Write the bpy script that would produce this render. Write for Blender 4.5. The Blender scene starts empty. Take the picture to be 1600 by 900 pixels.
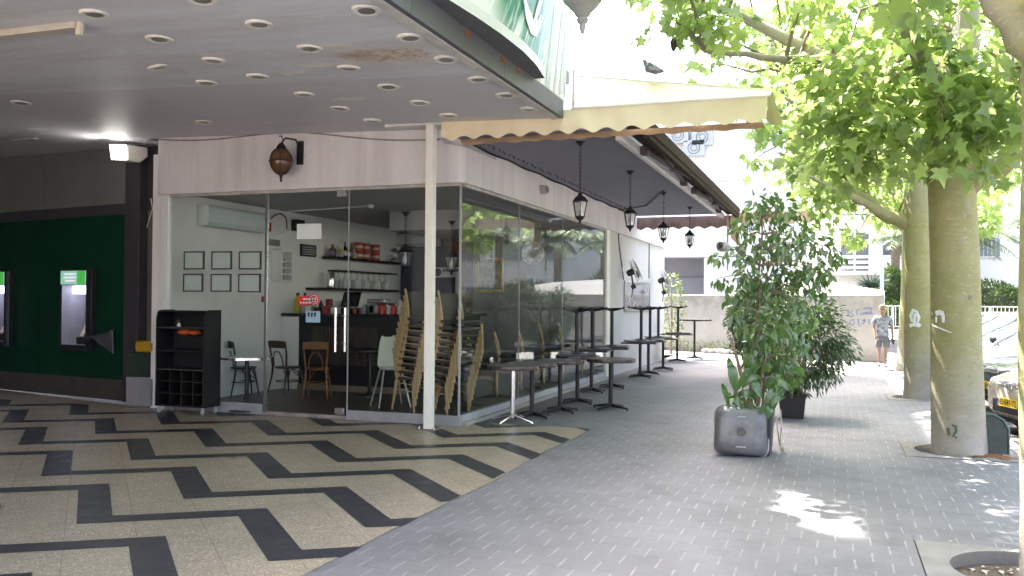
import bpy, bmesh, math, random
import numpy as np
from mathutils import Vector, Matrix
random.seed(7); RNG = np.random.default_rng(7)
PI = math.pi
S = bpy.context.scene
COL = S.collection
# ---------------------------------------------------------------- camera model
FPX = 1400.0; PITCH = math.radians(0.82); ROLL = math.radians(0.43); YAW = math.radians(19.8)
CAM = Vector((4.492, -10.521, 1.6))
FW = Vector((-math.sin(YAW)*math.cos(PITCH), math.cos(YAW)*math.cos(PITCH), math.sin(PITCH)))
_r = Vector((math.cos(YAW), math.sin(YAW), 0)); _u = _r.cross(FW)
RT = math.cos(ROLL)*_r + math.sin(ROLL)*_u
UP = math.cos(ROLL)*_u - math.sin(ROLL)*_r
def ray(px, py): return FW + (px-800)/FPX*RT + (450-py)/FPX*UP
def onz(px, py, z=0.0):
    d = ray(px, py); t = (z-CAM.z)/d.z; return CAM + t*d
def onx(px, py, x=0.0):
    d = ray(px, py); t = (x-CAM.x)/d.x; return CAM + t*d
def ony(px, py, y=0.0):
    d = ray(px, py); t = (y-CAM.y)/d.y; return CAM + t*d
# ---------------------------------------------------------------- materials
MATS = {}
def new_mat(name):
    m = bpy.data.materials.new(name); m.use_nodes = True
    m.node_tree.nodes.clear()
    return m, m.node_tree
class NT:
    """tiny node-graph builder"""
    def __init__(s, nt): s.nt = nt
    def n(s, typ, **kw):
        nd = s.nt.nodes.new(typ)
        for k, v in kw.items(): setattr(nd, k, v)
        return nd
    def link(s, a, b): s.nt.links.new(a, b)
    def m(s, op, a, b=None, c=None):
        nd = s.n('ShaderNodeMath', operation=op)
        for i, v in enumerate((a, b, c)):
            if v is None: continue
            if isinstance(v, (int, float)): nd.inputs[i].default_value = v
            else: s.link(v, nd.inputs[i])
        return nd.outputs[0]
    def mix(s, f, a, b):
        nd = s.n('ShaderNodeMix', data_type='RGBA')
        for v, i in ((f, 0), (a, 6), (b, 7)):
            if isinstance(v, (int, float)): nd.inputs[i].default_value = v
            elif isinstance(v, (tuple, list)): nd.inputs[i].default_value = (*v, 1)
            else: s.link(v, nd.inputs[i])
        return nd.outputs[2]
    def noise(s, scale, detail=5, rough=.6, vec=None):
        nd = s.n('ShaderNodeTexNoise'); nd.inputs['Scale'].default_value = scale
        nd.inputs['Detail'].default_value = detail; nd.inputs['Roughness'].default_value = rough
        if vec is not None: s.link(vec, nd.inputs['Vector'])
        return nd.outputs['Fac']
    def ramp(s, f, lo, hi):
        nd = s.n('ShaderNodeMapRange'); nd.inputs[1].default_value = lo; nd.inputs[2].default_value = hi
        s.link(f, nd.inputs[0]); return nd.outputs[0]
def sc(c, k): return tuple(min(1, max(0, x*k)) for x in c)
def M(name, col, rough=.6, metal=0, var=.12, scale=5, bump=0, bscale=70, col2=None, coat=0, spec=.5, rvar=.1, emit=0, ecol=None):
    if name in MATS: return MATS[name]
    m, nt = new_mat(name); g = NT(nt)
    out = g.n('ShaderNodeOutputMaterial'); b = g.n('ShaderNodeBsdfPrincipled'); g.link(b.outputs[0], out.inputs[0])
    tc = g.n('ShaderNodeTexCoord').outputs['Object']
    f = g.noise(scale, 6, .62, tc)
    c = g.mix(g.ramp(f, .3, .7), sc(col, 1-var), col2 if col2 else sc(col, 1+var))
    g.link(c, b.inputs['Base Color'])
    f2 = g.noise(scale*2.7, 4, .6, tc)
    g.link(g.m('ADD', g.m('MULTIPLY', g.m('SUBTRACT', f2, .5), 2*rvar), rough), b.inputs['Roughness'])
    b.inputs['Metallic'].default_value = metal
    b.inputs['Specular IOR Level'].default_value = spec
    b.inputs['Coat Weight'].default_value = coat
    if bump:
        bp = g.n('ShaderNodeBump'); bp.inputs['Strength'].default_value = bump; bp.inputs['Distance'].default_value = .02
        g.link(g.noise(bscale, 5, .65, tc), bp.inputs['Height']); g.link(bp.outputs[0], b.inputs['Normal'])
    if emit:
        b.inputs['Emission Color'].default_value = (*(ecol or col), 1); b.inputs['Emission Strength'].default_value = emit
    MATS[name] = m
    return m
def glass_mat(name, tint=(.93, .95, .94), base=.045, k=.9, rough=0.0):
    if name in MATS: return MATS[name]
    m, nt = new_mat(name); g = NT(nt)
    out = g.n('ShaderNodeOutputMaterial'); mx = g.n('ShaderNodeMixShader')
    tr = g.n('ShaderNodeBsdfTransparent'); gl = g.n('ShaderNodeBsdfGlossy')
    tr.inputs[0].default_value = (*tint, 1); gl.inputs['Roughness'].default_value = rough
    gl.inputs['Color'].default_value = (.95, .97, 1, 1)
    lw = g.n('ShaderNodeLayerWeight'); lw.inputs[0].default_value = .5
    f = g.m('ADD', g.m('MULTIPLY', g.m('POWER', lw.outputs['Facing'], 4.2), k), base)
    g.link(f, mx.inputs[0]); g.link(tr.outputs[0], mx.inputs[1]); g.link(gl.outputs[0], mx.inputs[2])
    g.link(mx.outputs[0], out.inputs[0]); MATS[name] = m
    return m
def leaf_mat(name, c1, c2, trans=.45, tcol=None, gloss=.05):
    if name in MATS: return MATS[name]
    m, nt = new_mat(name); g = NT(nt)
    out = g.n('ShaderNodeOutputMaterial'); d = g.n('ShaderNodeBsdfDiffuse'); t = g.n('ShaderNodeBsdfTranslucent')
    gl = g.n('ShaderNodeBsdfGlossy'); gl.inputs['Roughness'].default_value = .35
    mx = g.n('ShaderNodeMixShader'); mx.inputs[0].default_value = trans
    m2 = g.n('ShaderNodeMixShader'); m2.inputs[0].default_value = gloss
    geo = g.n('ShaderNodeNewGeometry')
    c = g.mix(geo.outputs['Random Per Island'], c1, c2)
    tc = g.mix(geo.outputs['Random Per Island'], sc(tcol or c1, 1), sc(tcol or c2, 1.25))
    g.link(c, d.inputs[0]); g.link(tc, t.inputs[0])
    g.link(d.outputs[0], mx.inputs[1]); g.link(t.outputs[0], mx.inputs[2])
    g.link(mx.outputs[0], m2.inputs[1]); g.link(gl.outputs[0], m2.inputs[2])
    g.link(m2.outputs[0], out.inputs[0]); MATS[name] = m
    return m
# ---------------------------------------------------------------- mesh builder
class MB:
    def __init__(s): s.v = []; s.f = []; s.mi = []; s.cur = 0
    def add(s, vs, fs):
        o = len(s.v); s.v += [tuple(v) for v in vs]
        for f in fs: s.f.append([i+o for i in f]); s.mi.append(s.cur)
        return s
    def mat(s, i): s.cur = i; return s
    def box(s, a, b, M4=None):
        x0, y0, z0 = a; x1, y1, z1 = b
        vs = [(x0,y0,z0),(x1,y0,z0),(x1,y1,z0),(x0,y1,z0),(x0,y0,z1),(x1,y0,z1),(x1,y1,z1),(x0,y1,z1)]
        if M4 is not None: vs = [M4 @ Vector(v) for v in vs]
        return s.add(vs, [(0,3,2,1),(4,5,6,7),(0,1,5,4),(1,2,6,5),(2,3,7,6),(3,0,4,7)])
    def beam(s, p, q, w, h, up=(0,0,1)):
        p, q = Vector(p), Vector(q); d = (q-p).normalized(); u = Vector(up)
        if abs(d.dot(u)) > .97: u = Vector((0,1,0))
        r = d.cross(u).normalized(); u = r.cross(d)
        vs = [e + r*(i*w/2) + u*(j*h/2) for e in (p, q) for i, j in ((-1,-1),(1,-1),(1,1),(-1,1))]
        return s.add(vs, [(0,1,2,3),(7,6,5,4),(0,4,5,1),(1,5,6,2),(2,6,7,3),(3,7,4,0)])
    def tube(s, pts, r, n=8, caps=True):
        pts = [Vector(p) for p in pts]; k = len(pts)
        rs = r if isinstance(r, (list, tuple)) else [r]*k
        t0 = (pts[1]-pts[0]).normalized()
        ref = Vector((0,0,1)) if abs(t0.z) < .9 else Vector((1,0,0))
        nrm = t0.cross(ref).normalized(); vs = []; prev = t0
        for i, p in enumerate(pts):
            t = (pts[min(i+1,k-1)]-pts[max(i-1,0)])
            t = t.normalized() if t.length > 1e-9 else prev
            q = prev.rotation_difference(t); nrm = (q @ nrm); nrm = (nrm - t*nrm.dot(t)).normalized(); prev = t
            bn = t.cross(nrm)
            for j in range(n):
                a = 2*PI*j/n; vs.append(p + rs[i]*(math.cos(a)*nrm + math.sin(a)*bn))
        fs = [(i*n+j, i*n+(j+1)%n, (i+1)*n+(j+1)%n, (i+1)*n+j) for i in range(k-1) for j in range(n)]
        if caps: fs += [tuple(range(n-1,-1,-1)), tuple((k-1)*n+j for j in range(n))]
        return s.add(vs, fs)
    def ring(s, c, nrm, R, r, n=24, m=6):
        c, nrm = Vector(c), Vector(nrm).normalized(); ref = Vector((0,0,1)) if abs(nrm.z) < .9 else Vector((1,0,0))
        a = nrm.cross(ref).normalized(); b = nrm.cross(a); vs = []
        for i in range(n):
            d = math.cos(2*PI*i/n)*a + math.sin(2*PI*i/n)*b
            for j in range(m): vs.append(c + d*(R + r*math.cos(2*PI*j/m)) + nrm*(r*math.sin(2*PI*j/m)))
        return s.add(vs, [(i*m+j, i*m+(j+1)%m, ((i+1)%n)*m+(j+1)%m, ((i+1)%n)*m+j) for i in range(n) for j in range(m)])
    def lathe(s, prof, c=(0,0,0), axis=(0,0,1), n=20):
        c, ax = Vector(c), Vector(axis).normalized(); ref = Vector((0,0,1)) if abs(ax.z) < .9 else Vector((0,1,0))
        a = ref.cross(ax).normalized() if abs(ax.z) < .9 else Vector((1,0,0)); b = ax.cross(a); vs = []
        for r, h in prof:
            for j in range(n):
                t = 2*PI*j/n; vs.append(c + ax*h + max(r,1e-4)*(math.cos(t)*a + math.sin(t)*b))
        k = len(prof)
        fs = [(i*n+j, i*n+(j+1)%n, (i+1)*n+(j+1)%n, (i+1)*n+j) for i in range(k-1) for j in range(n)]
        if prof[0][0] > 1e-3: fs.append(tuple(range(n-1,-1,-1)))
        if prof[-1][0] > 1e-3: fs.append(tuple((k-1)*n+j for j in range(n)))
        return s.add(vs, fs)
    def prism(s, poly, d):
        """poly: list of 3D points (planar), d: extrusion vector"""
        d = Vector(d); p = [Vector(v) for v in poly]; n = len(p)
        return s.add(p + [v+d for v in p], [tuple(range(n-1,-1,-1)), tuple(range(n,2*n))] + [(i,(i+1)%n,n+(i+1)%n,n+i) for i in range(n)])
    def poly(s, pts): return s.add(pts, [tuple(range(len(pts)))])
    def ball(s, c, r, n=16, m=10):
        rx, ry, rz = r if isinstance(r, (tuple, list)) else (r, r, r); c = Vector(c)
        vs = [c+Vector((0,0,-rz))] + [c+Vector((rx*math.sin(PI*i/m)*math.cos(2*PI*j/n), ry*math.sin(PI*i/m)*math.sin(2*PI*j/n), -rz*math.cos(PI*i/m))) for i in range(1,m) for j in range(n)] + [c+Vector((0,0,rz))]
        fs = [(0, 1+(j+1)%n, 1+j) for j in range(n)]
        fs += [(1+i*n+j, 1+i*n+(j+1)%n, 1+(i+1)*n+(j+1)%n, 1+(i+1)*n+j) for i in range(m-2) for j in range(n)]
        e = len(vs)-1; fs += [(e, 1+(m-2)*n+j, 1+(m-2)*n+(j+1)%n) for j in range(n)]
        return s.add(vs, fs)
    def build(s, name, mats, parent=None, smooth=35, bevel=0, label=None, seg=2, fixn=True):
        me = bpy.data.meshes.new(name); me.from_pydata(s.v, [], s.f)
        for m in (mats if isinstance(mats, (list, tuple)) else [mats]): me.materials.append(m)
        me.polygons.foreach_set('material_index', s.mi)
        if fixn:
            bm = bmesh.new(); bm.from_mesh(me); bmesh.ops.recalc_face_normals(bm, faces=bm.faces); bm.to_mesh(me); bm.free()
        if smooth:
            me.shade_smooth(); me.set_sharp_from_angle(angle=math.radians(smooth))
        me.update()
        o = bpy.data.objects.new(name, me); COL.objects.link(o)
        if parent is not None: o.parent = parent
        if bevel:
            bv = o.modifiers.new('bevel', 'BEVEL'); bv.width = bevel; bv.segments = seg; bv.limit_method = 'ANGLE'; bv.angle_limit = math.radians(40)
            bv.harden_normals = False
        if label: o['label'] = label
        return o
def thing(name, label, cat, loc=(0,0,0), rotz=0, group=None):
    o = bpy.data.objects.new(name, None); COL.objects.link(o); o.empty_display_size = .1
    o.location = loc; o.rotation_euler = (0, 0, rotz); o['label'] = label; o['category'] = cat
    if group: o['group'] = group
    return o
def tag(o, label, cat, group=None):
    o['label'] = label; o['category'] = cat
    if group: o['group'] = group
    return o
def struct(o): o['kind'] = 'structure'; return o
def stuff(o): o['kind'] = 'stuff'; return o
def dup(root, loc=None, rotz=None, label=None, group=None, rot=None):
    def cp(o, par):
        c = o.copy(); COL.objects.link(c)
        if par is not None: c.parent = par
        for ch in list(KIDS(o)): cp(ch, c)
        return c
    r = cp(root, None)
    if loc is not None: r.location = loc
    if rotz is not None: r.rotation_euler = (0, 0, rotz)
    if rot is not None: r.rotation_euler = rot
    if label: r['label'] = label
    if group: r['group'] = group
    return r
def KIDS(o): return [c for c in bpy.data.objects if c.parent == o]
def setmat(root, part, m):
    for c in KIDS(root):
        if c.name.split('.')[0] == part:
            c.data = c.data.copy(); c.data.materials[0] = m
def text_verts(txt, size, extr=.0, align='CENTER', shear=0, bold=0):
    cu = bpy.data.curves.new('t', 'FONT'); cu.body = txt; cu.size = size; cu.extrude = extr; cu.align_x = align; cu.align_y = 'CENTER'; cu.shear = shear; cu.offset = bold
    ob = bpy.data.objects.new('t', cu); COL.objects.link(ob)
    dg = bpy.context.evaluated_depsgraph_get(); me = bpy.data.meshes.new_from_object(ob.evaluated_get(dg))
    v = [tuple(x.co) for x in me.vertices]; f = [tuple(p.vertices) for p in me.polygons]
    bpy.data.objects.remove(ob); bpy.data.curves.remove(cu); bpy.data.meshes.remove(me)
    return v, f
# ---------------------------------------------------------------- shared materials
plaster = M('pale_plaster', (.50,.475,.485), .85, var=.07, scale=1.6, bump=.15, bscale=35)
white_paint = M('white_paint', (.72,.72,.70), .5, var=.06, scale=3, bump=.05)
cream_metal = M('cream_metal', (.84,.81,.74), .45, var=.06, scale=4)
black_metal = M('black_metal', (.022,.022,.026), .4, metal=.3, var=.3, scale=9)
black_wood = M('black_wood', (.03,.028,.032), .38, var=.3, scale=7)
chrome = M('chrome', (.75,.76,.78), .16, metal=1, var=.06, scale=6)
steel = M('brushed_steel', (.45,.46,.48), .3, metal=1, var=.1, scale=8)
alu_grey = M('grey_aluminium', (.30,.31,.33), .42, metal=.7, var=.1, scale=5)
rubber = M('black_rubber', (.015,.015,.016), .7, var=.2)
black_plastic = M('black_plastic', (.02,.02,.022), .45, var=.2, scale=8)
white_plastic = M('white_plastic', (.75,.76,.76), .4, var=.05)
glass = glass_mat('window_glass', base=.012, k=.5)
glass_front = glass_mat('front_glass', base=.004, k=.45)
clear_glass = glass_mat('clear_glass', tint=(.9,.92,.92), base=.08)
red_paint = M('red_paint', (.5,.03,.03), .4, var=.15)
tan_wood = M('tan_cane', (.50,.35,.18), .5, var=.2, scale=14)
brown_wood = M('brown_wood', (.20,.085,.035), .42, var=.3, scale=12)
dark_weave = M('dark_weave', (.045,.04,.04), .7, var=.4, scale=60, bump=.4, bscale=120)
concrete = M('concrete', (.36,.35,.33), .85, var=.14, scale=3, bump=.3, bscale=50)
soil = M('soil', (.11,.085,.06), .95, var=.35, scale=9, bump=.8, bscale=30)
cream_cloth = M('cream_canvas', (.84,.73,.52), .85, var=.06, scale=2.5, bump=.1, bscale=120)
brown_cloth = M('brown_canvas', (.23,.17,.14), .85, var=.12, scale=3)
# ================================================================ SETTING
def paver_mat():
    m, nt = new_mat('grey_pavers'); g = NT(nt)
    out = g.n('ShaderNodeOutputMaterial'); b = g.n('ShaderNodeBsdfPrincipled'); g.link(b.outputs[0], out.inputs[0])
    tc = g.n('ShaderNodeTexCoord').outputs['Object']
    sp = g.n('ShaderNodeSeparateXYZ'); g.link(tc, sp.inputs[0])
    wob = g.m('MULTIPLY', g.m('SUBTRACT', g.noise(1.1, 2, .5, tc), .5), .05)
    x = g.m('ADD', sp.outputs[0], wob); y = g.m('ADD', sp.outputs[1], g.m('MULTIPLY', wob, .6))
    yr = g.m('DIVIDE', y, .205); row = g.m('FLOOR', yr)
    u = g.m('ADD', g.m('DIVIDE', x, .225), g.m('MULTIPLY', g.m('MODULO', g.m('ABSOLUTE', row), 2), .5))
    fx = g.m('FRACT', u); fy = g.m('FRACT', yr)
    dx = g.m('MULTIPLY', g.m('MINIMUM', fx, g.m('SUBTRACT', 1, fx)), .225)
    dy = g.m('MULTIPLY', g.m('MINIMUM', fy, g.m('SUBTRACT', 1, fy)), .205)
    cv = g.n('ShaderNodeCombineXYZ'); g.link(g.m('FLOOR', u), cv.inputs[0]); g.link(row, cv.inputs[1])
    wn = g.n('ShaderNodeTexWhiteNoise', noise_dimensions='2D'); g.link(cv.outputs[0], wn.inputs[0])
    c = g.mix(wn.outputs['Value'], (.172,.168,.178), (.204,.200,.210))
    big = g.ramp(g.noise(.5, 7, .68, tc), .38, .66)
    c = g.mix(g.m('MULTIPLY', big, .75), c, (.112,.108,.110))
    fine = g.ramp(g.noise(55, 5, .7, tc), .3, .7)
    c = g.mix(g.m('MULTIPLY', g.ramp(g.noise(24, 6, .75, tc), .4, .7), .35), c, (.115,.112,.115))
    c = g.mix(g.m('MULTIPLY', fine, .3), c, (.235,.23,.23))
    mid = g.ramp(g.noise(2.1, 7, .72, tc), .50, .74)
    c = g.mix(g.m('MULTIPLY', mid, .6), c, (.085,.080,.078))
    v2 = g.n('ShaderNodeTexVoronoi'); v2.inputs['Scale'].default_value = 4.1; g.link(tc, v2.inputs['Vector'])
    fleck = g.m('LESS_THAN', g.m('ADD', v2.outputs['Distance'], g.m('MULTIPLY', g.noise(31, 4, .7, tc), .1)), .075)
    c = g.mix(g.m('MULTIPLY', fleck, .7), c, (.42,.41,.39))
    # gum spots and dirt
    vo = g.n('ShaderNodeTexVoronoi'); vo.inputs['Scale'].default_value = 2.3; g.link(tc, vo.inputs['Vector'])
    spot = g.m('LESS_THAN', g.m('ADD', vo.outputs['Distance'], g.m('MULTIPLY', g.noise(20, 3, .6, tc), .06)), .070)
    c = g.mix(g.m('MULTIPLY', spot, .5), c, (.085,.083,.083))
    jx = g.m('SUBTRACT', 1, g.ramp(dx, .0045, .0095)); jy = g.m('SUBTRACT', 1, g.ramp(dy, .0018, .0042))
    sand = g.m('MULTIPLY', g.ramp(g.noise(7, 3, .6, tc), .36, .62), g.ramp(g.noise(.7, 3, .6, tc), .3, .6))
    c = g.mix(g.m('MULTIPLY', jy, .42), c, g.mix(sand, (.10,.097,.096), (.30,.29,.27)))
    c = g.mix(g.m('MULTIPLY', jx, g.m('ADD', g.m('MULTIPLY', sand, .55), .24)), c, (.34,.33,.31))
    g.link(c, b.inputs['Base Color']); b.inputs['Roughness'].default_value = .72
    g.link(g.m('ADD', .55, g.m('MULTIPLY', fine, .25)), b.inputs['Roughness'])
    bp = g.n('ShaderNodeBump'); bp.inputs['Strength'].default_value = .5; bp.inputs['Distance'].default_value = .006
    h = g.m('ADD', g.m('SUBTRACT', g.m('MULTIPLY', wn.outputs['Value'], .4), g.m('MAXIMUM', jx, jy)), g.m('MULTIPLY', fine, .25))
    g.link(h, bp.inputs['Height']); g.link(bp.outputs[0], b.inputs['Normal'])
    return m
PAVER = paver_mat()
def floor_mats():
    mats = []
    for nm, base, dk, lt, k in (('beige_terrazzo', (.43,.345,.25), (.31,.245,.175), (.66,.58,.47), 0), ('black_terrazzo', (.036,.036,.046), (.026,.026,.032), (.06,.06,.072), 1)):
        m, nt = new_mat(nm); g = NT(nt)
        out = g.n('ShaderNodeOutputMaterial'); b = g.n('ShaderNodeBsdfPrincipled'); g.link(b.outputs[0], out.inputs[0])
        tc = g.n('ShaderNodeTexCoord').outputs['Object']
        mp = g.n('ShaderNodeMapping'); mp.inputs['Rotation'].default_value = (0, 0, -PI/4); g.link(tc, mp.inputs[0])
        sp = g.n('ShaderNodeSeparateXYZ'); g.link(mp.outputs[0], sp.inputs[0])
        vo = g.n('ShaderNodeTexVoronoi'); vo.inputs['Scale'].default_value = 120; g.link(tc, vo.inputs['Vector'])
        sc3 = g.n('ShaderNodeSeparateColor'); g.link(vo.outputs['Color'], sc3.inputs[0])
        c = g.mix(g.ramp(sc3.outputs[0], .2, .9), dk, base)
        c = g.mix(g.m('GREATER_THAN', sc3.outputs[1], .87), c, lt)
        d = []
        for i in (0, 1):
            f = g.m('FRACT', g.m('DIVIDE', sp.outputs[i], .44)); d.append(g.m('MINIMUM', f, g.m('SUBTRACT', 1, f)))
        j = g.m('LESS_THAN', g.m('MINIMUM', *d), .0045)
        cv = g.n('ShaderNodeCombineXYZ')
        for i in (0, 1): g.link(g.m('FLOOR', g.m('DIVIDE', sp.outputs[i], .44)), cv.inputs[i])
        wn = g.n('ShaderNodeTexWhiteNoise', noise_dimensions='2D'); g.link(cv.outputs[0], wn.inputs[0])
        c = g.mix(g.m('MULTIPLY', wn.outputs['Value'], .16), c, (.22,.19,.155) if not k else (.05,.05,.055))
        st = g.ramp(g.noise(1.3, 6, .68, tc), .42, .75)
        c = g.mix(g.m('MULTIPLY', st, .35), c, (.24,.20,.165) if not k else (.05,.045,.045))
        c = g.mix(g.m('MULTIPLY', j, .7), c, (.07,.06,.05))
        g.link(c, b.inputs['Base Color'])
        g.link(g.m('ADD', .25, g.m('MULTIPLY', g.noise(5, 5, .65, tc), .3)), b.inputs['Roughness'])
        mats.append(m)
    return mats
TERR = floor_mats()
asphalt = M('asphalt', (.06,.06,.063), .85, var=.25, scale=2, bump=.4, bscale=160)
KX = 6.32                                  # kerb line
# ground reaching the horizon
struct(MB().add([(-400,-400,-.135),(400,-400,-.135),(400,500,-.135),(-400,500,-.135)], [(0,1,2,3)]).build('ground', M('ground_asphalt', (.075,.074,.072), .9, var=.2, scale=.5), smooth=0))
struct(MB().add([(KX+.14,-60,-.131),(14.2,-60,-.131),(14.2,33,-.131),(KX+.14,33,-.131)], [(0,1,2,3)]).build('road', asphalt, smooth=0))
struct(MB().add([(14.34,-60,0),(18,-60,0),(18,33,0),(14.34,33,0)], [(0,1,2,3)]).build('far_pavement', PAVER, smooth=0))
struct(MB().box((14.2,-60,-.135),(14.34,33,.005)).build('far_kerb', concrete, bevel=.01))
struct(MB().box((6.0,33,-.135),(60,34.6,.02)).build('end_pavement', concrete, smooth=0))
wl = M('road_paint', (.7,.7,.68), .7, var=.12, scale=6)
mk = MB()
for k in range(7): mk.box((6.9+.9*k, 23.2, -.131), (7.35+.9*k, 26.4, -.127))
mk.box((9.9,17,-.131),(10.03,22,-.127)); mk.box((9.9,6,-.131),(10.03,11,-.127))
struct(mk.build('road_markings', wl, smooth=0))
# pavement with square openings for the tree pits
PITS = [(5.60,-4.42,.60,.56),(5.76,.30,.56,.55),(5.84,6.2,.5,.55),(6.0,12.7,.42,.5),(5.76,-10.6,.5,.5)]
pv = MB()
def sheet(x0,x1,y0,y1,z=0):
    pv.add([(x0,y0,z),(x1,y0,z),(x1,y1,z),(x0,y1,z)], [(0,1,2,3)])
ys = -60.0
PX0 = 1.55
for cx, cy, hx, hy in sorted(PITS, key=lambda p: p[1]):
    x0, x1 = cx-hx, min(cx+hx, KX-.02)
    sheet(PX0, KX, ys, cy-hy); sheet(PX0, x0, cy-hy, cy+hy); sheet(x1, KX, cy-hy, cy+hy); ys = cy+hy
sheet(PX0, KX, ys, 16.6)
sheet(-.02, PX0, .42, 16.6); sheet(-6, KX, 16.6, 21.5)
struct(pv.build('pavement', PAVER, smooth=0))
kb = MB(); y = -60
while y < 21:
    kb.box((KX+.002, y+.004, -.135), (KX+.142, y+.996, .006+random.uniform(-.003,.003))); y += 1.0
struct(kb.build('kerb', M('kerb_stone', (.27,.26,.245), .85, var=.15, scale=2, bump=.3), bevel=.012))
# rims and soil of the pits
rim = MB(); so = MB()
for i, (cx, cy, hx, hy) in enumerate(PITS):
    x0, x1 = cx-hx, min(cx+hx, KX-.02); y0, y1 = cy-hy, cy+hy
    R = min(hx, hy)*.80; mx, my = (x0+x1)/2, cy; n = 32
    outer = []; inner = []; low = []
    for k in range(n):
        a = 2*PI*k/n; c, s_ = math.cos(a), math.sin(a); t = max(abs(c), abs(s_))
        outer.append((mx+(x1-x0-.012)/2*c/t, my+(y1-y0-.012)/2*s_/t, .004)); inner.append((mx+R*c*.98, my+R*s_, .008)); low.append((mx+R*c*.98, my+R*s_, -.12))
    rim.add(outer+inner+low, [(k,(k+1)%n,n+(k+1)%n,n+k) for k in range(n)] + [(n+k,n+(k+1)%n,2*n+(k+1)%n,2*n+k) for k in range(n)])
    so.add([(mx+R*1.02*math.cos(2*PI*k/n), my+R*1.02*math.sin(2*PI*k/n), -.075) for k in range(n)], [tuple(range(n))])
struct(rim.build('tree_pit_rims', M('pit_concrete', (.22,.21,.195), .88, var=.2, scale=4, bump=.4, bscale=60), smooth=50))
struct(so.build('tree_pit_soil', soil, smooth=0))
# arcade terrazzo floor with the black zigzag
VV = Vector((-math.sin(PI/4), math.cos(PI/4))); QQ = Vector((math.cos(PI/4), math.sin(PI/4)))
HH = QQ - .2*VV
def clip(poly, nx, ny, d):
    out = []
    for i in range(len(poly)):
        a, b = poly[i], poly[(i+1) % len(poly)]
        da, db = a[0]*nx+a[1]*ny-d, b[0]*nx+b[1]*ny-d
        if da <= 0: out.append(a)
        if (da < 0 < db) or (db < 0 < da):
            t = da/(da-db); out.append((a[0]+t*(b[0]-a[0]), a[1]+t*(b[1]-a[1])))
    return out
fl = MB()
EX = 1.62
fl.mat(0)
arc = [(EX, -26), (EX-.02, -5), (EX+.03, -3), (EX-.03,-1.4), (EX+.02,-.4), (EX, .42)]
fl.add([(p[0],p[1],.004) for p in arc] + [(.02,.42,.004), (.02,-.03,.004), (-4.9,-.03,.004), (-12,1.8,.004), (-12,-26,.004)], [tuple(range(11))])
fl.mat(1)
for k in range(-14, 14):
    for j in range(-16, 17):
        q0 = -4.33+.76*k+1.07*j; at = -2.99+.70*k-1.24*j
        for qa, qb, aa, ab in ((q0, q0+.235, at-1.46, at), (q0+.235, q0+1.07, at-1.46, at-1.245)):
            pts = [tuple(a*VV + q*HH) for q, a in ((qa,aa),(qb,aa),(qb,ab),(qa,ab))]
            for reg in (((1,0,EX),(0,1,-.05),(-1,0,12),(0,-1,22)), ((1,0,EX),(-1,0,-.06),(0,-1,.05),(0,1,.40))):
                pp = pts
                for h in reg:
                    pp = clip(pp, *h)
                    if len(pp) < 3: break
                if len(pp) >= 3: fl.add([(x,y,.0065) for x,y in pp], [tuple(range(len(pp)))])
struct(fl.build('arcade_floor', TERR, smooth=0, fixn=True))
# ================================================================ CAFE BUILDING
cafe = thing('cafe_building', 'pale plastered corner cafe with a deep fascia above its glass fronts', 'building', (0,0,0))
ZC = lambda x: 3.81 - .03*x                # arcade ceiling height
GT, FT = 3.10, 3.62                        # glass top, soffit
int_white = M('interior_white', (.78,.77,.76), .7, var=.06, scale=1.5)
int_dark = M('interior_slate', (.075,.08,.12), .7, var=.15, scale=2)
# fascia: L shaped band with a rounded left end
fb = MB()
path = []
for k in range(9):
    a = PI/2*k/8; path.append((-4.62-.24*math.cos(a)*1.0, .16-.24*math.sin(a)))
path += [(-.05,-.08),(.02,-.06),(.07,.0),(.07,14.7)]
inner = [(-4.74,.4)] + [(-4.55,.14)]*8 + [(-.12,.14),(-.12,.14),(-.12,.14),(-.12,14.7)]
n = len(path)
vs = []
for (x,y),(ix,iy) in zip(path, inner):
    top = ZC(x)+.05
    vs += [(x,y,GT),(x,y,top),(ix,iy,top),(ix,iy,GT)]
fs = [(4*i+a,4*(i+1)+a,4*(i+1)+(a+1)%4,4*i+(a+1)%4) for i in range(n-1) for a in range(4)] + [(0,1,2,3),(4*n-1,4*n-2,4*n-3,4*n-4)]
def fascia_mat():
    m, nt = new_mat('fascia_plaster'); g = NT(nt)
    out = g.n('ShaderNodeOutputMaterial'); b = g.n('ShaderNodeBsdfPrincipled'); g.link(b.outputs[0], out.inputs[0])
    tc = g.n('ShaderNodeTexCoord').outputs['Object']
    mp = g.n('ShaderNodeMapping'); mp.inputs['Scale'].default_value = (3.2,3.2,.22); g.link(tc, mp.inputs[0])
    st = g.ramp(g.noise(1.6, 5, .6, mp.outputs[0]), .45, .72)
    cl = g.ramp(g.noise(.9, 5, .65, tc), .35, .7)
    c = g.mix(cl, (.70,.665,.685), (.78,.745,.765))
    c = g.mix(g.m('MULTIPLY', st, .42), c, (.48,.43,.435))
    fi = g.noise(14, 5, .7, tc)
    c = g.mix(g.m('MULTIPLY', g.ramp(fi, .60, .72), .4), c, (.36,.31,.30))
    g.link(c, b.inputs['Base Color']); b.inputs['Roughness'].default_value = .85
    bp = g.n('ShaderNodeBump'); bp.inputs['Strength'].default_value = .2; bp.inputs['Distance'].default_value = .01
    g.link(g.noise(30, 5, .6, tc), bp.inputs['Height']); g.link(bp.outputs[0], b.inputs['Normal'])
    return m
FAS = fascia_mat()
MB().add(vs, fs).build('fascia', FAS, cafe, smooth=25)
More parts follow.
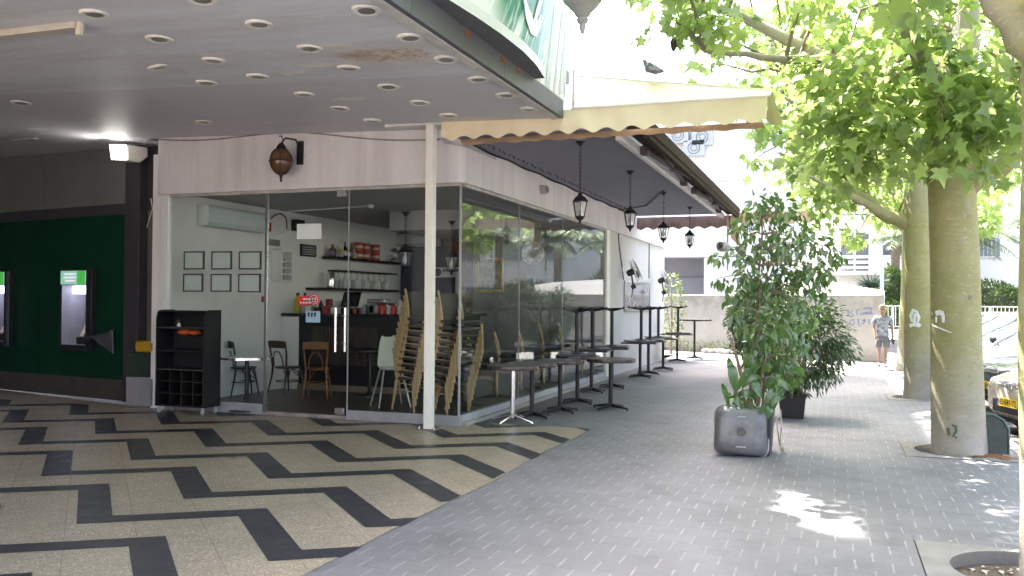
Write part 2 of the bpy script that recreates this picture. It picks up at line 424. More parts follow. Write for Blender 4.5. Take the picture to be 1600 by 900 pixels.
# walls
MB().box((-4.9,.02,0),(-4.7,7.8,3.7)).build('side_wall', int_white, cafe)
bw = MB(); bw.mat(0).box((-2.95,7.62,0),(.0,7.8,3.7)); bw.mat(1).box((-4.7,7.60,0),(-2.95,7.8,3.7))
bw.build('back_wall', [M('interior_grey', (.30,.30,.31), .75, var=.1), int_dark], cafe)
MB().box((-4.7,.14,3.16),(-.12,7.6,3.3)).build('ceiling', M('interior_ceiling', (.40,.40,.42), .8, var=.08), cafe)
MB().box((-2.9,3.6,2.82),(-1.2,6.6,3.16)).build('ceiling_drop', M('interior_drop', (.36,.36,.37), .8, var=.08), cafe, bevel=.01)
MB().box((-4.7,.0,-.01),(0,7.6,.025)).build('floor', M('interior_floor', (.085,.07,.06), .35, var=.25, scale=3), cafe, smooth=0)
brick = M('dark_brick', (.14,.055,.045), .8, var=.4, scale=11, bump=.4)
MB().box((-3.4,7.2,0),(-2.95,7.59,3.15)).build('brick_pillar', brick, cafe)
pw = MB(); pw.box((-.5,7.94,0),(0,12.64,3.7)); pw.box((-.5,12.64,0),(-.025,14.7,3.7)); pw.box((-8,7.82,0),(-.5,14.7,3.72))
pw.build('pillar_wall', M('lilac_white_plaster', (.60,.585,.60), .85, var=.07, scale=1.2, bump=.15, bscale=30), cafe, smooth=0)
MB().box((-9.5,.3,4.1),(-.2,14.7,4.3)).build('flat_roof', white_paint, cafe, smooth=0)
t = thing('shade_tower', 'plain unseen block added above the arcade and cafe to shade the pavement', 'building', (0,0,0))
MB().box((-18,-5,4.41),(-8.6,20,28.6)).box((-8.6,-5,4.41),(-6,4.4,28.6)).box((-8.6,9.5,4.41),(-6,20,28.6)).box((-8.6,4.4,4.41),(-6,9.5,23.4)).box((-6.1,4.4,23.4),(-6,4.95,28.6)).box((-6.1,6.05,23.4),(-6,9.5,28.6)).box((-6.1,4.95,23.4),(-6,6.05,24.8)).box((-6.1,4.95,26.3),(-6,6.05,28.6)).build('wall', M('shade_tower_render', (.50,.48,.46), .85, var=.08, scale=.5), t, smooth=0)  # block added for shade; its high opening is placed to cast the sun patch
# plinths under the panes
plm = M('grey_stone_plinth', (.30,.30,.31), .55, var=.15, scale=4)
MB().box((-4.62,-.02,0),(-2.95,.05,.15)).build('plinth', plm, cafe, bevel=.006); MB().box((-1.62,-.025,0),(.03,.05,.13)).build('plinth', plm, cafe, bevel=.006)
MB().box((.034,.06,0),(.10,7.62,.05)).build('plinth_step', concrete, cafe, bevel=.006); MB().box((-.05,.05,0),(.034,7.66,.135)).build('plinth', M('blue_grey_plinth', (.38,.40,.44), .6, var=.12, scale=3), cafe, bevel=.006)
MB().box((-2.95,-.02,.004),(-1.62,.06,.05)).build('door_sill', M('worn_sill', (.28,.25,.22), .6, var=.3), cafe)
# frames and panes
MB().box((-4.70,-.045,0),(-4.60,.06,3.1)).build('window_frame', white_paint, cafe, bevel=.004)
MB().box((-4.595,-.03,.15),(-4.555,.03,3.09)).build('window_frame', M('white_gloss_frame', (.85,.85,.84), .25, var=.03), cafe, bevel=.004)
MB().box((-.05,7.66,0),(.04,7.94,3.1)).build('window_frame', cream_metal, cafe, bevel=.006)
top = MB().box((-4.56,-.03,3.06),(.0,.05,3.1)).box((-.03,.05,3.06),(.03,7.66,3.1)); top.build('head_rail', M('dirty_rail', (.42,.40,.38), .6, var=.25), cafe)
for x0, x1 in ((-4.555,-2.935),(-1.615,-.012)):
    MB().box((x0,-.005,.14),(x1,.005,3.07)).build('window', glass_front, cafe, smooth=0)
for y0, y1 in ((.012,2.255),(2.265,4.55),(4.56,7.66)):
    MB().box((-.005,y0,.13),(.005,y1,3.07)).build('window', glass, cafe, smooth=0)
for a_, b_ in (((-.009,2.255,.13),(.009,2.265,3.07)),((-.009,4.55,.13),(.009,4.56,3.07)),((-.012,-.012,.13),(.012,.012,3.07)),((-1.625,-.008,.05),(-1.613,.008,3.07)),((-2.938,-.008,.05),(-2.928,.008,3.07))): MB().box(a_, b_).build('pane_joint', M('joint_silicone', (.34,.35,.36), .35, var=.1), cafe, smooth=0)
door = MB().box((-2.925,-.005,.055),(-1.63,.005,3.07)).build('door', glass_front, cafe, smooth=0)
h = MB()
for x, y in ((-1.775,-.06),(-1.70,.06)):
    h.tube([(x,y,.9),(x,y,1.49)], .019, 12)
    for z in (1.02, 1.38): h.tube([(x,0,z),(x,y,z)], .01, 8)
h.build('handle', M('satin_steel', (.85,.85,.85), .22, metal=1, var=.03), door)
MB().box((-1.80,-.018,.06),(-1.66,.018,.15)).build('patch_fitting', steel, door, bevel=.004); MB().box((-1.80,-.018,2.98),(-1.66,.018,3.06)).build('patch_fitting', steel, door, bevel=.004)
MB().box((-2.93,-.02,.03),(-2.89,.02,3.06)).build('door_post', steel, cafe, bevel=.003)
# soffit slab above the terrace
MB().box((.071,-.36,FT),(2.02,10.3,3.80)).build('soffit', M("lilac_soffit", (.25,.25,.30), .85, var=.07, scale=1.2, bump=.1), cafe)
# ---- terrace post and beam
po = thing('support_post', 'cream square steel post in front of the cafe glass corner', 'post', (-.23,-.41,0))
MB().box((-.052,-.052,.012),(.052,.052,3.775)).build('column', cream_metal, po, bevel=.006)
MB().box((-.13,-.1,.0045),(.13,.1,.013)).build('base_plate', M('rusty_plate', (.25,.17,.12), .7, var=.4), po, bevel=.003)
for i in (-1,1): MB().lathe([(.012,0),(.012,.02),(.006,.03)], (i*.1,-.06,.013), n=8).build('bolt', M('white_bolt', (.6,.6,.58), .5), po)
MB().box((-.62,-.06,3.775),(1.86,.045,3.845)).build('beam', white_paint, po, bevel=.006)
# ---- pipes and cables
vp = MB().lathe([(.07,-.03),(.07,.11),(.055,.11),(.055,.02)], (.07,3.1,3.38), (1,-.25,0), 20)
tag(vp.build('vent_pipe', plaster), 'short stub of vent pipe sticking out high on the side fascia', 'pipe')
cb = MB()
pts = []
for k in range(26):
    t = k/25; x = -4.8+4.55*t; pts.append((x, -.10-.005*math.sin(9*t), ZC(x)-.05-.035*math.sin(3.1*t*3)+(-.12*max(0,t-.55)*2)))
cb.tube(pts, .009, 6)
tag(cb.build('cable', M('grey_cable', (.25,.23,.23), .6)), 'thin cable sagging along the top of the front fascia', 'cable')
cb = MB().tube([(-.2,-.105,3.62),(.06,-.1,3.56),(.09,.1,3.56),(.09,1.0,3.555)], .014, 8)
tag(cb.build('conduit_pipe', plaster), 'grey conduit wrapping the fascia corner beside the post', 'pipe')
def wall_cable(pts, r, label):
    return tag(MB().tube(pts, r, 6).build('cable', black_plastic), label, 'cable')
ca = onx(968,300,.012); cb_ = onx(973,430,.012)
wall_cable([(1.58,5.6,FT-.015),(.8,8.0,FT-.012),(.02,8.6,FT-.03),(.012,8.75,3.3),(.013,8.9,2.8),(.012,9.25,2.3),(.012,9.35,2.1)], .012, 'black cable running across the soffit and down the pillar wall to the fan')
wall_cable([(.012,12.3,FT-.02),(.012,12.3,2.2)], .012, 'straight black cable hanging down the pillar wall between the two fans')
# bead light string along the soffit corner
st = MB(); 
for k in range(150):
    y = -.2+k*.066; st.box((.085,y,FT-.03+.01*math.sin(k*.3)),(.105,y+.03,FT-.008+.01*math.sin(k*.3)))
    if k % 2: st.box((.26+.02*math.sin(k),y,FT-.022),(.275+.02*math.sin(k),y+.02,FT-.004))
st.tube([(.095,-.2,FT-.012),(.095,9.7,FT-.012)], .004, 5)
tag(st.build('light_string', black_plastic, smooth=0), 'unlit string of tiny black lights along the soffit edge above the side glass', 'light string')
# ================================================================ ARCADE CANOPY
can = thing('arcade_canopy', 'flat stained concrete canopy over the tiled arcade, with a grey steel edge', 'canopy', (0,0,0))
def ceil_mat():
    m, nt = new_mat('stained_ceiling'); g = NT(nt)
    out = g.n('ShaderNodeOutputMaterial'); b = g.n('ShaderNodeBsdfPrincipled'); g.link(b.outputs[0], out.inputs[0])
    tc = g.n('ShaderNodeTexCoord').outputs['Object']
    sp = g.n('ShaderNodeSeparateXYZ'); g.link(tc, sp.inputs[0])
    c = g.mix(g.ramp(g.noise(.7, 6, .62, tc), .3, .7), (.70,.735,.82), (.77,.80,.875))
    mp = g.n('ShaderNodeMapping'); mp.inputs['Scale'].default_value = (.35,2.2,1); mp.inputs['Rotation'].default_value = (0,0,.25); g.link(tc, mp.inputs[0])
    c = g.mix(g.m('MULTIPLY', g.ramp(g.noise(1.4, 6, .7, mp.outputs[0]), .45, .70), .5), c, (.50,.48,.49))
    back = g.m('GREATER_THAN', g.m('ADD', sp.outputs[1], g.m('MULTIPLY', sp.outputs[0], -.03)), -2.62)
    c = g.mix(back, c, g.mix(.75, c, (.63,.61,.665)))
    P0 = onz(607, 84, 3.8)
    def blob(cx, cy, rx, ry, amp=.9):
        dx = g.m('DIVIDE', g.m('SUBTRACT', sp.outputs[0], cx), rx); dy = g.m('DIVIDE', g.m('SUBTRACT', sp.outputs[1], cy), ry)
        d = g.m('SQRT', g.m('ADD', g.m('MULTIPLY', dx, dx), g.m('MULTIPLY', dy, dy)))
        return g.m('ADD', d, g.m('MULTIPLY', g.m('SUBTRACT', g.noise(5, 6, .75, tc), .5), 1.9*amp))
    b0 = blob(P0.x, P0.y, .62, .30)
    peel = g.m('LESS_THAN', b0, .62); halo = g.ramp(b0, 1.9, .5)
    c = g.mix(g.m('MULTIPLY', halo, .45), c, (.66,.58,.50))
    pc = g.mix(g.ramp(g.noise(13, 5, .7, tc), .38, .62), (.78,.70,.62), (.42,.29,.20))
    c = g.mix(g.m('MULTIPLY', peel, .8), c, pc)
    P1 = onz(552, 86, 3.8); b1 = blob(P1.x, P1.y, .16, .10, .5)
    c = g.mix(g.m('MULTIPLY', g.ramp(b1, 1.3, .2), .7), c, (.34,.22,.13))
    for px, py, rx, ry in ((520,60,.35,.12),(500,95,.5,.15),(455,110,.4,.12),(610,128,.3,.1),(545,150,.55,.14),(60,215,.5,.12),(330,82,.25,.08)):
        p = onz(px, py, 3.85); bb = blob(p.x, p.y, rx, ry, 1.3)
        c = g.mix(g.m('MULTIPLY', g.m('LESS_THAN', bb, .44), .85), c, (.84,.82,.79))
    g.link(c, b.inputs['Base Color']); b.inputs['Roughness'].default_value = .55; b.inputs['Specular IOR Level'].default_value = .35
    bp = g.n('ShaderNodeBump'); bp.inputs['Strength'].default_value = .8; bp.inputs['Distance'].default_value = .03
    g.link(g.m('ADD', g.m('MULTIPLY', peel, -.6), g.m('MULTIPLY', g.noise(9, 6, .6, tc), .35)), bp.inputs['Height']); g.link(bp.outputs[0], b.inputs['Normal'])
    return m
X1 = 1.46; YB = -.9                     # outer edge of the canopy, its inner step
cl = MB()
xl, xr, y0 = -12.0, X1, -10.5
def cz(x, y): return ZC(x) + (0 if y < -2.6 else -.012*(y+2.6))
pts = [(xl,y0),(xr,y0),(xr,-2.6),(xl,-2.6),(xl,1.8),(xr,.6)]
V5 = [(x,y,cz(x,y)) for x,y in [(xl,y0),(xr,y0),(xr,-2.6),(xr,-.50),(-.1,-.50),(-.1,-.02),(xl,-.02),(xl,-2.6)]]
cl.add(V5, [(0,1,2,7),(2,3,4,5,6,7)])
cl.add([(xl,-.02,cz(xl,-.02)),(-4.95,-.02,cz(-4.95,-.02)),(-4.95,1.6,cz(-4.95,1.6)),(xl,1.9,cz(xl,1.9))], [(0,1,2,3)])
cl.build('ceiling', ceil_mat(), can, smooth=0)
MB().box((xl,y0,4.25),(X1-.02,-.03,4.4)).build('roof', concrete, can)
# edge: white trim then the steel face
zt = ZC(X1)
MB().box((X1-.10,y0,zt-.035),(X1-.004,-.46,zt+.012)).build('edge_trim', M('chalky_trim', (.60,.59,.56), .7, var=.2, scale=5), can, bevel=.008)
sf = M('grey_steel_edge', (.13,.13,.16), .5, metal=.2, var=.12, scale=1.5)
eb = MB()
y = -10.5
while y < -.5:
    y2 = min(y+2.0, -.36); eb.box((X1-.003,y+.004,zt-.03),(X1+.05,y2-.004,zt+.175)); y = y2
eb.build('steel_edge', sf, can, bevel=.004)
for py_, px_ in ((52,731),(92,786),(108,811)):
    p = onx(px_,py_,X1+.055); MB().box((X1+.05,p.y-.05,p.z-.03),(X1+.056,p.y+.06,p.z+.02)).build('rust_patch', M('rust', (.30,.11,.05), .8, var=.4, scale=20), can)
# recessed lights
ringpx = [(573,15),(641,58),(697,92),(748,123),(791,148),(827,170),(405,37),(484,75),(545,106),(607,135),(656,160),(701,180),(316,-2),(249,60),(334,94),(403,119),(476,147),(531,169),(582,188),(148,21),(250,104),(323,129),(319,190),(33,160)]
look = ['half hidden by the top edge of the photo','nearest the street edge, below the topmost one','beside the steel edge and above the pole of the awning','close to the steel edge near its middle','close to the steel edge, before the awning','tucked at the far corner of the canopy edge']
def make_downlight():
    t = thing('recessed_light', '', 'ceiling light')
    MB().lathe([(.062,.0),(.066,-.012),(.085,-.018),(.105,-.016),(.115,-.004),(.115,.004)], n=28).build('trim_ring', M('chalk_white', (.80,.775,.74), .55, var=.1), t)
    MB().lathe([(.066,-.013),(.060,.05),(.035,.06),(.0,.06)], n=24).build('reflector', M('dull_reflector', (.40,.38,.36), .35, metal=.6, var=.2), t)
    MB().lathe([(.0,.030),(.018,.028),(.024,.04),(.016,.058)], n=12).build('lamp_holder', M('lamp_holder', (.55,.54,.5), .4), t)
    return t
dl0 = make_downlight()
RL = {0:'recessed ceiling light cut by the top edge of the photo above the steel strip',
1:'recessed ceiling light just right of the brown peeling paint patch',2:'recessed ceiling light by the steel edge, right of the peeling patch',3:'recessed ceiling light by the steel edge on the line where the ceiling darkens',4:'recessed ceiling light by the steel edge in the dark ceiling strip',5:'recessed ceiling light squeezed against the far end of the steel edge',
6:'recessed ceiling light alone on the clean ceiling, upper middle',7:'recessed ceiling light left of the peeling paint patch',8:'recessed ceiling light just below the rust brown stain',9:'recessed ceiling light in the dark strip below the peeling patch',10:'recessed ceiling light in the dark strip above the white beam middle',11:'recessed ceiling light hidden half behind the white beam',
12:'recessed ceiling light cut by the top edge on the left half of the ceiling',13:'recessed ceiling light lying upper of the pair behind the long batten',14:'recessed ceiling light with flaking paint on its right rim',15:'recessed ceiling light with a torn paint flap over its rim',16:'recessed ceiling light in the dark strip straight above the round wall lantern',17:'recessed ceiling light in the dark strip above the fascia middle',18:'recessed ceiling light close to the left end of the white beam',
19:'recessed ceiling light touching the end of the long batten light',20:'recessed ceiling light with a crooked hanging rim, lower of the pair',21:'recessed ceiling light where the clean ceiling meets the dark strip',22:'recessed ceiling light just above the rounded end of the fascia',23:'recessed ceiling light far left above the bank wall'}
for i, (px, py) in enumerate(ringpx):
    z = 3.8
    for _ in range(4):
        p = onz(px, py, z); z = cz(p.x, p.y)
    o = dl0 if i == 0 else dup(dl0)
    o.location = (p.x, p.y, z); o['label'] = RL[i]; o['group'] = 'recessed lights in the arcade ceiling'
    o.rotation_euler = (random.uniform(-.05,.05), random.uniform(-.05,.05), 0)
    if i == 20: o.rotation_euler = (.2,-.15,0)
# batten light on the ceiling
a = onz(-60, 62, 3.86); b = onz(128, 32, 3.86)
t = thing('batten_light', 'long unlit batten light fixed to the ceiling at upper left', 'ceiling light', (b.x,b.y,cz(b.x,b.y)))
d = (Vector((a.x-b.x, a.y-b.y, cz(a.x,a.y)-cz(b.x,b.y)))); L = d.length; dn = d.normalized()
MB().beam(dn*.03+Vector((0,0,-.03)), d+Vector((0,0,-.03)), .11, .058).build('body', M('yellowed_batten', (.52,.48,.42), .6, var=.1), t, bevel=.008)
MB().beam(Vector((0,0,-.055)), dn*.05+Vector((0,0,-.055)), .05, .11).build('end_socket', M('ivory_plastic', (.66,.60,.48), .5), t, bevel=.01)
# loose ceiling plate far left
p = onz(40, 215, 4.0); tag(MB().box((p.x-.22,p.y-.04,cz(p.x,p.y)-.03),(p.x+.2,p.y+.05,cz(p.x,p.y)-.004)).build('ceiling_plate', M('dull_plate', (.42,.40,.38), .6), bevel=.008), 'small loose cover plate hanging from the ceiling above the bank wall', 'plate')
# ================================================================ BANK SIGN on the canopy edge
sg = thing('bank_sign', 'bulging green and white signboard standing on the steel canopy edge', 'sign', (X1+.05,-1.58,zt+.178))
# plan arc: from (0.25,0) towards -y bulging to +.75
arcp = []
_ay = [0,-.52,-1.02,-1.62,-2.12,-2.54,-3.2]; _ax = [.11,.19,.225,.22,.19,.15,.04]
for k in range(33):
    yy = -3.2*k/32; arcp.append((float(np.interp(-yy, [-v for v in _ay], _ax)), yy))
H0, H1 = .0, 1.7
green = M('sign_green', (.008,.17,.08), .35, var=.2, scale=2.2)
wsign = M('sign_white', (.82,.83,.83), .35, var=.03)
und = MB(); und.add([(0.0,arcp[0][1],0)]+[(x,y_,0) for x,y_ in arcp]+[(0.0,arcp[-1][1],0)], [tuple(range(35))]); und.add([(-.0,arcp[0][1],.03)]+[(x,y_,.03) for x,y_ in arcp]+[(0.0,arcp[-1][1],.03)], [tuple(range(35))])
und.build('underside', M('sign_underside', (.13,.13,.14), .5, var=.12), sg, smooth=0)
# gradient of stripes is printed on the face: strips of white and green leaning forward
face = MB(); NV = 16
for k in range(32):
    for j in range(NV):
        (xa,ya),(xb,yb) = arcp[k], arcp[k+1]
        za, zb = .035+H1*j/NV, .035+H1*(j+1)/NV
        face.add([(xa,ya,za-.034*(j==0)),(xb,yb,za-.034*(j==0)),(xb,yb,zb),(xa,ya,zb)], [(0,1,2,3)])
def sign_mat():
    m, nt = new_mat('sign_print'); g = NT(nt)
    out = g.n('ShaderNodeOutputMaterial'); b = g.n('ShaderNodeBsdfPrincipled'); g.link(b.outputs[0], out.inputs[0])
    tc = g.n('ShaderNodeTexCoord').outputs['Object']; sp = g.n('ShaderNodeSeparateXYZ'); g.link(tc, sp.inputs[0])
    y_, z_ = sp.outputs[1], sp.outputs[2]
    u = g.m('ADD', y_, g.m('MULTIPLY', z_, -.75)); cv = g.n('ShaderNodeCombineXYZ')
    g.link(g.m('MULTIPLY', u, 9), cv.inputs[0]); g.link(g.m('MULTIPLY', g.m('ADD', z_, g.m('MULTIPLY', y_, .6)), 1.0), cv.inputs[1])
    st = g.ramp(g.noise(1.0, 3, .55, cv.outputs[0]), .50, .62)
    lo = g.ramp(z_, .75, .1)
    c = g.mix(g.ramp(g.noise(2, 3, .5, tc), .35, .65), (.006,.15,.07), (.02,.24,.12))
    c = g.mix(g.ramp(y_, -.35, -.02), c, (.14,.32,.05))
    c = g.mix(g.m('MULTIPLY', st, lo), c, (.82,.84,.83))
    c = g.mix(g.m('MULTIPLY', g.ramp(g.m('ADD', y_, g.m('MULTIPLY', z_, .4)), -1.35, -1.8), .97), c, (.84,.85,.85))
    c = g.mix(g.m('LESS_THAN', z_, .10), c, (.72,.73,.73))
    g.link(c, b.inputs['Base Color']); b.inputs['Roughness'].default_value = .4
    return m
face.v = [(x, y_+.30*z_, z_) for x, y_, z_ in face.v]
face.build('printed_face', sign_mat(), sg, smooth=60)
ed = MB(); ed.add([(0,.004,0),(arcp[0][0],.004,0),(arcp[0][0],.004,H1),(0,.004,H1),(0,-.02,0),(arcp[0][0],-.02,0),(arcp[0][0],-.02,H1),(0,-.02,H1)], [(0,1,2,3),(4,5,6,7),(0,1,5,4),(1,2,6,5)]); ed.v = [(x, y_+.30*z_, z_) for x, y_, z_ in ed.v]; ed.build('end_cap', green, sg, smooth=0)
# brush letter on the face
bl = MB()
def facept(y_, z_, off=.012):
    i = min(31, max(0, int(-y_/3.2*32))); f = -y_/3.2*32-i
    x = arcp[i][0]*(1-f)+arcp[i+1][0]*f; return Vector((x+off, y_, z_))
def stroke(pts, w):
    k = len(pts); vs = []
    for i, (y_, z_) in enumerate(pts):
        a_ = pts[max(0,i-1)]; b_ = pts[min(k-1,i+1)]; d_ = Vector((b_[0]-a_[0], b_[1]-a_[1])).normalized(); nn = Vector((-d_.y, d_.x))
        ww = w[i]/2
        vs += [facept(y_+nn.x*ww, z_+nn.y*ww), facept(y_-nn.x*ww, z_-nn.y*ww)]
    bl.add(vs, [(2*i,2*i+1,2*i+3,2*i+2) for i in range(k-1)])
stroke([(-1.20,.52),(-1.04,.38),(-.86,.31),(-.70,.33),(-.60,.43),(-.58,.53)], [.05,.14,.17,.16,.12,.02])
stroke([(-.78,.37),(-.72,.53),(-.62,.73),(-.50,.97),(-.41,1.17)], [.10,.10,.11,.12,.12])
bl.v = [(x, y_+.30*z_, z_) for x, y_, z_ in bl.v]
bl.build('brush_letter', wsign, sg, smooth=0)
# striped white panel that continues the sign to the awning
wp = thing('side_sign_panel', 'pale white panel with grey slanting stripes between the green sign and the awning', 'sign', (X1+.05,-.42,zt+.0))
MB().box((-.03,-1.2,.18),(.0,0,2.2)).build('panel', wsign, wp)
gs = MB()
for y_, w in ((-1.1,.12),(-.8,.16),(-.5,.07),(-.3,.2),(-.1,.1)):
    gs.add([(.004,y_,.19),(.004,y_+w,.19),(.004,y_+w+.35*.9,1.2),(.004,y_+.35*.9,1.2)] if y_+w+.32 < 0 else [(.004,y_,.19),(.004,min(-.01,y_+w),.26),(.004,-.01,.26+(-y_-w)*3+.1),(.004,-.01,.26+(-y_)*3)], [(0,1,2,3)])
gs.build('grey_stripes', M('pale_grey_print', (.55,.58,.58), .4, var=.05), wp, smooth=0)
# globe lamp hanging over the sign
lp = thing('street_lantern', 'grey bell shaped lamp hanging above the sign at the top edge', 'lamp', (2.13,-1.95,4.27))
MB().lathe([(.0,-.02),(.02,.0),(.035,.06),(.028,.08),(.05,.10),(.06,.13),(.05,.15),(.075,.17),(.085,.20),(.13,.24),(.19,.31),(.215,.40),(.21,.50),(.15,.56),(.03,.58)], n=28).build('bowl', M('lamp_grey', (.42,.39,.39), .4, var=.15), lp)
MB().tube([(0,0,.56),(0,0,.9),(-.06,0,1.05),(-.3,0,1.12),(-.56,0,1.12)], .02, 8).build('bracket', black_metal, lp)
# ================================================================ AWNINGS
aw = thing('cream_awning', 'cream canvas awning with a scalloped valance projecting from the post over the pavement', 'awning', (0,-.50,0))
def valance(x0, x1, ztop, zbot, nsc, y=0, bulge=.02, amp=.055, along='x', th=.004):
    b = MB(); N = nsc*12; A = []; B = []
    for k in range(N+1):
        t = k/N; x = x0+(x1-x0)*t; ph = (t*nsc) % 1.0
        zb = zbot + amp*(abs(math.cos(PI*(t*nsc)))**1.6) 
        yy = y + .014*math.sin(t*37)+.008*math.sin(t*91)
        A.append((x, y+.002, ztop)); B.append((x, yy-bulge, zb))
    rows = 5; vs = []
    for r in range(rows+1):
        s = r/rows
        for k in range(N+1):
            a_, c_ = Vector(A[k]), Vector(B[k]); v = a_.lerp(c_, s); v.y += -.012*math.sin(PI*s)*math.sin(k*.21)
            vs.append(v)
    if along == 'y': vs = [Vector((v.y, v.x, v.z)) for v in vs]
    off = Vector((0,th,0)) if along == 'x' else Vector((th,0,0))
    n1 = N+1
    fs = [(r*n1+k, r*n1+k+1, (r+1)*n1+k+1, (r+1)*n1+k) for r in range(rows) for k in range(N)]
    b.add(vs, fs); b.add([v+off for v in vs], [tuple(reversed(f)) for f in fs])
    return b
valance(-.05, 3.80, 3.835, 3.545, 13).build('valance', cream_cloth, aw, smooth=50, fixn=False)
# rear edge of the valance seen below (other side of the shallow box)
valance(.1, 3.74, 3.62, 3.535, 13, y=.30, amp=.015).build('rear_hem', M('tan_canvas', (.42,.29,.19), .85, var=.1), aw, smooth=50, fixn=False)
rp = MB()
R0 = [(1.64,.0,3.86),(3.82,.0,3.835),(3.82,.35,3.965),(1.64,.35,4.30)]
NX = 24; NY = 6; vs = []
for i in range(NX+1):
    for j in range(NY+1):
        s, t_ = i/NX, j/NY
        a_ = Vector(R0[0]).lerp(Vector(R0[1]), s); b_ = Vector(R0[3]).lerp(Vector(R0[2]), s); v = a_.lerp(b_, t_)
        v.z -= .02*math.sin(PI*t_)*(.6+.4*math.sin(s*9)); v.y += .01*math.sin(s*13+t_*4)*math.sin(PI*t_); vs.append(v)
fs = [(i*(NY+1)+j,(i+1)*(NY+1)+j,(i+1)*(NY+1)+j+1,i*(NY+1)+j+1) for i in range(NX) for j in range(NY)]
rp.add(vs, fs); rp.add([v+Vector((0,.004,-.003)) for v in vs], [tuple(reversed(f)) for f in fs])
rp.build('roof_panel', cream_cloth, aw, smooth=60, fixn=False)
ef = MB()
ef.add([(3.81,.0,3.835),(3.83,.36,3.965),(3.93,.40,3.60),(3.88,.22,3.56),(3.80,-.01,3.56)], [(0,1,2,3,4)])
ef.add([(3.815,.0,3.835),(3.835,.36,3.965),(3.935,.40,3.60),(3.885,.22,3.56),(3.805,-.01,3.56)], [(4,3,2,1,0)])
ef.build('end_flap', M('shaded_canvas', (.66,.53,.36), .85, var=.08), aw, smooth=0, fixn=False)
fr = MB().beam((1.6,.36,4.305),(3.83,.36,3.97),.03,.03).beam((1.6,.0,3.845),(3.82,.0,3.838),.025,.02).beam((3.82,.0,3.84),(3.82,.36,3.965),.025,.025).beam((1.625,.005,3.86),(1.625,.01,4.30),.03,.03)
fr.build('frame', M('white_tube', (.78,.77,.73), .4), aw)
# retracted awning along the terrace
ra = thing('retracted_awning', 'long retracted brown awning with folded arms along the outer soffit edge', 'awning', (2.06,0,FT))
MB().box((-.03,-.1,-.10),(.05,10.4,.02)).build('mounting_bar', M('white_bar', (.66,.64,.63), .45, var=.08), ra, bevel=.01)
MB().box((.09,-.05,.0),(.22,10.5,.14)).build('cassette', M('brown_cassette', (.05,.036,.032), .9, var=.15, spec=.1), ra, bevel=.02)
MB().box((.30,-.05,-.09),(.37,10.6,.06)).box((.37,-.05,-.02),(.385,10.6,.14)).build('front_rail', M('brown_rail', (.06,.043,.038), .9, metal=0, var=.12, spec=.08), ra, bevel=.012)
for k, (y0_, s_) in enumerate(((1.0,1),(4.2,-1),(5.4,1),(8.9,-1))):
    e = MB(); e.beam((.12,y0_,-.05),(.20,y0_+s_*1.5,-.06),.04,.06); e.beam((.22,y0_+s_*1.5,-.055),(.31,y0_+s_*.2,-.05),.04,.05)
    e.lathe([(.05,-.05),(.06,0),(.05,.05)], (.21,y0_+s_*1.52,-.05), n=12); e.box((.06,y0_-.08,-.11),(.16,y0_+.08,.0))
    e.build('folding_arm', M('arm_brown', (.07,.052,.048), .7, metal=.1, var=.1), ra, bevel=.004)
# far awning at the end of the terrace
fa = thing('far_awning', 'brown and tan awning across the far end of the terrace', 'awning', (0,10.5,0))
valance(.02, 2.4, 3.60, 3.30, 8, y=0).build('valance', M('brown_valance', (.25,.175,.15), .85, var=.1), fa, smooth=50, fixn=False)
MB().box((.02,.02,3.56),(2.45,.10,3.61)).build('bar', cream_metal, fa, bevel=.01)
fp = MB(); fp.add([(2.42,-.05,3.66),(4.05,-.05,3.42),(4.05,.9,3.50),(2.42,.9,3.80)], [(0,1,2,3)]); fp.add([(2.42,-.05,3.655),(4.05,-.05,3.415),(4.05,.9,3.495),(2.42,.9,3.795)], [(3,2,1,0)])
fp.build('roof_panel', cream_cloth, fa, smooth=0, fixn=False)
valance(2.42, 4.05, 3.66, 3.36, 5, y=-.06).build('valance', M('tan_valance', (.62,.44,.27), .85, var=.08), fa, smooth=50, fixn=False)
fl_ = MB(); q = [ony(1141,338,10.3), ony(1152,338,10.3), ony(1158,388,10.3), ony(1142,372,10.3)]
fl_.prism([(v.x,v.y-10.5,v.z) for v in q], (0,.02,0)); fl_.build('hanging_flap', M('tan_valance', (.62,.44,.27)), fa)
# floodlight at the terrace end
fpz = ony(1131,385,10.4)
t = thing('floodlight', 'grey round floodlight on a thin pole beside the big ficus', 'lamp', (fpz.x,10.4,fpz.z))
MB().lathe([(.0,.0),(.04,.0),(.05,-.03),(.10,-.05),(.12,-.02),(.125,.06),(.10,.20),(.06,.30),(.0,.31)], (-.05,-.1,0), (.45,.85,-.05), 24).build('housing', M('flood_grey', (.34,.33,.34), .4, metal=.4, var=.1), t)
MB().ring((-.055,-.115,0), (.45,.85,-.05), .055, .012).ring((-.055,-.115,0), (.45,.85,-.05), .025, .008).build('lens_rings', M('dark_ring', (.06,.06,.06), .4), t)
MB().lathe([(.0,.0),(.05,.02),(.10,.12),(.12,.26),(.0,.27)], (.24,.02,-.02), (.75,.2,-.3), 20).build('second_head', M('flood_grey', (.34,.33,.34)), t)
MB().tube([(.08,.05,.75),(.08,.05,-.55)], .02, 8).tube([(-.02,0,0),(.3,.04,-.02)], .018, 8).build('pole', M('pole_beige', (.50,.42,.34), .5), t)
# ================================================================ BANK WALL
BW0 = Vector((-5.83,.53,0)); BW1 = Vector((-9.14,1.14,0)); BD = (BW1-BW0).normalized(); BANG = math.atan2(-BD.y, -BD.x)
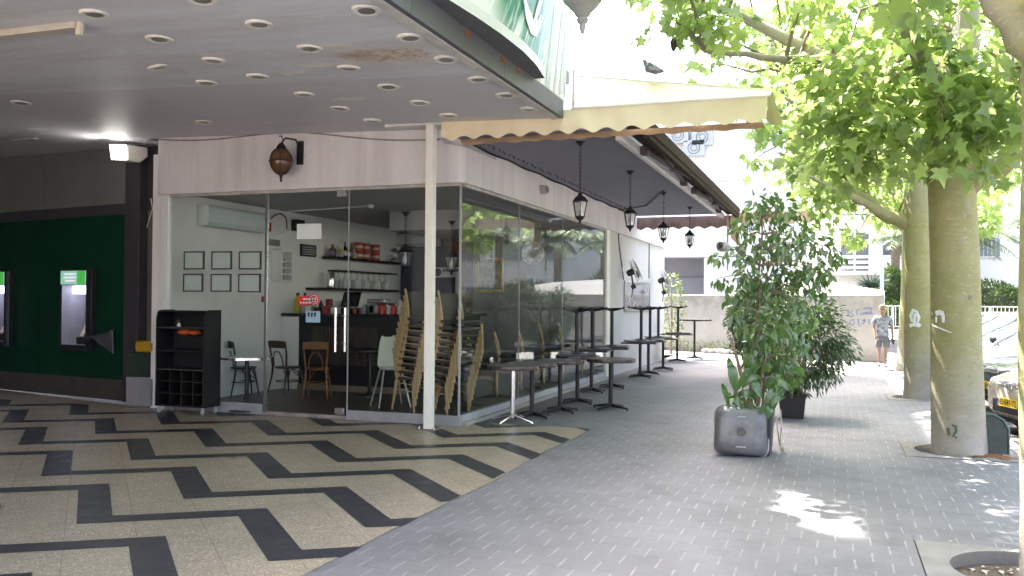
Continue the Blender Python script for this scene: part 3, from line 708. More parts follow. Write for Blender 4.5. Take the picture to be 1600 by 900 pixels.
# local frame: +x runs to the right (towards the cafe), -y faces the arcade; origin at BW0
bk = thing('bank_wall', 'dark green panelled bank wall at the back of the arcade', 'wall', BW0, BANG)
gpan = M('bank_green', (.002,.040,.019), .45, var=.15, scale=1.5, spec=.25)
upan = M('upper_grey_panel', (.16,.17,.16), .45, var=.1, scale=1.2)
fram = M('bank_frame', (.05,.048,.055), .45, var=.15)
for x0, x1, hx in ((-6.3,-4.6,None),(-4.59,-2.28,-3.79),(-2.27,.0,-1.54)):
    b_ = MB()
    if hx is None: b_.box((x0,0,.32),(x1,.06,2.9))
    else: b_.box((x0,0,.32),(hx,.06,2.9)).box((hx+.66,0,.32),(x1,.06,2.9)).box((hx,0,.32),(hx+.66,.06,.82)).box((hx,0,1.84),(hx+.66,.06,2.9))
    b_.build('green_panel', gpan, bk, smooth=0)
    MB().box((x0,0,3.07),(x1,.06,4.3)).build('upper_panel', upan, bk, bevel=.004)
MB().box((-4.25,-13,0),(-4.1,0,4.2)).build('shade_return_wall', M('shade_wall_grey', (.10,.10,.10), .7, var=.15), bk, smooth=0)  # unseen wall added to keep the left end of the arcade dark
MB().box((-6.3,-.02,2.9),(0,.05,3.07)).build('mid_rail', fram, bk, bevel=.004)
MB().box((-6.3,-.02,0.005),(0,.05,.32)).build('skirting', M('skirting_stone', (.07,.06,.055), .5, var=.2), bk, bevel=.004)
MB().box((.0,-.06,0),(.34,.12,4.2)).build('pilaster', fram, bk, bevel=.006)
MB().box((.34,.1,0),(.93,.16,2.95)).build('return_panel', M('return_grey', (.14,.135,.125), .5, var=.1), bk)
MB().box((.34,.08,2.95),(.93,.16,4.2)).build('return_panel', fram, bk)
def cash_machine(x, full=True):
    p = BW0 + Matrix.Rotation(BANG, 3, 'Z') @ Vector((x,0,0))
    t = thing('cash_machine', '', 'cash machine', p, BANG)
    w, z0, z1 = .79, .74, 2.06
    f = MB()
    f.box((-.03,-.09,z0),(.04,.02,z1)).box((w-.13,-.09,z0),(w+.02,.02,z1)).box((.04,-.09,z1-.26),(w-.13,.02,z1)).box((.04,-.09,z0),(w-.13,.02,z0+.1))
    f.build('surround', M('atm_black', (.02,.02,.024), .4, var=.2), t, bevel=.008)
    n_ = MB(); n_.add([(.04,-.085,z0+.1),(w-.13,-.085,z0+.1),(w-.13,-.085,z1-.26),(.04,-.085,z1-.26),(.05,.3,z0+.12),(w-.14,.3,z0+.12),(w-.14,.3,z1-.28),(.05,.3,z1-.28)], [(0,1,5,4),(1,2,6,5),(2,3,7,6),(3,0,4,7),(4,5,6,7)])
    n_.build('recess', M('atm_grey', (.30,.30,.33), .5, var=.1), t, smooth=0, fixn=False)
    MB().box((.18,.0,z1-.40),(w-.14,.22,z1-.285)).build('lamp', M('atm_lamp', (1,1,1), emit=.55, ecol=(.75,.78,1)), t)
    MB().prism([(.36,.12,z0+.26),(.36,.02,z0+.24),(.36,.18,z0+.56),(.36,.26,z0+.54)], (.28,0,0)).build('screen', M('atm_screen', (.45,.36,.30), .3, emit=.015, ecol=(.9,.7,.6)), t, bevel=.006)
    MB().box((.30,.0,z0+.11),(.64,.2,z0+.22)).build('keypad', black_plastic, t, bevel=.01)
    h = MB().box((.02,-.10,z1-.25),(.66,-.085,z1-.03)); hd = h.build('header_sign', M('atm_header', (.30,.50,.44), .3, emit=.05, ecol=(.35,.75,.55)), t)
    g_ = MB().box((.46,-.104,z1-.245),(.655,-.099,z1-.035)); g_.build('green_block', M('atm_hgreen', (.05,.35,.05), .3, emit=.05, ecol=(.1,.6,.1)), hd)
    l_ = MB()
    for r, (a_, b_) in enumerate(((.12,.41),(.10,.42),(.14,.40))): l_.box((a_,-.105,z1-.095-.055*r),(b_,-.101,z1-.068-.055*r))
    l_.build('print_lines', M('atm_print', (.75,.72,.85), .4, emit=.07, ecol=(.8,.75,.9)), hd)
    return t
m1 = cash_machine(-1.56); m1['label'] = 'lit cash machine in the green wall, the one with the steel privacy wing'
wg = MB(); wg.prism([(1.08,-.22,.94),(1.36,-.12,1.10),(1.36,-.10,.74)], (.012,.02,0)); wg.prism([(.68,-.12,.93),(.80,-.2,1.04),(1.02,-.24,.93)], (0,.02,.0)); wg.prism([(.72,-.1,.97),(1.38,-.08,1.10),(1.10,-.24,.95)], (0,.0,.012))
wg.build('privacy_wing', M('wing_steel', (.07,.07,.075), .4, metal=.5, var=.1), m1, smooth=0)
m2 = cash_machine(-3.81); m2['label'] = 'cash machine in the green wall cut by the left edge of the photo'
MB().box((.77,-.12,.76),(.83,-.092,2.04)).build('steel_strip', steel, m2)
MB().tube([(.1,-.1,1.22),(.1,-.16,1.2),(.4,-.16,1.2),(.4,-.1,1.22)], .05, 10).build('handle_shelf', white_plastic, m2)
t = thing('arcade_shade_wall', 'plain grey unseen wall added to block sky light from the left of the arcade', 'wall', (0,0,0))
MB().box((-10.2,-9.2,0),(-5.2,-9.0,4.1)).build('wall', M('shade_wall_grey', (.10,.10,.10), .7), t, smooth=0)  # added out of view to cut sky light on the arcade floor
# floodlight above the bank wall
fp = ony(196,238,.1)
t = thing('wall_floodlight', 'lit white floodlight at the ceiling corner above the bank wall', 'lamp', (fp.x,.1,fp.z), .25)
MB().prism([(-.15,-.14,.10),(-.10,-.16,-.14),(.02,-.02,-.16),(.06,.14,-.05),(.05,.14,.10)], (.22,.02,0)).build('housing', M('flood_white', (.72,.70,.64), .45), t, bevel=.02)
lens = MB(); lens.add([(-.165,-.155,.09),(.075,-.135,.09),(.11,-.16,-.135),(-.115,-.18,-.135)], [(0,1,2,3)]); lens.build('lens', M('flood_lens', (1,1,1), emit=1.6, ecol=(1,.97,.9)), t, smooth=0)
lt = bpy.data.lights.new('floodlight_lamp', 'AREA'); lt.energy = .55; lt.size = .2; lt.color = (1,.96,.86)
lo = bpy.data.objects.new('floodlight_lamp', lt); COL.objects.link(lo); lo.location = Vector((fp.x-.12,-.12,fp.z-.05)); lo.rotation_euler = Vector((-.45,-.8,-.25)).to_track_quat('-Z','Y').to_euler()
# yellow topped bin
t = thing('waste_bin', 'grey box bin with a dark middle and yellow lid beside the cabinet', 'bin', (-5.0,.22,0))
MB().box((-.36,-.2,.004),(.16,.2,.44)).build('body', M('bin_grey', (.27,.27,.28), .6, var=.1), t, bevel=.02)
MB().box((-.34,-.19,.44),(.15,.19,.80)).build('middle', M('bin_green', (.02,.035,.025), .5, var=.2), t, bevel=.015)
MB().box((-.20,-.2,.80),(.16,.2,.97)).build('lid', M('bin_yellow', (.42,.25,.01), .5, var=.12), t, bevel=.03)
# loose torn strips on the fascia end
p = ony(236,300,-.05)
tag(MB().add([(-4.88,-.06,3.05),(-4.86,-.06,3.05),(-4.895,-.1,2.62),(-4.905,-.1,2.62),(-4.87,-.03,2.9),(-4.855,-.03,2.9)],[(0,1,5,4),(4,5,2,3)]).build('torn_tape', white_paint, smooth=0), 'torn strip of tape hanging below the rounded end of the fascia', 'tape')
# ================================================================ DISPLAY CABINET on castors
t = thing('display_cabinet', 'tall black cabinet on castors with wine rack holes in front of the cafe glass', 'cabinet', (-4.43,-.42,0))
cabm = M('cabinet_black', (.0045,.0045,.0065), .6, var=.25, scale=6)
W, D, HC = .82, .36, 1.44
for x in (0, W-.02): MB().prism([(x,0,.10),(x,D,.10),(x,D,HC),(x,.1,HC),(x,.03,HC-.02),(x,.0,HC-.12)], (.022,0,0)).build('side_panel', cabm, t, bevel=.003)
MB().box((.022,D-.02,.1),(W-.02,D,HC-.01)).build('back_panel', cabm, t)
for z, m_ in ((.10,cabm),(.60,M('shelf_edge', (.05,.042,.035), .5)),(.86,cabm),(1.18,M('shelf_edge', (.05,.042,.035))),(HC-.03,cabm)): MB().box((.0225,.02,z),(W-.0205,D-.021,z+.02)).build('shelf', m_, t)
rk = MB()
for z in (.27,.44): rk.box((.0225,.03,z),(W-.0205,D-.022,z+.012))
for k in range(1,4): rk.box((.022+k*.195,.032,.121),(.034+k*.195,D-.023,.598))
rk.build('wine_rack', M('rack_dark', (.012,.011,.011), .5), t)
for x, y in ((.04,.04),(W-.04,.04),(.04,D-.05),(W-.04,D-.05)):
    MB().lathe([(.0,-.014),(.03,-.014),(.036,-.006),(.036,.006),(.03,.014),(.0,.014)], (x,y,.04), (1,0,0), 16).box((x-.02,y-.006,.04),(x+.02,y+.006,.1)).build('castor', M('castor_grey', (.42,.42,.42), .4, var=.1), t)
it = tag(MB().ball((-4.03,-.28,1.13),(.13,.1,.045)).ball((-3.87,-.28,1.125),(.09,.1,.04)).build('snack_packet', M('orange_foil', (.50,.10,.03), .3, var=.4, scale=16)), 'crumpled orange snack packet on the upper shelf of the black cabinet', 'packet')
it = tag(MB().lathe([(.0,0),(.055,0),(.06,.07),(.035,.12),(.02,.17),(.0,.175)], (-4.16,-.27,1.2)).build('glass_shaker', clear_glass), 'small clear glass shaker on the upper shelf of the black cabinet', 'shaker')
# ================================================================ CAFE INTERIOR
def rect_on(y, px0, py0, px1, py1):
    a = ony(px0,py0,y); b = ony(px1,py1,y); return a.x, b.x, b.z, a.z
fl_names = [('upper left',288,393,319,421),('upper middle',331,393,362,421),('upper right',374,393,408,421),('lower left',287,428,317,456),('lower middle',330,428,361,456),('lower right',373,428,407,457)]
for nm, a,b,c,d in fl_names:
    x0,x1,z0,z1 = rect_on(.06,a,b,c,d)
    t = thing('picture_frame', f'blank white panel in a thin black frame behind the left pane, {nm} of six', 'picture frame', ((x0+x1)/2,.06,z0), group='six framed white panels in the cafe window')
    w = (x1-x0)/2; hh = z1-z0; f = MB(); e = .018
    f.box((-w,-.012,0),(-w+e,.012,hh)).box((w-e,-.012,0),(w,.012,hh)).box((-w+e,-.012,0),(w-e,.012,e)).box((-w+e,-.012,hh-e),(w-e,.012,hh))
    f.build('frame', black_wood, t); MB().box((-w+e,-.006,e),(w-e,.006,hh-e)).build('panel', M('frosted_panel', (.60,.66,.64), .5, var=.04), t)
x0,x1,z0,z1 = rect_on(-.012,464,350,502,373)
n_ = tag(MB().box((x0,-.013,z0),(x1,-.006,z1)).build('notice_sheet', M('notice_white', (.74,.80,.78), .6, var=.03)), 'blank white notice stuck high on the glass door', 'notice')
x0,x1,z0,z1 = rect_on(-.012,466,460,496,477)
t = thing('window_sticker', 'red sticker with a white round face on the glass door', 'sticker', (x0,-.009,z0))
w, hh = x1-x0, z1-z0
MB().box((0,-.004,.0),(w*.8,.002,hh*.85)).lathe([(.0,-.004),(hh*.56,-.004),(hh*.56,.0025),(.0,.0025)], (w*.82,0,hh*.52), (0,1,0), 24).build('sheet', M('sticker_red', (.65,.035,.03), .4, var=.05), t)
l_ = MB().ring((w*.82,-.006,hh*.52),(0,1,0),hh*.42,.005,20,4)
for k in range(4): l_.box((w*(.10+.15*k),-.006,hh*.16),(w*(.20+.15*k),-.0045,hh*.30))
for k in range(3): l_.box((w*(.26+.13*k),-.006,hh*.48),(w*(.36+.13*k),-.0045,hh*.64))
for s_ in (-1,1): l_.ball((w*.82+s_*hh*.15,-.005,hh*.6),(.012,.003,.02))
l_.tube([(w*.82-hh*.2,-.006,hh*.38),(w*.82,-.006,hh*.30),(w*.82+hh*.2,-.006,hh*.38)], .006, 5)
l_.build('print', wsign, t)
x0,x1,z0,z1 = rect_on(-.012,478,486,500,504)
t = thing('window_sticker', 'small pale blue sticker with dark pictograms on the glass door', 'sticker', (x0,-.009,z0)); w, hh = x1-x0, z1-z0
MB().box((0,-.004,0),(w,.002,hh)).build('sheet', M('sticker_blue', (.36,.55,.70), .4, var=.06), t)
l_ = MB()
for k in range(3): l_.box((w*(.14+.22*k),-.006,hh*.5),(w*(.26+.22*k),-.0045,hh*.86)); l_.ball((w*(.24+.22*k),-.005,hh*.8),(.012,.003,.014))
l_.build('pictograms', black_plastic, t)
# air conditioner on the left wall
t = thing('air_conditioner', 'white wall air conditioner high on the left wall of the cafe', 'air conditioner', (-4.7,.75,2.72))
MB().prism([(0,0,.0),(.16,0,.0),(.21,0,.06),(.21,0,.28),(.17,0,.32),(0,0,.32)], (0,1.5,0)).build('body', M('ac_white', (.62,.68,.68), .4, var=.03), t, bevel=.012)
MB().box((.06,.06,-.012),(.17,1.44,.0)).build('louvre', M('ac_louvre', (.35,.37,.37), .5), t)
def wallbox(px0,py0,px1,py1,dep,name,label,cat,m_,bev=.005):
    a = onx(px0,py0,-4.7); b = onx(px1,py1,-4.7)
    return tag(MB().box((-4.699,min(a.y,b.y),min(a.z,b.z)),(-4.7+dep,max(a.y,b.y),max(a.z,b.z))).build(name, m_, bevel=bev), label, cat)
wallbox(411,347,419,362,.07,'alarm_box','red alarm box on the left cafe wall below the ceiling','alarm box',red_paint)
wallbox(415,373,434,385,.05,'junction_box','grey junction box on the left cafe wall above the niche','box',M('jbox', (.20,.19,.18), .5))
wallbox(455,343,466,362,.14,'speaker','small black speaker on the cafe wall behind the white notice','speaker',black_plastic)
wallbox(408,463,414,472,.05,'switch_box','red switch plate low on the left cafe wall','switch',M('switch_red', (.45,.10,.09), .5))
a = onx(469,381,-4.69); b = onx(492,402,-4.69)
t = thing('menu_sign', 'small dark wall sign with three pale lines of lettering left of the bottle shelf', 'sign', (-4.69,a.y,b.z)); L_, hh = b.y-a.y, a.z-b.z
MB().box((0,0,0),(.03,L_,hh)).build('board', M('sign_navy', (.03,.03,.045), .5), t)
l_ = MB()
for k in range(4):
    y_ = .06*L_
    while y_ < L_*.88:
        w = L_*random.uniform(.05,.14); l_.box((.031,y_,hh*(.72-.19*k)),(.034,min(y_+w,L_*.94),hh*(.82-.19*k))); y_ += w+.02*L_
l_.build('lettering', M('letter_grey', (.42,.42,.46), .5), t)
# niche shelves
a = onx(426,390,-4.69); b = onx(443,440,-4.69)
t = thing('wall_shelf_unit', 'narrow white shelf unit on the cafe wall right of the framed panels', 'shelf', (-4.7,a.y,b.z)); L_, hh = b.y-a.y, a.z-b.z
f = MB().box((0,0,0),(.2,.03,hh)).box((0,L_-.03,0),(.2,L_,hh)).box((0,.03,hh-.03),(.2,L_-.03,hh)).box((0.0,.03,0),(.01,L_-.03,hh-.03)); f.build('case', int_white, t)
for k in range(4): MB().box((.01,.03,hh*.2*(k+.05)),(.19,L_-.03,hh*.2*(k+.05)+.02)).build('shelf', int_white, t)
for k in range(9):
    tag(MB().lathe([(.03,0),(.035,.08),(.02,.12),(.018,.15)], (-4.7+.1, a.y+L_*(.25+.22*(k%3)), b.z+hh*.2*(k//3+.05)+.022), n=10).build('jar', M('jar_%d' % (k%3), [(.3,.27,.2),(.15,.13,.12),(.45,.42,.4)][k%3], .4)), 'small jar standing on the narrow white wall shelf unit', 'jar', 'jars on the narrow wall shelf')
# bar counter
bar = thing('bar_counter', 'black bar counter across the cafe with a slatted front panel', 'bar', (-4.69,3.0,.025))
MB().box((.35,0,0),(2.5,.06,1.27)).box((2.44,.06,0),(2.5,3.2,1.27)).build('front', M('bar_black', (.008,.008,.013), .4, var=.2), bar)
MB().box((.0,-.04,1.27),(2.6,.55,1.33)).box((1.95,.55,1.27),(2.6,3.3,1.33)).build('counter_top', M('bar_top', (.03,.028,.03), .25, var=.2), bar, bevel=.01)
MB().box((0,.0,0),(.35,.1,1.27)).build('end_panel', int_white, bar)
sl = MB()
for k in range(18): sl.box((.62+k*.072,-.022,.45),(.685+k*.072,-.002,1.1))
sl.build('slat_panel', M('slat_grey', (.045,.036,.034), .5, var=.3, scale=9), bar, smooth=0)
MB().box((.35,-.03,0),(2.5,-.002,.1)).build('kick_board', M('kick', (.22,.17,.13), .6), bar)
# shelves with bottles on the left wall
def wall_shelf(y0,y1,z,lab,th=.05):
    return tag(MB().box((-4.698,y0,z-th),(-4.42,y1,z)).build('wall_shelf', black_wood, bevel=.004), lab, 'shelf')
wall_shelf(4.3,7.3,2.42,'black wall shelf carrying the liquor bottles and red tins')
wall_shelf(4.5,6.9,2.17,'thin black glass rack under the bottle shelf', .03)
wall_shelf(3.75,7.0,1.82,'black wall shelf holding a row of white cups and glasses')
bcols = [('amber_bottle',(.22,.10,.04)),('white_label_bottle',(.62,.62,.58)),('dark_bottle',(.05,.04,.035)),('red_bottle',(.40,.07,.05)),('green_bottle',(.05,.12,.06))]
def bottle(x,y,z,h,r,ci,lab,grp):
    nm, c = bcols[ci]
    t = tag(MB().lathe([(r*.95,0),(r,.01),(r,h*.55),(r*.8,h*.65),(r*.33,h*.75),(r*.30,h*.95),(r*.36,h*.955),(r*.36,h)], (x,y,z), n=12).build('bottle', M('glass_'+nm, c, .15, var=.1)), lab, 'bottle', grp)
    lb = MB().lathe([(r*1.02,h*.15),(r*1.02,h*.45)], (x,y,z), n=12)
    lb.build('bottle_label', M('lab_%d' % ((ci+1)%5), [(.6,.58,.5),(.15,.12,.3),(.5,.45,.2),(.7,.7,.68),(.4,.08,.06)][(ci+1)%5], .6), t)
    return t
blabs = ['round amber liquor bottle at the left end of the top shelf','tall bottle with a white label on the top shelf','slim dark bottle next to the white labelled one on the top shelf','dark bottle with pale label left of the red tins','amber bottle squeezed beside the red tins','white labelled bottle close against the red tins']
for i,(y,h,r,ci) in enumerate(((4.45,.24,.075,0),(4.75,.36,.06,1),(4.92,.31,.04,2),(5.05,.25,.045,2),(5.16,.3,.045,0),(5.27,.2,.05,1))): bottle(-4.56,y,2.42,h,r,ci,blabs[i],'liquor bottles on the top shelf')
tinlab = ['lower red tin of the left pair on the top shelf','upper red tin of the left pair on the top shelf','lower red tin of the middle pair on the top shelf','upper red tin of the middle pair on the top shelf','lower red tin of the right pair on the top shelf','upper red tin of the right pair on the top shelf']
for k in range(6):
    y = 5.45+(k//2)*.30+(.12 if k>3 else 0); z = 2.42+(k%2)*.17
    t = tag(MB().lathe([(.085,0),(.09,.005),(.09,.155),(.085,.165)], (-4.56,y,z), n=18).build('tin', M('tin_red', (.42,.07,.05), .35, var=.25, scale=10)), tinlab[k], 'tin', 'red tins on the top shelf')
    MB().lathe([(.0915,.05),(.0915,.10)], (-4.56,y,z), n=18).build('tin_label', M('tin_lab', (.55,.45,.4), .5), t)
t = thing('storm_lantern', 'small grey storm lantern at the right end of the bottle shelf', 'lantern', (-4.55,7.0,2.42))
MB().lathe([(.08,0),(.09,.05),(.06,.08),(.05,.09)], n=14).lathe([(.07,.24),(.08,.26),(.03,.32),(.0,.33)], n=14).build('base_and_cap', steel, t); MB().lathe([(.05,.09),(.07,.16),(.05,.24)], n=14).build('globe', clear_glass, t)
for k in range(15):
    y = 4.75+k*.14+random.uniform(-.015,.015)
    tag(MB().lathe([(.03,0),(.042,.012),(.045,.17),(.041,.17),(.036,.02)], (-4.55+random.uniform(-.02,.02),y,1.82), n=12).build('cup', M('cup_white' if k%3 else 'cup_grey', (.66,.66,.64) if k%3 else (.35,.35,.36), .35)), 'tall pale cup in the row on the lower wall shelf', 'cup', 'row of cups on the lower wall shelf')
for k in range(9):
    y = 4.65+k*.24
    tag(MB().lathe([(.045,0),(.05,-.005),(.012,-.02),(.009,-.08),(.035,-.12),(.04,-.17),(.033,-.2)], (-4.55,y,2.135), n=12).build('wine_glass', clear_glass), 'upside down wine glass hanging from the rack under the bottle shelf', 'glass', 'wine glasses hanging in the rack')
tag(MB().lathe([(.07,0),(.075,.02),(.07,.26),(.05,.3),(.0,.31)], (-4.5,4.3,1.82), n=16).build('shaker', chrome), 'steel cocktail shaker at the left end of the lower wall shelf', 'shaker')
# things on the bar
z = 1.355
tag(MB().box((-3.2,3.28,z),(-2.75,3.55,z+.18)).box((-3.15,3.26,z+.18),(-2.8,3.5,z+.26)).build('coffee_machine', steel, bevel=.02), 'low steel coffee machine on the bar counter', 'coffee machine')
t = thing('cash_register', 'black cash register screen on the bar counter', 'cash register', (-3.55,3.3,z)); MB().box((-.15,0,0),(.15,.3,.1)).build('base', black_plastic, t, bevel=.01); MB().prism([(-.17,.05,.12),(-.17,.08,.12),(-.17,.2,.38),(-.17,.17,.38)], (.34,0,0)).build('screen', black_plastic, t)
for k, (x,c,lab) in enumerate(((-4.5,(.5,.42,.02),'yellow detergent bottle standing on the left end of the bar'),(-4.35,(.3,.34,.45),'clear blue capped bottle beside the yellow one on the bar'))):
    t = tag(MB().lathe([(.055,0),(.06,.02),(.06,.24),(.03,.3),(.025,.31)], (x,3.2,z), n=14).build('bottle', M('det_%d'%k, c, .35)), lab, 'bottle'); MB().lathe([(.028,.31),(.028,.36),(.0,.365)], (x,3.2,z), n=10).build('cap', black_plastic, t)
for k in range(4):
    tag(MB().box((-4.25+.17*k,3.05,z),(-4.13+.17*k,3.2,z+.13-.02*(k%2))).build('napkin_box', M('napkin_%d'%(k%3), [(.6,.58,.55),(.04,.04,.045),(.35,.05,.05)][k%3], .6), bevel=.006), ['white napkin box at the left end of the bar','black holder second from the left end of the bar','dark red box in the middle of the bar left part','white box beside the red sticker on the bar'][k], 'box')
for k in range(9):
    x = -2.72+.065*k+random.uniform(-.01,.01); y = 3.05+.1*(k%3)
    tag(MB().lathe([(.04,0),(.048,.01),(.05,.10),(.04,.135),(.0,.14)], (x,y,z), n=12).build('sugar_jar', M('sj_%d'%(k%3), [(.45,.04,.04),(.62,.6,.58),(.36,.03,.035)][k%3], .35)), ['red lidded sugar jar in the cluster at the right end of the bar','white sugar jar in the cluster at the right end of the bar','dark red sugar jar in the cluster at the right end of the bar'][k%3], 'jar', 'sugar jars on the bar end')
for k in range(7):
    x = -3.0+.13*k; tag(MB().ball((x,3.42+.06*(k%2),1.42+.03*(k%3)),(.09,.09,.07)).build('fruit_bowl_pack', M('pk_%d'%(k%3), [(.40,.05,.05),(.30,.29,.27),(.20,.03,.03)][k%3], .5, var=.4, scale=14)), ['red packet heaped behind the bar','pale packet heaped behind the bar','dark red packet heaped behind the bar'][k%3], 'packet', 'packets heaped behind the bar')
tag(MB().box((-4.6,4.0,.03),(-3.6,7.2,1.28)).build('back_counter', M('backbar', (.10,.10,.11), .5), bevel=.01), 'grey back counter behind the bar along the cafe wall', 'counter')
rj = random.Random(17)
for k in range(16):
    x = -4.22+.115*k; y = 3.24+.09*(k%3); c_ = [(.55,.53,.5),(.05,.05,.055),(.28,.04,.04),(.22,.20,.17),(.40,.40,.42)][k%5]; nm_ = ['white','black','red','brown','grey'][k%5]
    hgt = .10+.16*rj.random()
    if k % 2: tag(MB().lathe([(.035,0),(.042,.01),(.042,hgt*.7),(.02,hgt*.85),(.018,hgt)], (x,y,z), n=12).build('bar_bottle', M('bar_item_'+nm_, c_, .35)), f'small {nm_} bottle among the clutter on the bar counter', 'bottle', 'bottles cluttering the bar')
    else: tag(MB().box((x-.05,y-.05,z),(x+.05,y+.05,z+hgt)).build('bar_box', M('bar_item_'+nm_, c_, .35), bevel=.008), f'small {nm_} box among the clutter on the bar counter', 'box', 'boxes cluttering the bar')
# emergency gooseneck lamp on wall
a = onx(424,338,-4.69); t = thing('wall_lamp', 'small hooked wall lamp with a red cable near the alarm box', 'lamp', (-4.7,a.y,a.z))
MB().tube([(0,0,-.05),(.06,.02,.02),(.12,.12,.06),(.14,.25,.0),(.13,.3,-.2)], .012, 8).build('arm', M('lamp_dark', (.12,.05,.05), .5), t); MB().lathe([(.02,0),(.08,-.05),(.085,-.07),(.0,-.065)], (.13,.3,-.2), n=14).build('shade', white_plastic, t)
# sprinkler conduit on ceiling
tag(MB().tube([(-4.65,3.0,3.145),(-2.75,2.55,3.145)], .012, 6).build('ceiling_conduit', white_plastic), 'thin white conduit running under the cafe ceiling', 'pipe')
tag(MB().lathe([(.05,.0),(.055,-.03),(.03,-.055),(.0,-.06)], (-2.68,2.53,3.16), n=16).build('smoke_detector', white_plastic), 'round white smoke detector at the end of the ceiling conduit', 'smoke detector')
# AC cassette on the back wall
a = ony(611,366,7.58); b = ony(692,385,7.58)
t = thing('air_conditioner', 'wide white air conditioner on the dark back wall of the cafe', 'air conditioner', (a.x,7.6,b.z)); w, hh = b.x-a.x, a.z-b.z
MB().box((0,-.22,0),(w,0,hh)).build('body', M('ac_grey', (.50,.52,.53), .5), t, bevel=.02); MB().box((.05,-.235,.02),(w-.05,-.222,.06)).build('louvre', M('ac_louvre', (.35,.37,.37)), t)
# back wall decor
a = ony(745,404,7.6); b = ony(787,457,7.6); w, hh = b.x-a.x, a.z-b.z
t = thing('gilt_painting', 'green landscape picture in a gold frame on the back wall', 'painting', (a.x,7.6,b.z)); e = .06
MB().box((0,-.05,0),(e,0,hh)).box((w-e,-.05,0),(w,0,hh)).box((e,-.05,0),(w-e,0,e)).box((e,-.05,hh-e),(w-e,0,hh)).build('frame', M('gilt', (.50,.34,.12), .35, metal=.5, var=.3, scale=12), t, bevel=.012)
MB().box((e,-.03,e),(w-e,-.01,hh-e)).build('canvas', M('landscape', (.10,.13,.09), .5, var=.6, scale=9, col2=(.34,.36,.27)), t)
c = ony(833,396,7.6)
t = thing('wall_clock', 'round cream wall clock on the back wall behind the side glass', 'clock', (c.x,7.6,c.z))
MB().lathe([(.0,-.035),(.235,-.035),(.25,-.03),(.255,-.01),(.255,.0)], (0,0,0), (0,1,0), 36).build('dial', M('dial_cream', (.62,.61,.57), .5), t)
hn = MB().beam((0,-.04,0),(-.13,-.04,-.07),.014,.004).beam((0,-.04,0),(.06,-.04,-.11),.014,.004)
for k in range(12): a_ = PI/6*k; hn.box((.2*math.sin(a_)-.012,-.040,.2*math.cos(a_)-.012),(.2*math.sin(a_)+.012,-.036,.2*math.cos(a_)+.012))
hn.build('hands_and_marks', black_plastic, t)
c = ony(766,384,7.5)
t = thing('wall_fan', 'dark wall fan on the cafe back wall above the gold framed picture', 'fan', (c.x,7.45,c.z))
def fan_parts(t, R=.22, dark=None):
    g_ = MB(); dk = dark or black_plastic
    for r in (R, R*.75, R*.5, R*.25): g_.ring((0,-.05,0),(0,1,0),r,.0045,28,5)
    for r in (R, R*.6): g_.ring((0,.05,0),(0,1,0),r,.0045,28,5)
    for k in range(20):
        a_ = 2*PI*k/20; g_.tube([(R*.12*math.cos(a_),-.065,R*.12*math.sin(a_)),(R*.7*math.cos(a_),-.055,R*.7*math.sin(a_)),(R*math.cos(a_),0,R*math.sin(a_)),(R*.3*math.cos(a_),.055,R*.3*math.sin(a_))], .0025, 4, caps=False)
    g_.build('grille', M('fan_grille', (.42,.42,.43), .35, metal=.8), t)
    bl_ = MB()
    for k in range(3):
        a_ = 2*PI*k/3; vs = []
        for s_ in range(6):
            r = R*(.15+.75*s_/5); w_ = .35+.25*math.sin(PI*s_/5); vs += [(r*math.cos(a_-w_),-.015,r*math.sin(a_-w_)),(r*math.cos(a_+w_),.02,r*math.sin(a_+w_))]
        bl_.add(vs, [(2*i,2*i+1,2*i+3,2*i+2) for i in range(5)])
    bl_.build('blades', M('fan_blade', (.30,.30,.32), .4), t)
    MB().lathe([(.0,.0),(.06,.01),(.075,.05),(.07,.16),(.04,.19),(.0,.195)], (0,.02,0), (0,1,0), 18).build('motor', dk, t)
fan_parts(t, .2); MB().beam((0,.12,-.05),(0,.15,-.32),.05,.04).box((-.06,.08,-.36),(.06,.16,-.28)).build('bracket', black_plastic, t)
a = ony(688,419,7.55); b = ony(728,434,7.55); w, hh = b.x-a.x, a.z-b.z
t = thing('poster_board', 'white poster strip with a dark round emblem above a navy panel on the back wall', 'poster', (a.x,7.18,b.z))
MB().box((0,-.02,0),(w,0,hh)).box((0,-.02,-.9),(.04,0,0)).box((w-.08,-.02,-.9),(w,0,0)).build('board', M('poster_white', (.52,.52,.53), .5), t)
MB().box((.04,-.015,-.9),(w-.08,0,0)).build('navy_panel', M('poster_navy', (.02,.022,.06), .5), t)
l_ = MB().lathe([(.0,0),(hh*.4,0),(hh*.4,.004),(.0,.004)], (hh*.55,-.026,hh*.5), (0,1,0), 20)
for k in range(6): l_.box((hh*1.15+.062*k,-.025,hh*.55),(hh*1.15+.062*k+.045,-.021,hh*.85))
l_.build('emblem_and_letters', M('poster_ink', (.07,.05,.06), .5), t)
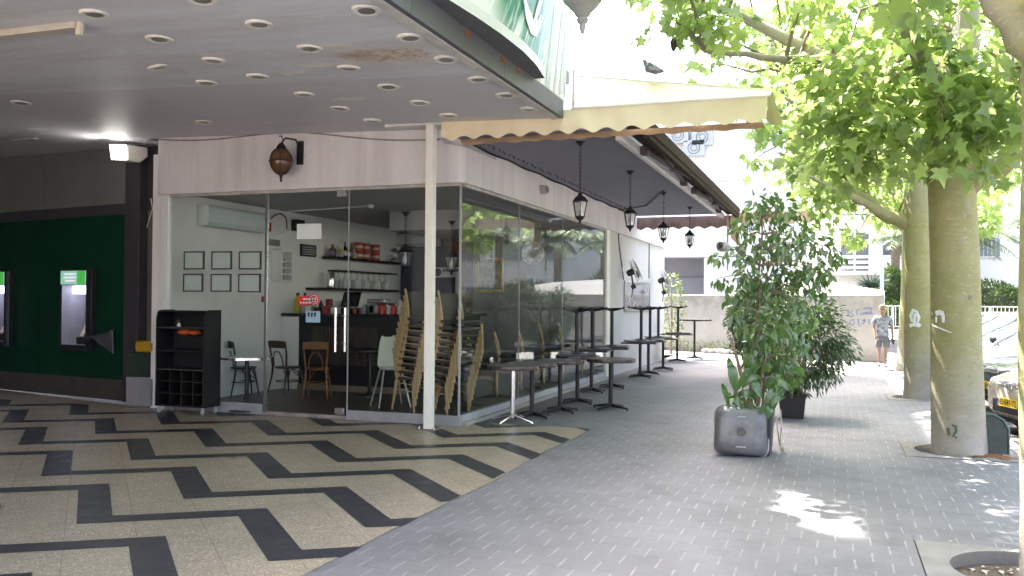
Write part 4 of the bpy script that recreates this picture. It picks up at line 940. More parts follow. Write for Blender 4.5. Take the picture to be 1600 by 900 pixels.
# ---- furniture factories
def bentwood(lab, m_, loc, rz, grp=None):
    t = thing('bentwood_chair', lab, 'chair', loc, rz, grp)
    MB().lathe([(.0,.44),(.19,.44),(.205,.45),(.205,.465),(.18,.472),(.0,.466)], n=28).build('seat', m_, t)
    for sx in (-1,1): MB().tube([(sx*.14,-.13,.445),(sx*.165,-.165,.25),(sx*.19,-.20,0)], [.018,.016,.012], 8).build('leg', m_, t)
    for sx in (-1,1): MB().tube([(sx*.20,.26,0),(sx*.165,.19,.3),(sx*.16,.17,.46),(sx*.185,.20,.70),(sx*.19,.23,.88)], [.012,.016,.018,.016,.014], 8).build('leg', m_, t)
    MB().prism([(-.2,.215,.78),(-.1,.245,.78),(.1,.245,.78),(.2,.215,.78),(.2,.235,.89),(.1,.265,.90),(-.1,.265,.90),(-.2,.235,.89)], (0,.016,0)).build('top_rail', m_, t)
    b_ = MB().tube([(-.11,.19,.48),(-.10,.215,.62),(-.05,.235,.72),(.05,.235,.72),(.10,.215,.62),(.11,.19,.48)], .01, 8); b_.build('back_loop', m_, t)
    rb = MB()
    for sx in (-1,1): rb.tube([(sx*.165,-.165,.26),(sx*.13,-.05,.36),(sx*.10,.0,.43)], .009, 6)
    rb.tube([(-.165,-.165,.25),(-.09,-.13,.38),(0,-.125,.43),(.09,-.13,.38),(.165,-.165,.25)], .009, 6)
    rb.ring((0,0,.23),(0,0,1),.185,.009,24,6); rb.build('leg_braces', m_, t)
    return t
dkbent = M('dark_bentwood', (.035,.028,.026), .4, var=.3, scale=10)
bentwood('black bentwood chair behind the tall cabinet on the left', dkbent, (*onz(380,618,.025)[:2],.025), 2.5)
bentwood('brown wooden cafe chair seen from behind through the glass door', brown_wood, (*onz(496,620,.025)[:2],.025), -2.75)
bentwood('dark brown cafe chair standing between the two inside tables', M('dark_brown_bent', (.07,.035,.025), .42, var=.3, scale=10), (*onz(449,617,.025)[:2],.025), 2.9)
def inside_table(loc, lab, r=.33, rim=chrome):
    t = thing('cafe_table', lab, 'table', loc)
    MB().lathe([(.0,.73),(r,.73),(r,.755),(.0,.755)], n=32).build('tabletop', M('table_dark', (.02,.017,.016), .6, var=.2), t)
    MB().lathe([(r-.004,.722),(r+.008,.726),(r+.008,.757),(r-.004,.76)], n=32).build('rim', rim, t)
    MB().lathe([(.03,.02),(.03,.73)], n=12).build('column', black_metal, t); MB().lathe([(.24,0),(.24,.012),(.06,.03),(.03,.06)], n=24).build('base', black_metal, t)
    return t
p = onz(392,640,.025); inside_table((p.x,p.y-.1,.025), 'small dark table with a shiny rim between the chairs and the cabinet', .36)
p = onz(577,618,.025); inside_table((p.x,p.y,.025), 'dark round table on a disc base inside, left of the white high chair', .36, black_metal)
# high chair
p = onz(610,634,.025)
t = thing('high_chair', 'white plastic high chair with grey splayed legs behind the glass', 'high chair', (p.x,p.y,.025), .75)
hw = M('highchair_white', (.60,.64,.60), .4, var=.04)
sb = MB(); NS = 10; vs = []
prof = [(-.19,.56),(-.17,.53),(.05,.535),(.12,.56),(.15,.70),(.19,.92),(.205,1.02)]; wid = [.17,.19,.19,.19,.17,.14,.09]
for (y,z_),w in zip(prof, wid): vs += [(-w,y-.03,z_+.05),(-w*.85,y,z_),(0,y+.012,z_),(w*.85,y,z_),(w,y-.03,z_+.05)]
sb.add(vs, [(5*i+j,5*i+j+1,5*(i+1)+j+1,5*(i+1)+j) for i in range(6) for j in range(4)])
o = sb.build('seat', hw, t, smooth=80); so_ = o.modifiers.new('thick','SOLIDIFY'); so_.thickness = .02; ss = o.modifiers.new('sub','SUBSURF'); ss.levels = ss.render_levels = 2
for sx in (-1,1):
    for sy in (-1,1): MB().tube([(sx*.13,sy*.10,.55),(sx*.24,sy*.25,.0)], .014, 8).build('leg', M('leg_grey', (.42,.43,.44), .35, metal=.5), t)
# stacking chairs
def stack_chair(lab, backm, seatm):
    t = thing('stacking_chair', lab, 'chair')
    for sx in (-1,1): MB().tube([(sx*.20,-.22,0),(sx*.205,-.205,.25),(sx*.20,-.19,.46)], [.015,.018,.018], 8).build('leg', tan_wood, t)
    for sx in (-1,1): MB().tube([(sx*.20,.27,0),(sx*.20,.20,.3),(sx*.195,.18,.46),(sx*.19,.22,.68),(sx*.185,.28,.88)], [.015,.018,.019,.018,.015], 8).build('leg', tan_wood, t)
    MB().box((-.215,-.22,.43),(.215,.20,.478)).build('seat', seatm, t, bevel=.012)
    MB().prism([(-.185,.212,.62),(0,.235,.62),(.185,.212,.62),(.182,.27,.84),(0,.295,.845),(-.182,.27,.84)], (0,.016,0)).build('backrest', backm, t, bevel=.006)
    MB().tube([(-.203,-.205,.28),(-.20,.2,.3)], .009, 6).tube([(.203,-.205,.28),(.20,.2,.3)], .009, 6).build('stretcher', tan_wood, t)
    return t
first = stack_chair('', dark_weave, dark_weave); used = [False]
def put_stack(px, py, rz, n, dz, dx, what, grp, tilt=.03):
    p = onz(px, py, .025)
    for k in range(n):
        lev = ['lowest','second from the floor','third from the floor','fourth from the floor','fifth from the floor','sixth from the floor','seventh from the floor','eighth from the floor','ninth from the floor','tenth from the floor'][k]
        if k == n-1: lev = 'topmost'
        lab = f'cane chair, {lev} in the {what}'
        o = first if not used[0] else dup(first); used[0] = True
        f = Vector((math.sin(rz), -math.cos(rz), 0))      # chair front direction
        o.location = Vector((p.x, p.y, .025+dz*k)) + f*dx*k; o.rotation_euler = (tilt*k, 0, rz+random.uniform(-.02,.02)); o['label'] = lab; o['group'] = grp
put_stack(648, 640, 1.15, 10, .095, .030, 'left tall leaning stack by the post', 'stacked cane chairs by the post', .0)
put_stack(699, 645, 1.15, 10, .092, .030, 'right tall leaning stack at the glass corner', 'stacked cane chairs by the post', .0)
bluem = M('pale_blue_back', (.42,.55,.66), .4, var=.08)
blue = stack_chair('', bluem, dark_weave)
bu = [False]
for si, (px, py, n) in enumerate(((760,617,2),(800,606,2),(836,598,2),(866,592,3),(896,588,3))):
    p = onz(px, py, .025)
    for k in range(n):
        o = blue if not bu[0] else dup(blue); bu[0] = True
        o.location = (p.x-.05, p.y, .025+.12*k); o.rotation_euler = (0,0,1.9+random.uniform(-.06,.06)); o['group'] = 'pale blue backed chairs behind the side glass'
        o['label'] = f'cane chair with pale blue back, {"top" if k==n-1 else ("bottom" if k==0 else "middle")} of the {["first","second","third","fourth","fifth"][si]} stack from the glass corner'
# ================================================================ TERRACE FURNITURE
ttop = M('table_black_top', (.035,.032,.034), .32, var=.25, scale=5); tedge = M('table_edge', (.075,.06,.058), .28, metal=.4, var=.2)
def pedestal_table(lab, loc, shape='round', r=.345, h=.75, legm=black_metal, silver=False, inv=False, rz=.3, grp=None):
    t = thing('pedestal_table', lab, 'table', loc, rz, grp)
    s_ = -1 if inv else 1; zo = h if inv else 0
    Z = lambda z: zo + s_*z
    b = MB()
    if shape == 'round':
        MB().lathe([(.0,Z(h-.005)),(r-.012,Z(h-.005)),(r-.008,Z(h)),(.0,Z(h))], n=40).build('tabletop', ttop, t)
        MB().lathe([(r-.03,Z(h-.05)),(r,Z(h-.05)),(r+.004,Z(h-.03)),(r,Z(h-.002)),(r-.012,Z(h-.001))], n=40).lathe([(.0,Z(h-.045)),(r-.02,Z(h-.045))], n=40).build('rim', tedge, t)
    else:
        a = r
        MB().box((-a,-a,min(Z(h-.03),Z(h))),(a,a,max(Z(h-.03),Z(h)))).build('tabletop', ttop, t, bevel=.006)
    MB().lathe([(.032,Z(.06)),(.032,Z(h-.05)),(.10,Z(h-.045)),(.10,Z(h-.035))], n=16).build('column', legm, t)
    nf = 4
    for k in range(nf):
        a = PI/2*k + PI/4; c, s2 = math.cos(a), math.sin(a)
        f = MB()
        if silver: f.tube([(0,0,Z(.11)),(.10*c,.10*s2,Z(.075)),(.29*c,.29*s2,Z(.025)),(.31*c,.31*s2,Z(.008))], [.026,.024,.017,.012], 10)
        else: f.prism([(.02*c,.02*s2,Z(.085)),(.02*c,.02*s2,Z(.022)),(.31*c,.31*s2,Z(.018)),(.31*c,.31*s2,Z(.035))], (-.028*s2,.028*c,0)); f.lathe([(.018,Z(.0)),(.018,Z(.012)),(.008,Z(.02))], (.30*c-.014*s2,.30*s2+.014*c,0), n=10)
        f.build('foot', legm, t, bevel=0 if silver else .004)
    return t
G = 'black pedestal tables along the cafe side'
P = lambda px, py: onz(px, py, 0)
def ptab(lab, px, py, **k):
    p = P(px, py); return pedestal_table(lab, (p.x, p.y, .006 if p.x < 1.6 and p.y < .4 else .002), grp=G, **k), p
sil = M('polished_aluminium', (.86,.86,.87), .16, metal=1, var=.03)
ptab('round black table on a polished silver four footed leg, nearest the post', 801, 660, legm=sil, silver=True, rz=.55)
ptab('round black table just behind the silver legged one', 831, 652, rz=.2)
ptab('round black table third along the glass from the post', 875, 644, rz=.1)
ptab('round black table standing clear of the row, farthest from the glass', 954, 639, rz=.35, r=.37)
ptab('round black table under the first upturned table', 902, 630, rz=.2)
def upturned(lab, px, py, **k):
    p = P(px, py); t = pedestal_table(lab, (p.x+.02, p.y, .754), inv=True, grp='upturned tables stacked on the others', **k); return t
upturned('upturned table whose feet rise first from the left, in front of the glass', 899, 630, shape='square', r=.30, rz=.25)
ptab('square black table under the second upturned table near the window end', 924, 613, shape='square', r=.32, rz=.1)
upturned('upturned table second from the left, by the window end', 924, 613, shape='square', r=.30, rz=.35)
ptab('square black table under the third upturned table, behind the clear round one', 956, 606, shape='square', r=.32, rz=.15)
upturned('upturned table third from the left, behind the clear round table', 954, 606, shape='square', r=.30, rz=.15)
ptab('square black table at the left end of the group under the wall fans', 1000, 590, shape='square', r=.36, rz=.1)
upturned('upturned table at the left end of the group under the wall fans', 1000, 590, shape='square', r=.30, rz=.5)
ptab('square black table in the middle of the group under the wall fans', 1013, 585, shape='square', r=.36, rz=.2)
upturned('upturned table on a thin column in the middle of the fan group', 1014, 585, shape='square', r=.30, rz=.1)
ptab('square black table at the right end of the group under the wall fans', 1036, 578, shape='square', r=.36, rz=.1)
upturned('upturned table at the right end of the group under the wall fans', 1027, 578, shape='square', r=.30, rz=.3)
ptab('square black table past the pillar carrying an upturned one', 1058, 565, shape='square', r=.42, rz=.1)
upturned('upturned table past the pillar against the pale garden wall', 1058, 565, shape='square', r=.32, rz=.2)
ptab('tall bar height table standing last before the garden wall', 1085, 561, shape='round', r=.48, h=1.12, rz=.1)
# ================================================================ LANTERNS
def lantern(lab, loc, drop=1.0, grp=None):
    t = thing('hanging_lantern', lab, 'lantern', loc, random.uniform(0,1), grp)
    MB().lathe([(.06,0),(.06,-.012),(.035,-.03),(.02,-.06),(.0,-.062)], n=16).build('ceiling_rose', black_metal, t)
    ch = MB(); z = -.06; k = 0
    L = .36*drop
    while z > -.06-L: ch.ring((0,0,z-.03),((1,0,0) if k%2 else (0,1,0)),.017,.0045,12,5); z -= .05; k += 1
    ch.tube([(0,0,z-.0),(0,0,z-.06)], .007, 6); ch.build('chain', black_metal, t)
    z0 = z-.05
    b = MB().lathe([(.0,z0+.02),(.02,z0+.015),(.035,z0-.02),(.075,z0-.05),(.105,z0-.09),(.115,z0-.10),(.10,z0-.105),(.0,z0-.10)], n=6); b.build('cap', black_metal, t, smooth=0)
    c = MB()
    for q in range(6):
        a = PI/3*q; c.tube([(.098*math.cos(a),.098*math.sin(a),z0-.10),(.06*math.cos(a),.06*math.sin(a),z0-.29)], .006, 5)
    c.ring((0,0,z0-.29),(0,0,1),.06,.007,6,5).lathe([(.05,z0-.285),(.062,z0-.295),(.04,z0-.325),(.018,z0-.34),(.014,z0-.37),(.0,z0-.38)], n=12); c.build('cage', black_metal, t)
    MB().lathe([(.088,z0-.105),(.055,z0-.285)], n=6).build('glass_panes', glass_mat('lantern_glass', tint=(.85,.86,.84), base=.12, k=.7), t, smooth=0)
    MB().lathe([(.012,z0-.10),(.014,z0-.14),(.03,z0-.18),(.03,z0-.23),(.0,z0-.265)], n=12).build('bulb', M('frosted_bulb', (.75,.73,.70), .4), t)
    return t
lants = [((907,221),'black carriage lantern hanging nearest, first under the scalloped awning',1.45),((985,267),'black carriage lantern hanging second along the soffit',1.25),((1037,300),'black carriage lantern hanging third, in front of the pillar wall edge',1.2),((1078,323),'black carriage lantern hanging farthest, against the white building',1.05)]
for (px,py), lab, dr in lants:
    p = onz(px,py,FT); lantern(lab, (p.x,p.y,FT-.002), dr, 'black lanterns hanging from the soffit')
p = ony(440,252,-.32)
t = thing('wall_lantern', 'round amber glass lantern in an iron cage on the front fascia', 'lantern', (p.x,-.09,p.z))
MB().ball((0,-.24,0),(.155,.155,.175),24,16).build('globe', M('amber_glass', (.15,.07,.035), .12, var=.3, scale=6), t)
cg = MB()
for k in range(6):
    a = 2*PI*k/6; cg.tube([(.16*math.sin(PI*j/10)*math.cos(a),-.24+.16*math.sin(PI*j/10)*math.sin(a),.182*math.cos(PI*j/10)) for j in range(11)], .006, 5)
cg.ring((0,-.24,0),(0,0,1),.162,.006,28,5).lathe([(.07,.155),(.06,.2),(.03,.24),(.0,.25)], (0,-.24,0), n=12).lathe([(.04,-.17),(.02,-.2),(.012,-.25),(.02,-.265),(.0,-.28)], (0,-.24,0), n=12); cg.build('iron_cage', black_metal, t)
MB().box((.09,-.015,-.02),(.19,0,.30)).tube([(.14,0,.2),(.14,-.12,.30),(.05,-.22,.31),(0,-.24,.24)], .014, 8).tube([(.02,-.22,.26),(.0,-.24,.34),(-.03,-.25,.33)], .008, 6).build('bracket', black_metal, t)
for (px, py, lab) in ((634,331,'dark carriage lantern hanging inside the cafe before the dark back wall'),(706,345,'dark carriage lantern hanging inside the cafe right of the post')):
    p = onz(px, py, 2.82); lantern(lab, (p.x, p.y, 2.818), .9, 'lanterns hanging inside the cafe')
# ---- wall fans on the pillar
def wall_fan(lab, px, py, x, y, rz):
    p = onx(px, py, x)
    t = thing('wall_fan', lab, 'fan', (x,p.y,p.z), 0, 'oscillating fans on the pillar wall'); t.rotation_euler = (-.45,0,rz)
    fan_parts(t, .25)
    b = MB().tube([(0,.12,-.05),(0,.2,-.30)], .018, 8).box((-.03,.15,-.36),(.03,.25,-.26)).tube([(0,.2,-.3),(-.25,.35,-.5)], .012, 8); b.build('bracket', black_plastic, t)
    return t
wall_fan('black and chrome wall fan above the framed glass board', 993, 422, .35, 10.6, 1.85)
wall_fan('black and chrome wall fan at the far corner of the pillar wall', 1040, 435, .35, 14.2, 1.85)
# framed glass board
t = thing('glass_board', 'grey glass notice board with a thin frame on the pillar wall below the fan', 'notice board', (.0,9.45,1.41))
MB().box((.001,0,0),(.03,2.84,.64)).build('board', M('board_grey', (.20,.20,.22), .12, var=.2, scale=2), t); f = MB().box((.001,-.03,-.03),(.04,0,.67)).box((.001,2.84,-.03),(.04,2.87,.67)).box((.001,0,-.03),(.04,2.84,0)).box((.001,0,.64),(.04,2.84,.67)); f.build('frame', steel, t)
scr = MB()
def wob(pts, w, b): b.tube(pts, w, 4)
for q in (((.034,.3,.1),(.034,.6,.35),(.034,.8,.08)),((.034,.5,.25),(.034,.75,.22)),((.034,2.3,.35),(.034,2.5,.58),(.034,2.6,.40)),((.034,.9,.1),(.034,1.1,.2),(.034,1.3,.1))): wob(q, .006, scr)
scr.build('scratched_marks', white_paint, t, smooth=0)
tag(MB().box((.001,9.2,2.28),(.03,9.3,2.38)).build('socket', white_plastic, bevel=.004), 'white electric socket on the pillar wall beside the nearer fan', 'socket')
# ================================================================ LEAVES
def leaf_template(kind):
    if kind == 'star':     # five lobed palmate leaf with a fold, stalk at origin, +y tip
        out = [(0,0),(.16,-.10),(.42,-.02),(.27,.20),(.56,.42),(.30,.46),(.16,.55),(0,1.0),(-.16,.55),(-.30,.46),(-.56,.42),(-.27,.20),(-.42,-.02),(-.16,-.10)]
        v = [(0,.32,.0)] + [(x,y,-.22*(x*x+.4*(y-.3)**2)) for x,y in out]
        f = [(0,i+1,(i+1)%len(out)+1) for i in range(len(out))]
    elif kind == 'oval':
        out = [(0,0),(.2,.2),(.27,.45),(.18,.72),(0,1.05),(-.18,.72),(-.27,.45),(-.2,.2)]
        v = [(x,y,.25*abs(x)-.18*y*y) for x,y in out]; f = [(0,1,2,3,4),(0,4,5,6,7)]
    elif kind == 'thin':
        v = [(0,0,0),(.14,.4,.03),(0,1,-.12),(-.14,.4,.03)]; f = [(0,1,2),(0,2,3)]
    elif kind == 'blade':
        v = [(-.03,0,0),(.03,0,0),(.035,.5,.05),(-.035,.5,.05),(0,1,-.05)]; f = [(0,1,2,3),(3,2,4)]
    return np.array(v, float), f
def leaf_mesh(name, pos, dirs, sizes, kind, mat, parent=None, droop=.0, flat=.0, label=None):
    """pos (n,3), dirs (n,3) growth direction; returns object"""
    T, F = leaf_template(kind); n = len(pos)
    d = dirs/ (np.linalg.norm(dirs,axis=1,keepdims=True)+1e-9); d[:,2] -= droop; d /= np.linalg.norm(d,axis=1,keepdims=True)+1e-9
    up = np.tile([0,0,1.0],(n,1)) + RNG.normal(0,.55*(1-flat)+.05,(n,3))
    x = np.cross(d, up); x /= np.linalg.norm(x,axis=1,keepdims=True)+1e-9
    z = np.cross(x, d)
    V = pos[:,None,:] + sizes[:,None,None]*(T[None,:,0:1]*x[:,None,:] + T[None,:,1:2]*d[:,None,:] + T[None,:,2:3]*z[:,None,:])
    V = V.reshape(-1,3); nt_ = len(T)
    loops = np.concatenate([np.array(f) for f in F]); lens_ = np.array([len(f) for f in F])
    L = (loops[None,:] + nt_*np.arange(n)[:,None]).ravel(); TL = np.tile(lens_, n); ST = np.concatenate([[0], np.cumsum(TL)[:-1]])
    me = bpy.data.meshes.new(name); me.vertices.add(len(V)); me.vertices.foreach_set('co', V.ravel())
    me.loops.add(len(L)); me.loops.foreach_set('vertex_index', L.astype(np.int32))
    me.polygons.add(len(TL)); me.polygons.foreach_set('loop_start', ST.astype(np.int32))
    me.materials.append(mat); me.update(calc_edges=True); me.validate()
    o = bpy.data.objects.new(name, me); COL.objects.link(o)
    if parent is not None: o.parent = parent
    if label: o['label'] = label
    return o
STAR = leaf_mat('street_tree_leaf', (.11,.195,.05), (.29,.375,.11), .5, (.40,.53,.15), .06)
def bark_mat():
    m, nt = new_mat('green_bark'); g = NT(nt)
    out = g.n('ShaderNodeOutputMaterial'); b = g.n('ShaderNodeBsdfPrincipled'); g.link(b.outputs[0], out.inputs[0])
    tc = g.n('ShaderNodeTexCoord').outputs['Object']; sp = g.n('ShaderNodeSeparateXYZ'); g.link(tc, sp.inputs[0])
    big = g.ramp(g.noise(2.2, 5, .6, tc), .3, .7)
    grn = g.mix(big, (.25,.235,.085), (.335,.31,.13))
    gry = g.mix(big, (.31,.28,.235), (.40,.37,.32))
    c = g.mix(g.ramp(sp.outputs[2], .15, 1.3), gry, grn); c = g.mix(g.ramp(sp.outputs[2], 3.0, 4.3), c, gry)
    mp = g.n('ShaderNodeMapping'); mp.inputs['Scale'].default_value = (5,5,55); g.link(tc, mp.inputs[0])
    rg = g.ramp(g.noise(1.0, 4, .65, mp.outputs[0]), .60, .68)
    c = g.mix(g.m('MULTIPLY', rg, .55), c, (.46,.43,.31))
    mp2 = g.n('ShaderNodeMapping'); mp2.inputs['Scale'].default_value = (9,9,34); g.link(tc, mp2.inputs[0])
    sc_ = g.ramp(g.noise(1.3, 5, .75, mp2.outputs[0]), .60, .67)
    c = g.mix(g.m('MULTIPLY', sc_, .9), c, (.52,.47,.34))
    dk = g.ramp(g.noise(16, 6, .75, tc), .56, .70)
    pt = g.ramp(g.noise(4.5, 6, .7, tc), .52, .68)
    c = g.mix(g.m('MULTIPLY', pt, .5), c, (.36,.33,.26))
    c = g.mix(g.m('MULTIPLY', dk, .6), c, (.17,.155,.08))
    g.link(c, b.inputs['Base Color']); b.inputs['Roughness'].default_value = .7
    bp = g.n('ShaderNodeBump'); bp.inputs['Strength'].default_value = .45; bp.inputs['Distance'].default_value = .012
    g.link(g.m('ADD', g.noise(1.3, 5, .75, mp2.outputs[0]), g.m('MULTIPLY', big, .8)), bp.inputs['Height']); g.link(bp.outputs[0], b.inputs['Normal'])
    return m
BARK = bark_mat()
def street_tree(lab, loc, trunk, limbs, crown, ncl, nleaf, lsize, seed, pods=True, low=262, extra=()):
    """trunk: [(dx,dy,z,r)...]; limbs: [[(x,y,z,r)..]...] relative; crown: (center, radii)"""
    rg = np.random.default_rng(seed); rnd = random.Random(seed)
    t = thing('street_tree', lab, 'tree', loc, 0, 'green barked street trees along the kerb')
    tb = MB(); n = 28
    fine = []
    for i in range(len(trunk)-1):
        for k in range(6):
            s = k/6; fine.append([trunk[i][j]*(1-s)+trunk[i+1][j]*s for j in range(4)])
    fine.append(list(trunk[-1])); vs = []
    for (x,y,z,r) in fine:
        for k in range(n):
            a = 2*PI*k/n; rr = r*(1+.025*math.sin(3*a+z*1.3+seed)+.018*math.sin(5*a-z*2.1)+(.07*math.cos(4*a+seed) if z < .25 else 0)*(1-z/.25 if z < .25 else 0))
            vs.append((x+rr*math.cos(a), y+rr*math.sin(a), z))
    tb.add(vs, [(i*n+j,i*n+(j+1)%n,(i+1)*n+(j+1)%n,(i+1)*n+j) for i in range(len(fine)-1) for j in range(n)])
    tr = tb.build('trunk', BARK, t, smooth=60)
    kn = MB()
    for k in range(4):
        q = fine[min(len(fine)-2, int(len(fine)*(.35+.15*k)))]; a = -1.57+rnd.uniform(-1.1,1.1); c = Vector((q[0]+q[3]*.96*math.cos(a), q[1]+q[3]*.96*math.sin(a), q[2]))
        d = Vector((math.cos(a), math.sin(a), 0)); kn.ring(c, d, .020, .010, 14, 6).ring(c+d*.002, d, .008, .006, 10, 6)
    kn.build('knots', M('knot_brown', (.26,.22,.14), .8, var=.3, scale=30), tr)
    nodes = []; lb = MB()
    for L in limbs:
        pts = [Vector(p[:3]) for p in L]; rs = [p[3] for p in L]; P2 = []; R2 = []
        for i in range(len(pts)-1):
            for k in range(5):
                s = k/5; P2.append(pts[i].lerp(pts[i+1], s)+Vector((rnd.gauss(0,.012),rnd.gauss(0,.012),rnd.gauss(0,.012)))); R2.append(rs[i]*(1-s)+rs[i+1]*s)
        P2.append(pts[-1]); R2.append(rs[-1]); lb.tube(P2, R2, 10)
        nodes += [(p, r) for p, r in zip(P2[3:], R2[3:])]
    lb.build('limbs', BARK, t, smooth=60)
    (cx,cy,cz_),(ax,ay,az) = crown
    cent = []
    def shown_ok(q):
        v = q + Vector(loc) - CAM; Z = v.dot(FW)
        if Z < .5: return True
        px = 800+FPX*v.dot(RT)/Z; py = 450-FPX*v.dot(UP)/Z; m_ = 300/Z
        if py < -60 or Z > 20: return True
        if px < 1005+m_: return False
        if py > 100-m_ and px < 1232+m_*1.7 and Z < 12: return False
        if py > low: return False
        return True
    while len(cent) < ncl:
        p = rg.uniform(-1,1,3); rr = np.linalg.norm(p)
        if rr > 1 or rr < .25 or rg.random() > (.35+.65*rr): continue
        q = Vector((cx+p[0]*ax, cy+p[1]*ay, cz_+p[2]*az))
        lim = .22*math.sin(3*math.atan2(p[1],p[0])+seed)+.12*math.sin(7*math.atan2(p[1],p[0]))
        if rr > 1-abs(lim): continue
        if not shown_ok(q): continue
        cent.append(q)
    for px, py, yy in extra:
        v = ony(px, py, yy)-Vector(loc); cent.append(v)
    tw = MB()
    for q in cent:
        p, r = min(nodes, key=lambda a: (a[0]-q).length)
        mid = p.lerp(q, .5)+Vector((rnd.uniform(-.15,.15),rnd.uniform(-.15,.15),rnd.uniform(-.05,.22)))
        tw.tube([p, p.lerp(mid,.5)+Vector((0,0,.05)), mid, mid.lerp(q,.6)+Vector((0,0,.04)), q], [min(r*.7,.028),.02,.015,.01,.005], 5, caps=False)
    tw.build('twigs', M('twig_brown', (.24,.20,.15), .8, var=.2), t, smooth=60)
    pos = []; dr = []
    for q in cent:
        k = int(nleaf*rg.uniform(.5,1.5)); R = rg.uniform(.28,.62)
        off = rg.normal(0,1,(k,3)); off /= np.linalg.norm(off,axis=1,keepdims=True); off *= (R*rg.random((k,1))**.45); off[:,2] *= .75
        pos.append(np.array(q)+off); d_ = off + rg.normal(0,.25,(k,3))*R; d_[:,2] -= .12; dr.append(d_)
    pos = np.concatenate(pos); dr = np.concatenate(dr)
    leaf_mesh('crown', pos, dr, rg.uniform(.65,1.3,len(pos))*lsize, 'star', STAR, t, droop=.35)
    if pods:
        for k in range(10):
            q = cent[int(rg.integers(len(cent)))]; MB().ball((q.x+rnd.uniform(-.2,.2), q.y+rnd.uniform(-.2,.2), q.z-.25), (.035,.035,.075), 8, 6).build('seed_pod', M('pod_black', (.03,.022,.018), .6), t)
    return t
# nearest tree (trunk at the right edge)
street_tree('nearest street tree, its trunk cut by the right edge of the photo', (5.72,-4.42,-.08),
    [(0,0,0,.19),(-.01,0,.5,.165),(-.04,0,1.6,.15),(-.02,0,2.6,.145),(-.02,.0,3.3,.15)],
    [[(-.02,0,2.9,.12),(.02,.4,3.6,.10),(.1,.9,4.6,.06),(.2,1.4,5.6,.03)],[(-.02,0,3.1,.13),(-.35,-.1,3.6,.10),(-1.1,-.2,4.4,.07),(-2.0,-.1,5.2,.03)],[(0,0,3.2,.12),(.5,-.5,4.2,.08),(1.4,-.9,5.2,.03)],[(0,0,3.2,.12),(-.3,-.9,4.3,.08),(-.7,-1.8,5.3,.03)],[(0,0,3.2,.12),(.0,.1,4.6,.08),(.1,0,6.2,.03)],[(-.3,-.1,3.55,.08),(-.8,.7,4.3,.05),(-1.3,1.5,4.9,.02)]],
    ((-.35,.2,5.7),(3.4,3.2,2.0)), 120, 42, .18, 3, low=30)
street_tree('thickest street tree with a white paint mark and a dark lid at its foot', (5.78,.30,-.08),
    [(0,0,0,.285),(-.01,0,.35,.272),(-.04,0,1.2,.258),(-.07,0,2.3,.245),(-.10,0,3.25,.235),(-.11,0,3.5,.22)],
    [[(-.1,0,3.2,.15),(-.5,-.1,3.7,.12),(-1.3,-.3,4.35,.09),(-2.3,-.5,4.9,.05),(-3.0,-.6,5.2,.025)],[(.05,0,2.95,.14),(.35,-.05,3.15,.115),(.9,-.1,3.7,.09),(1.6,-.2,4.7,.06),(2.0,-.2,5.8,.03)],[(-.1,0,3.4,.15),(-.05,.5,4.2,.11),(.1,1.2,5.1,.07),(.3,2.0,5.8,.03)],[(-.1,0,3.4,.15),(-.35,-.7,4.0,.10),(-.8,-1.6,4.7,.06),(-1.2,-2.4,5.2,.03)],[(-.1,0,3.4,.16),(.1,.0,4.6,.11),(.0,.1,6.5,.04)],[(-.5,-.1,3.7,.09),(-1.2,.7,4.3,.06),(-1.9,1.4,4.7,.03)],[(-1.3,-.3,4.35,.06),(-1.9,-.9,4.3,.04),(-2.6,-1.2,4.35,.02)],[(.3,-.1,3.6,.08),(.5,-.9,3.9,.06),(.8,-1.7,4.3,.03)]],
    ((-.45,.0,5.1),(3.5,3.3,2.3)), 140, 40, .165, 5, extra=[((px if px > 1310 or py > 215 else 1315+(px%20))+rj.uniform(-22,22), py+rj.uniform(-16,16), rj.uniform(-1.3,.2)) for rj in [random.Random(4)] for px, py in [(1240,130),(1250,190),(1265,240),(1300,160),(1310,215),(1330,110),(1350,180),(1360,235),(1390,130),(1395,195),(1420,235),(1430,160),(1450,205),(1470,120),(1475,180),(1490,225),(1510,150),(1515,205),(1540,190),(1550,240),(1555,120),(1580,170),(1590,215),(1500,90),(1420,80),(1360,60),(1300,70),(1260,90),(1540,60),(1460,40)]] + [(980+rj.uniform(-60,60), -70+rj.uniform(-40,25), rj.uniform(-1.9,-.3)) for rj in [random.Random(6)] for _ in range(2)])  # last extra clusters are unseen, added to break the sun beam into dapples
street_tree('third street tree with a white painted scribble on its trunk', (5.86,6.2,-.08),
    [(0,0,0,.275),(0,0,.3,.255),(-.01,0,1.5,.235),(-.02,0,2.7,.22),(-.03,0,3.7,.215),(-.03,0,3.95,.20)],
    [[(-.05,0,3.0,.14),(-.6,.1,3.25,.12),(-1.2,.15,3.8,.09),(-1.9,.2,4.7,.05)],[(-.03,0,3.8,.13),(-.5,-.3,4.2,.10),(-1.4,-.9,4.7,.06),(-2.2,-1.3,5.1,.03)],[(0,0,3.8,.13),(.5,-.4,4.5,.09),(1.3,-.9,5.3,.04)],[(0,0,3.8,.13),(.2,.7,4.7,.08),(.5,1.6,5.6,.03)],[(0,0,3.8,.13),(-.1,.1,5.0,.09),(0,.1,6.6,.03)],[(-.6,.1,3.25,.07),(-1.3,-.6,3.6,.05),(-2.0,-1.1,3.9,.02)]],
    ((-.35,.0,5.2),(3.4,3.2,2.2)), 150, 38, .165, 8, low=330)
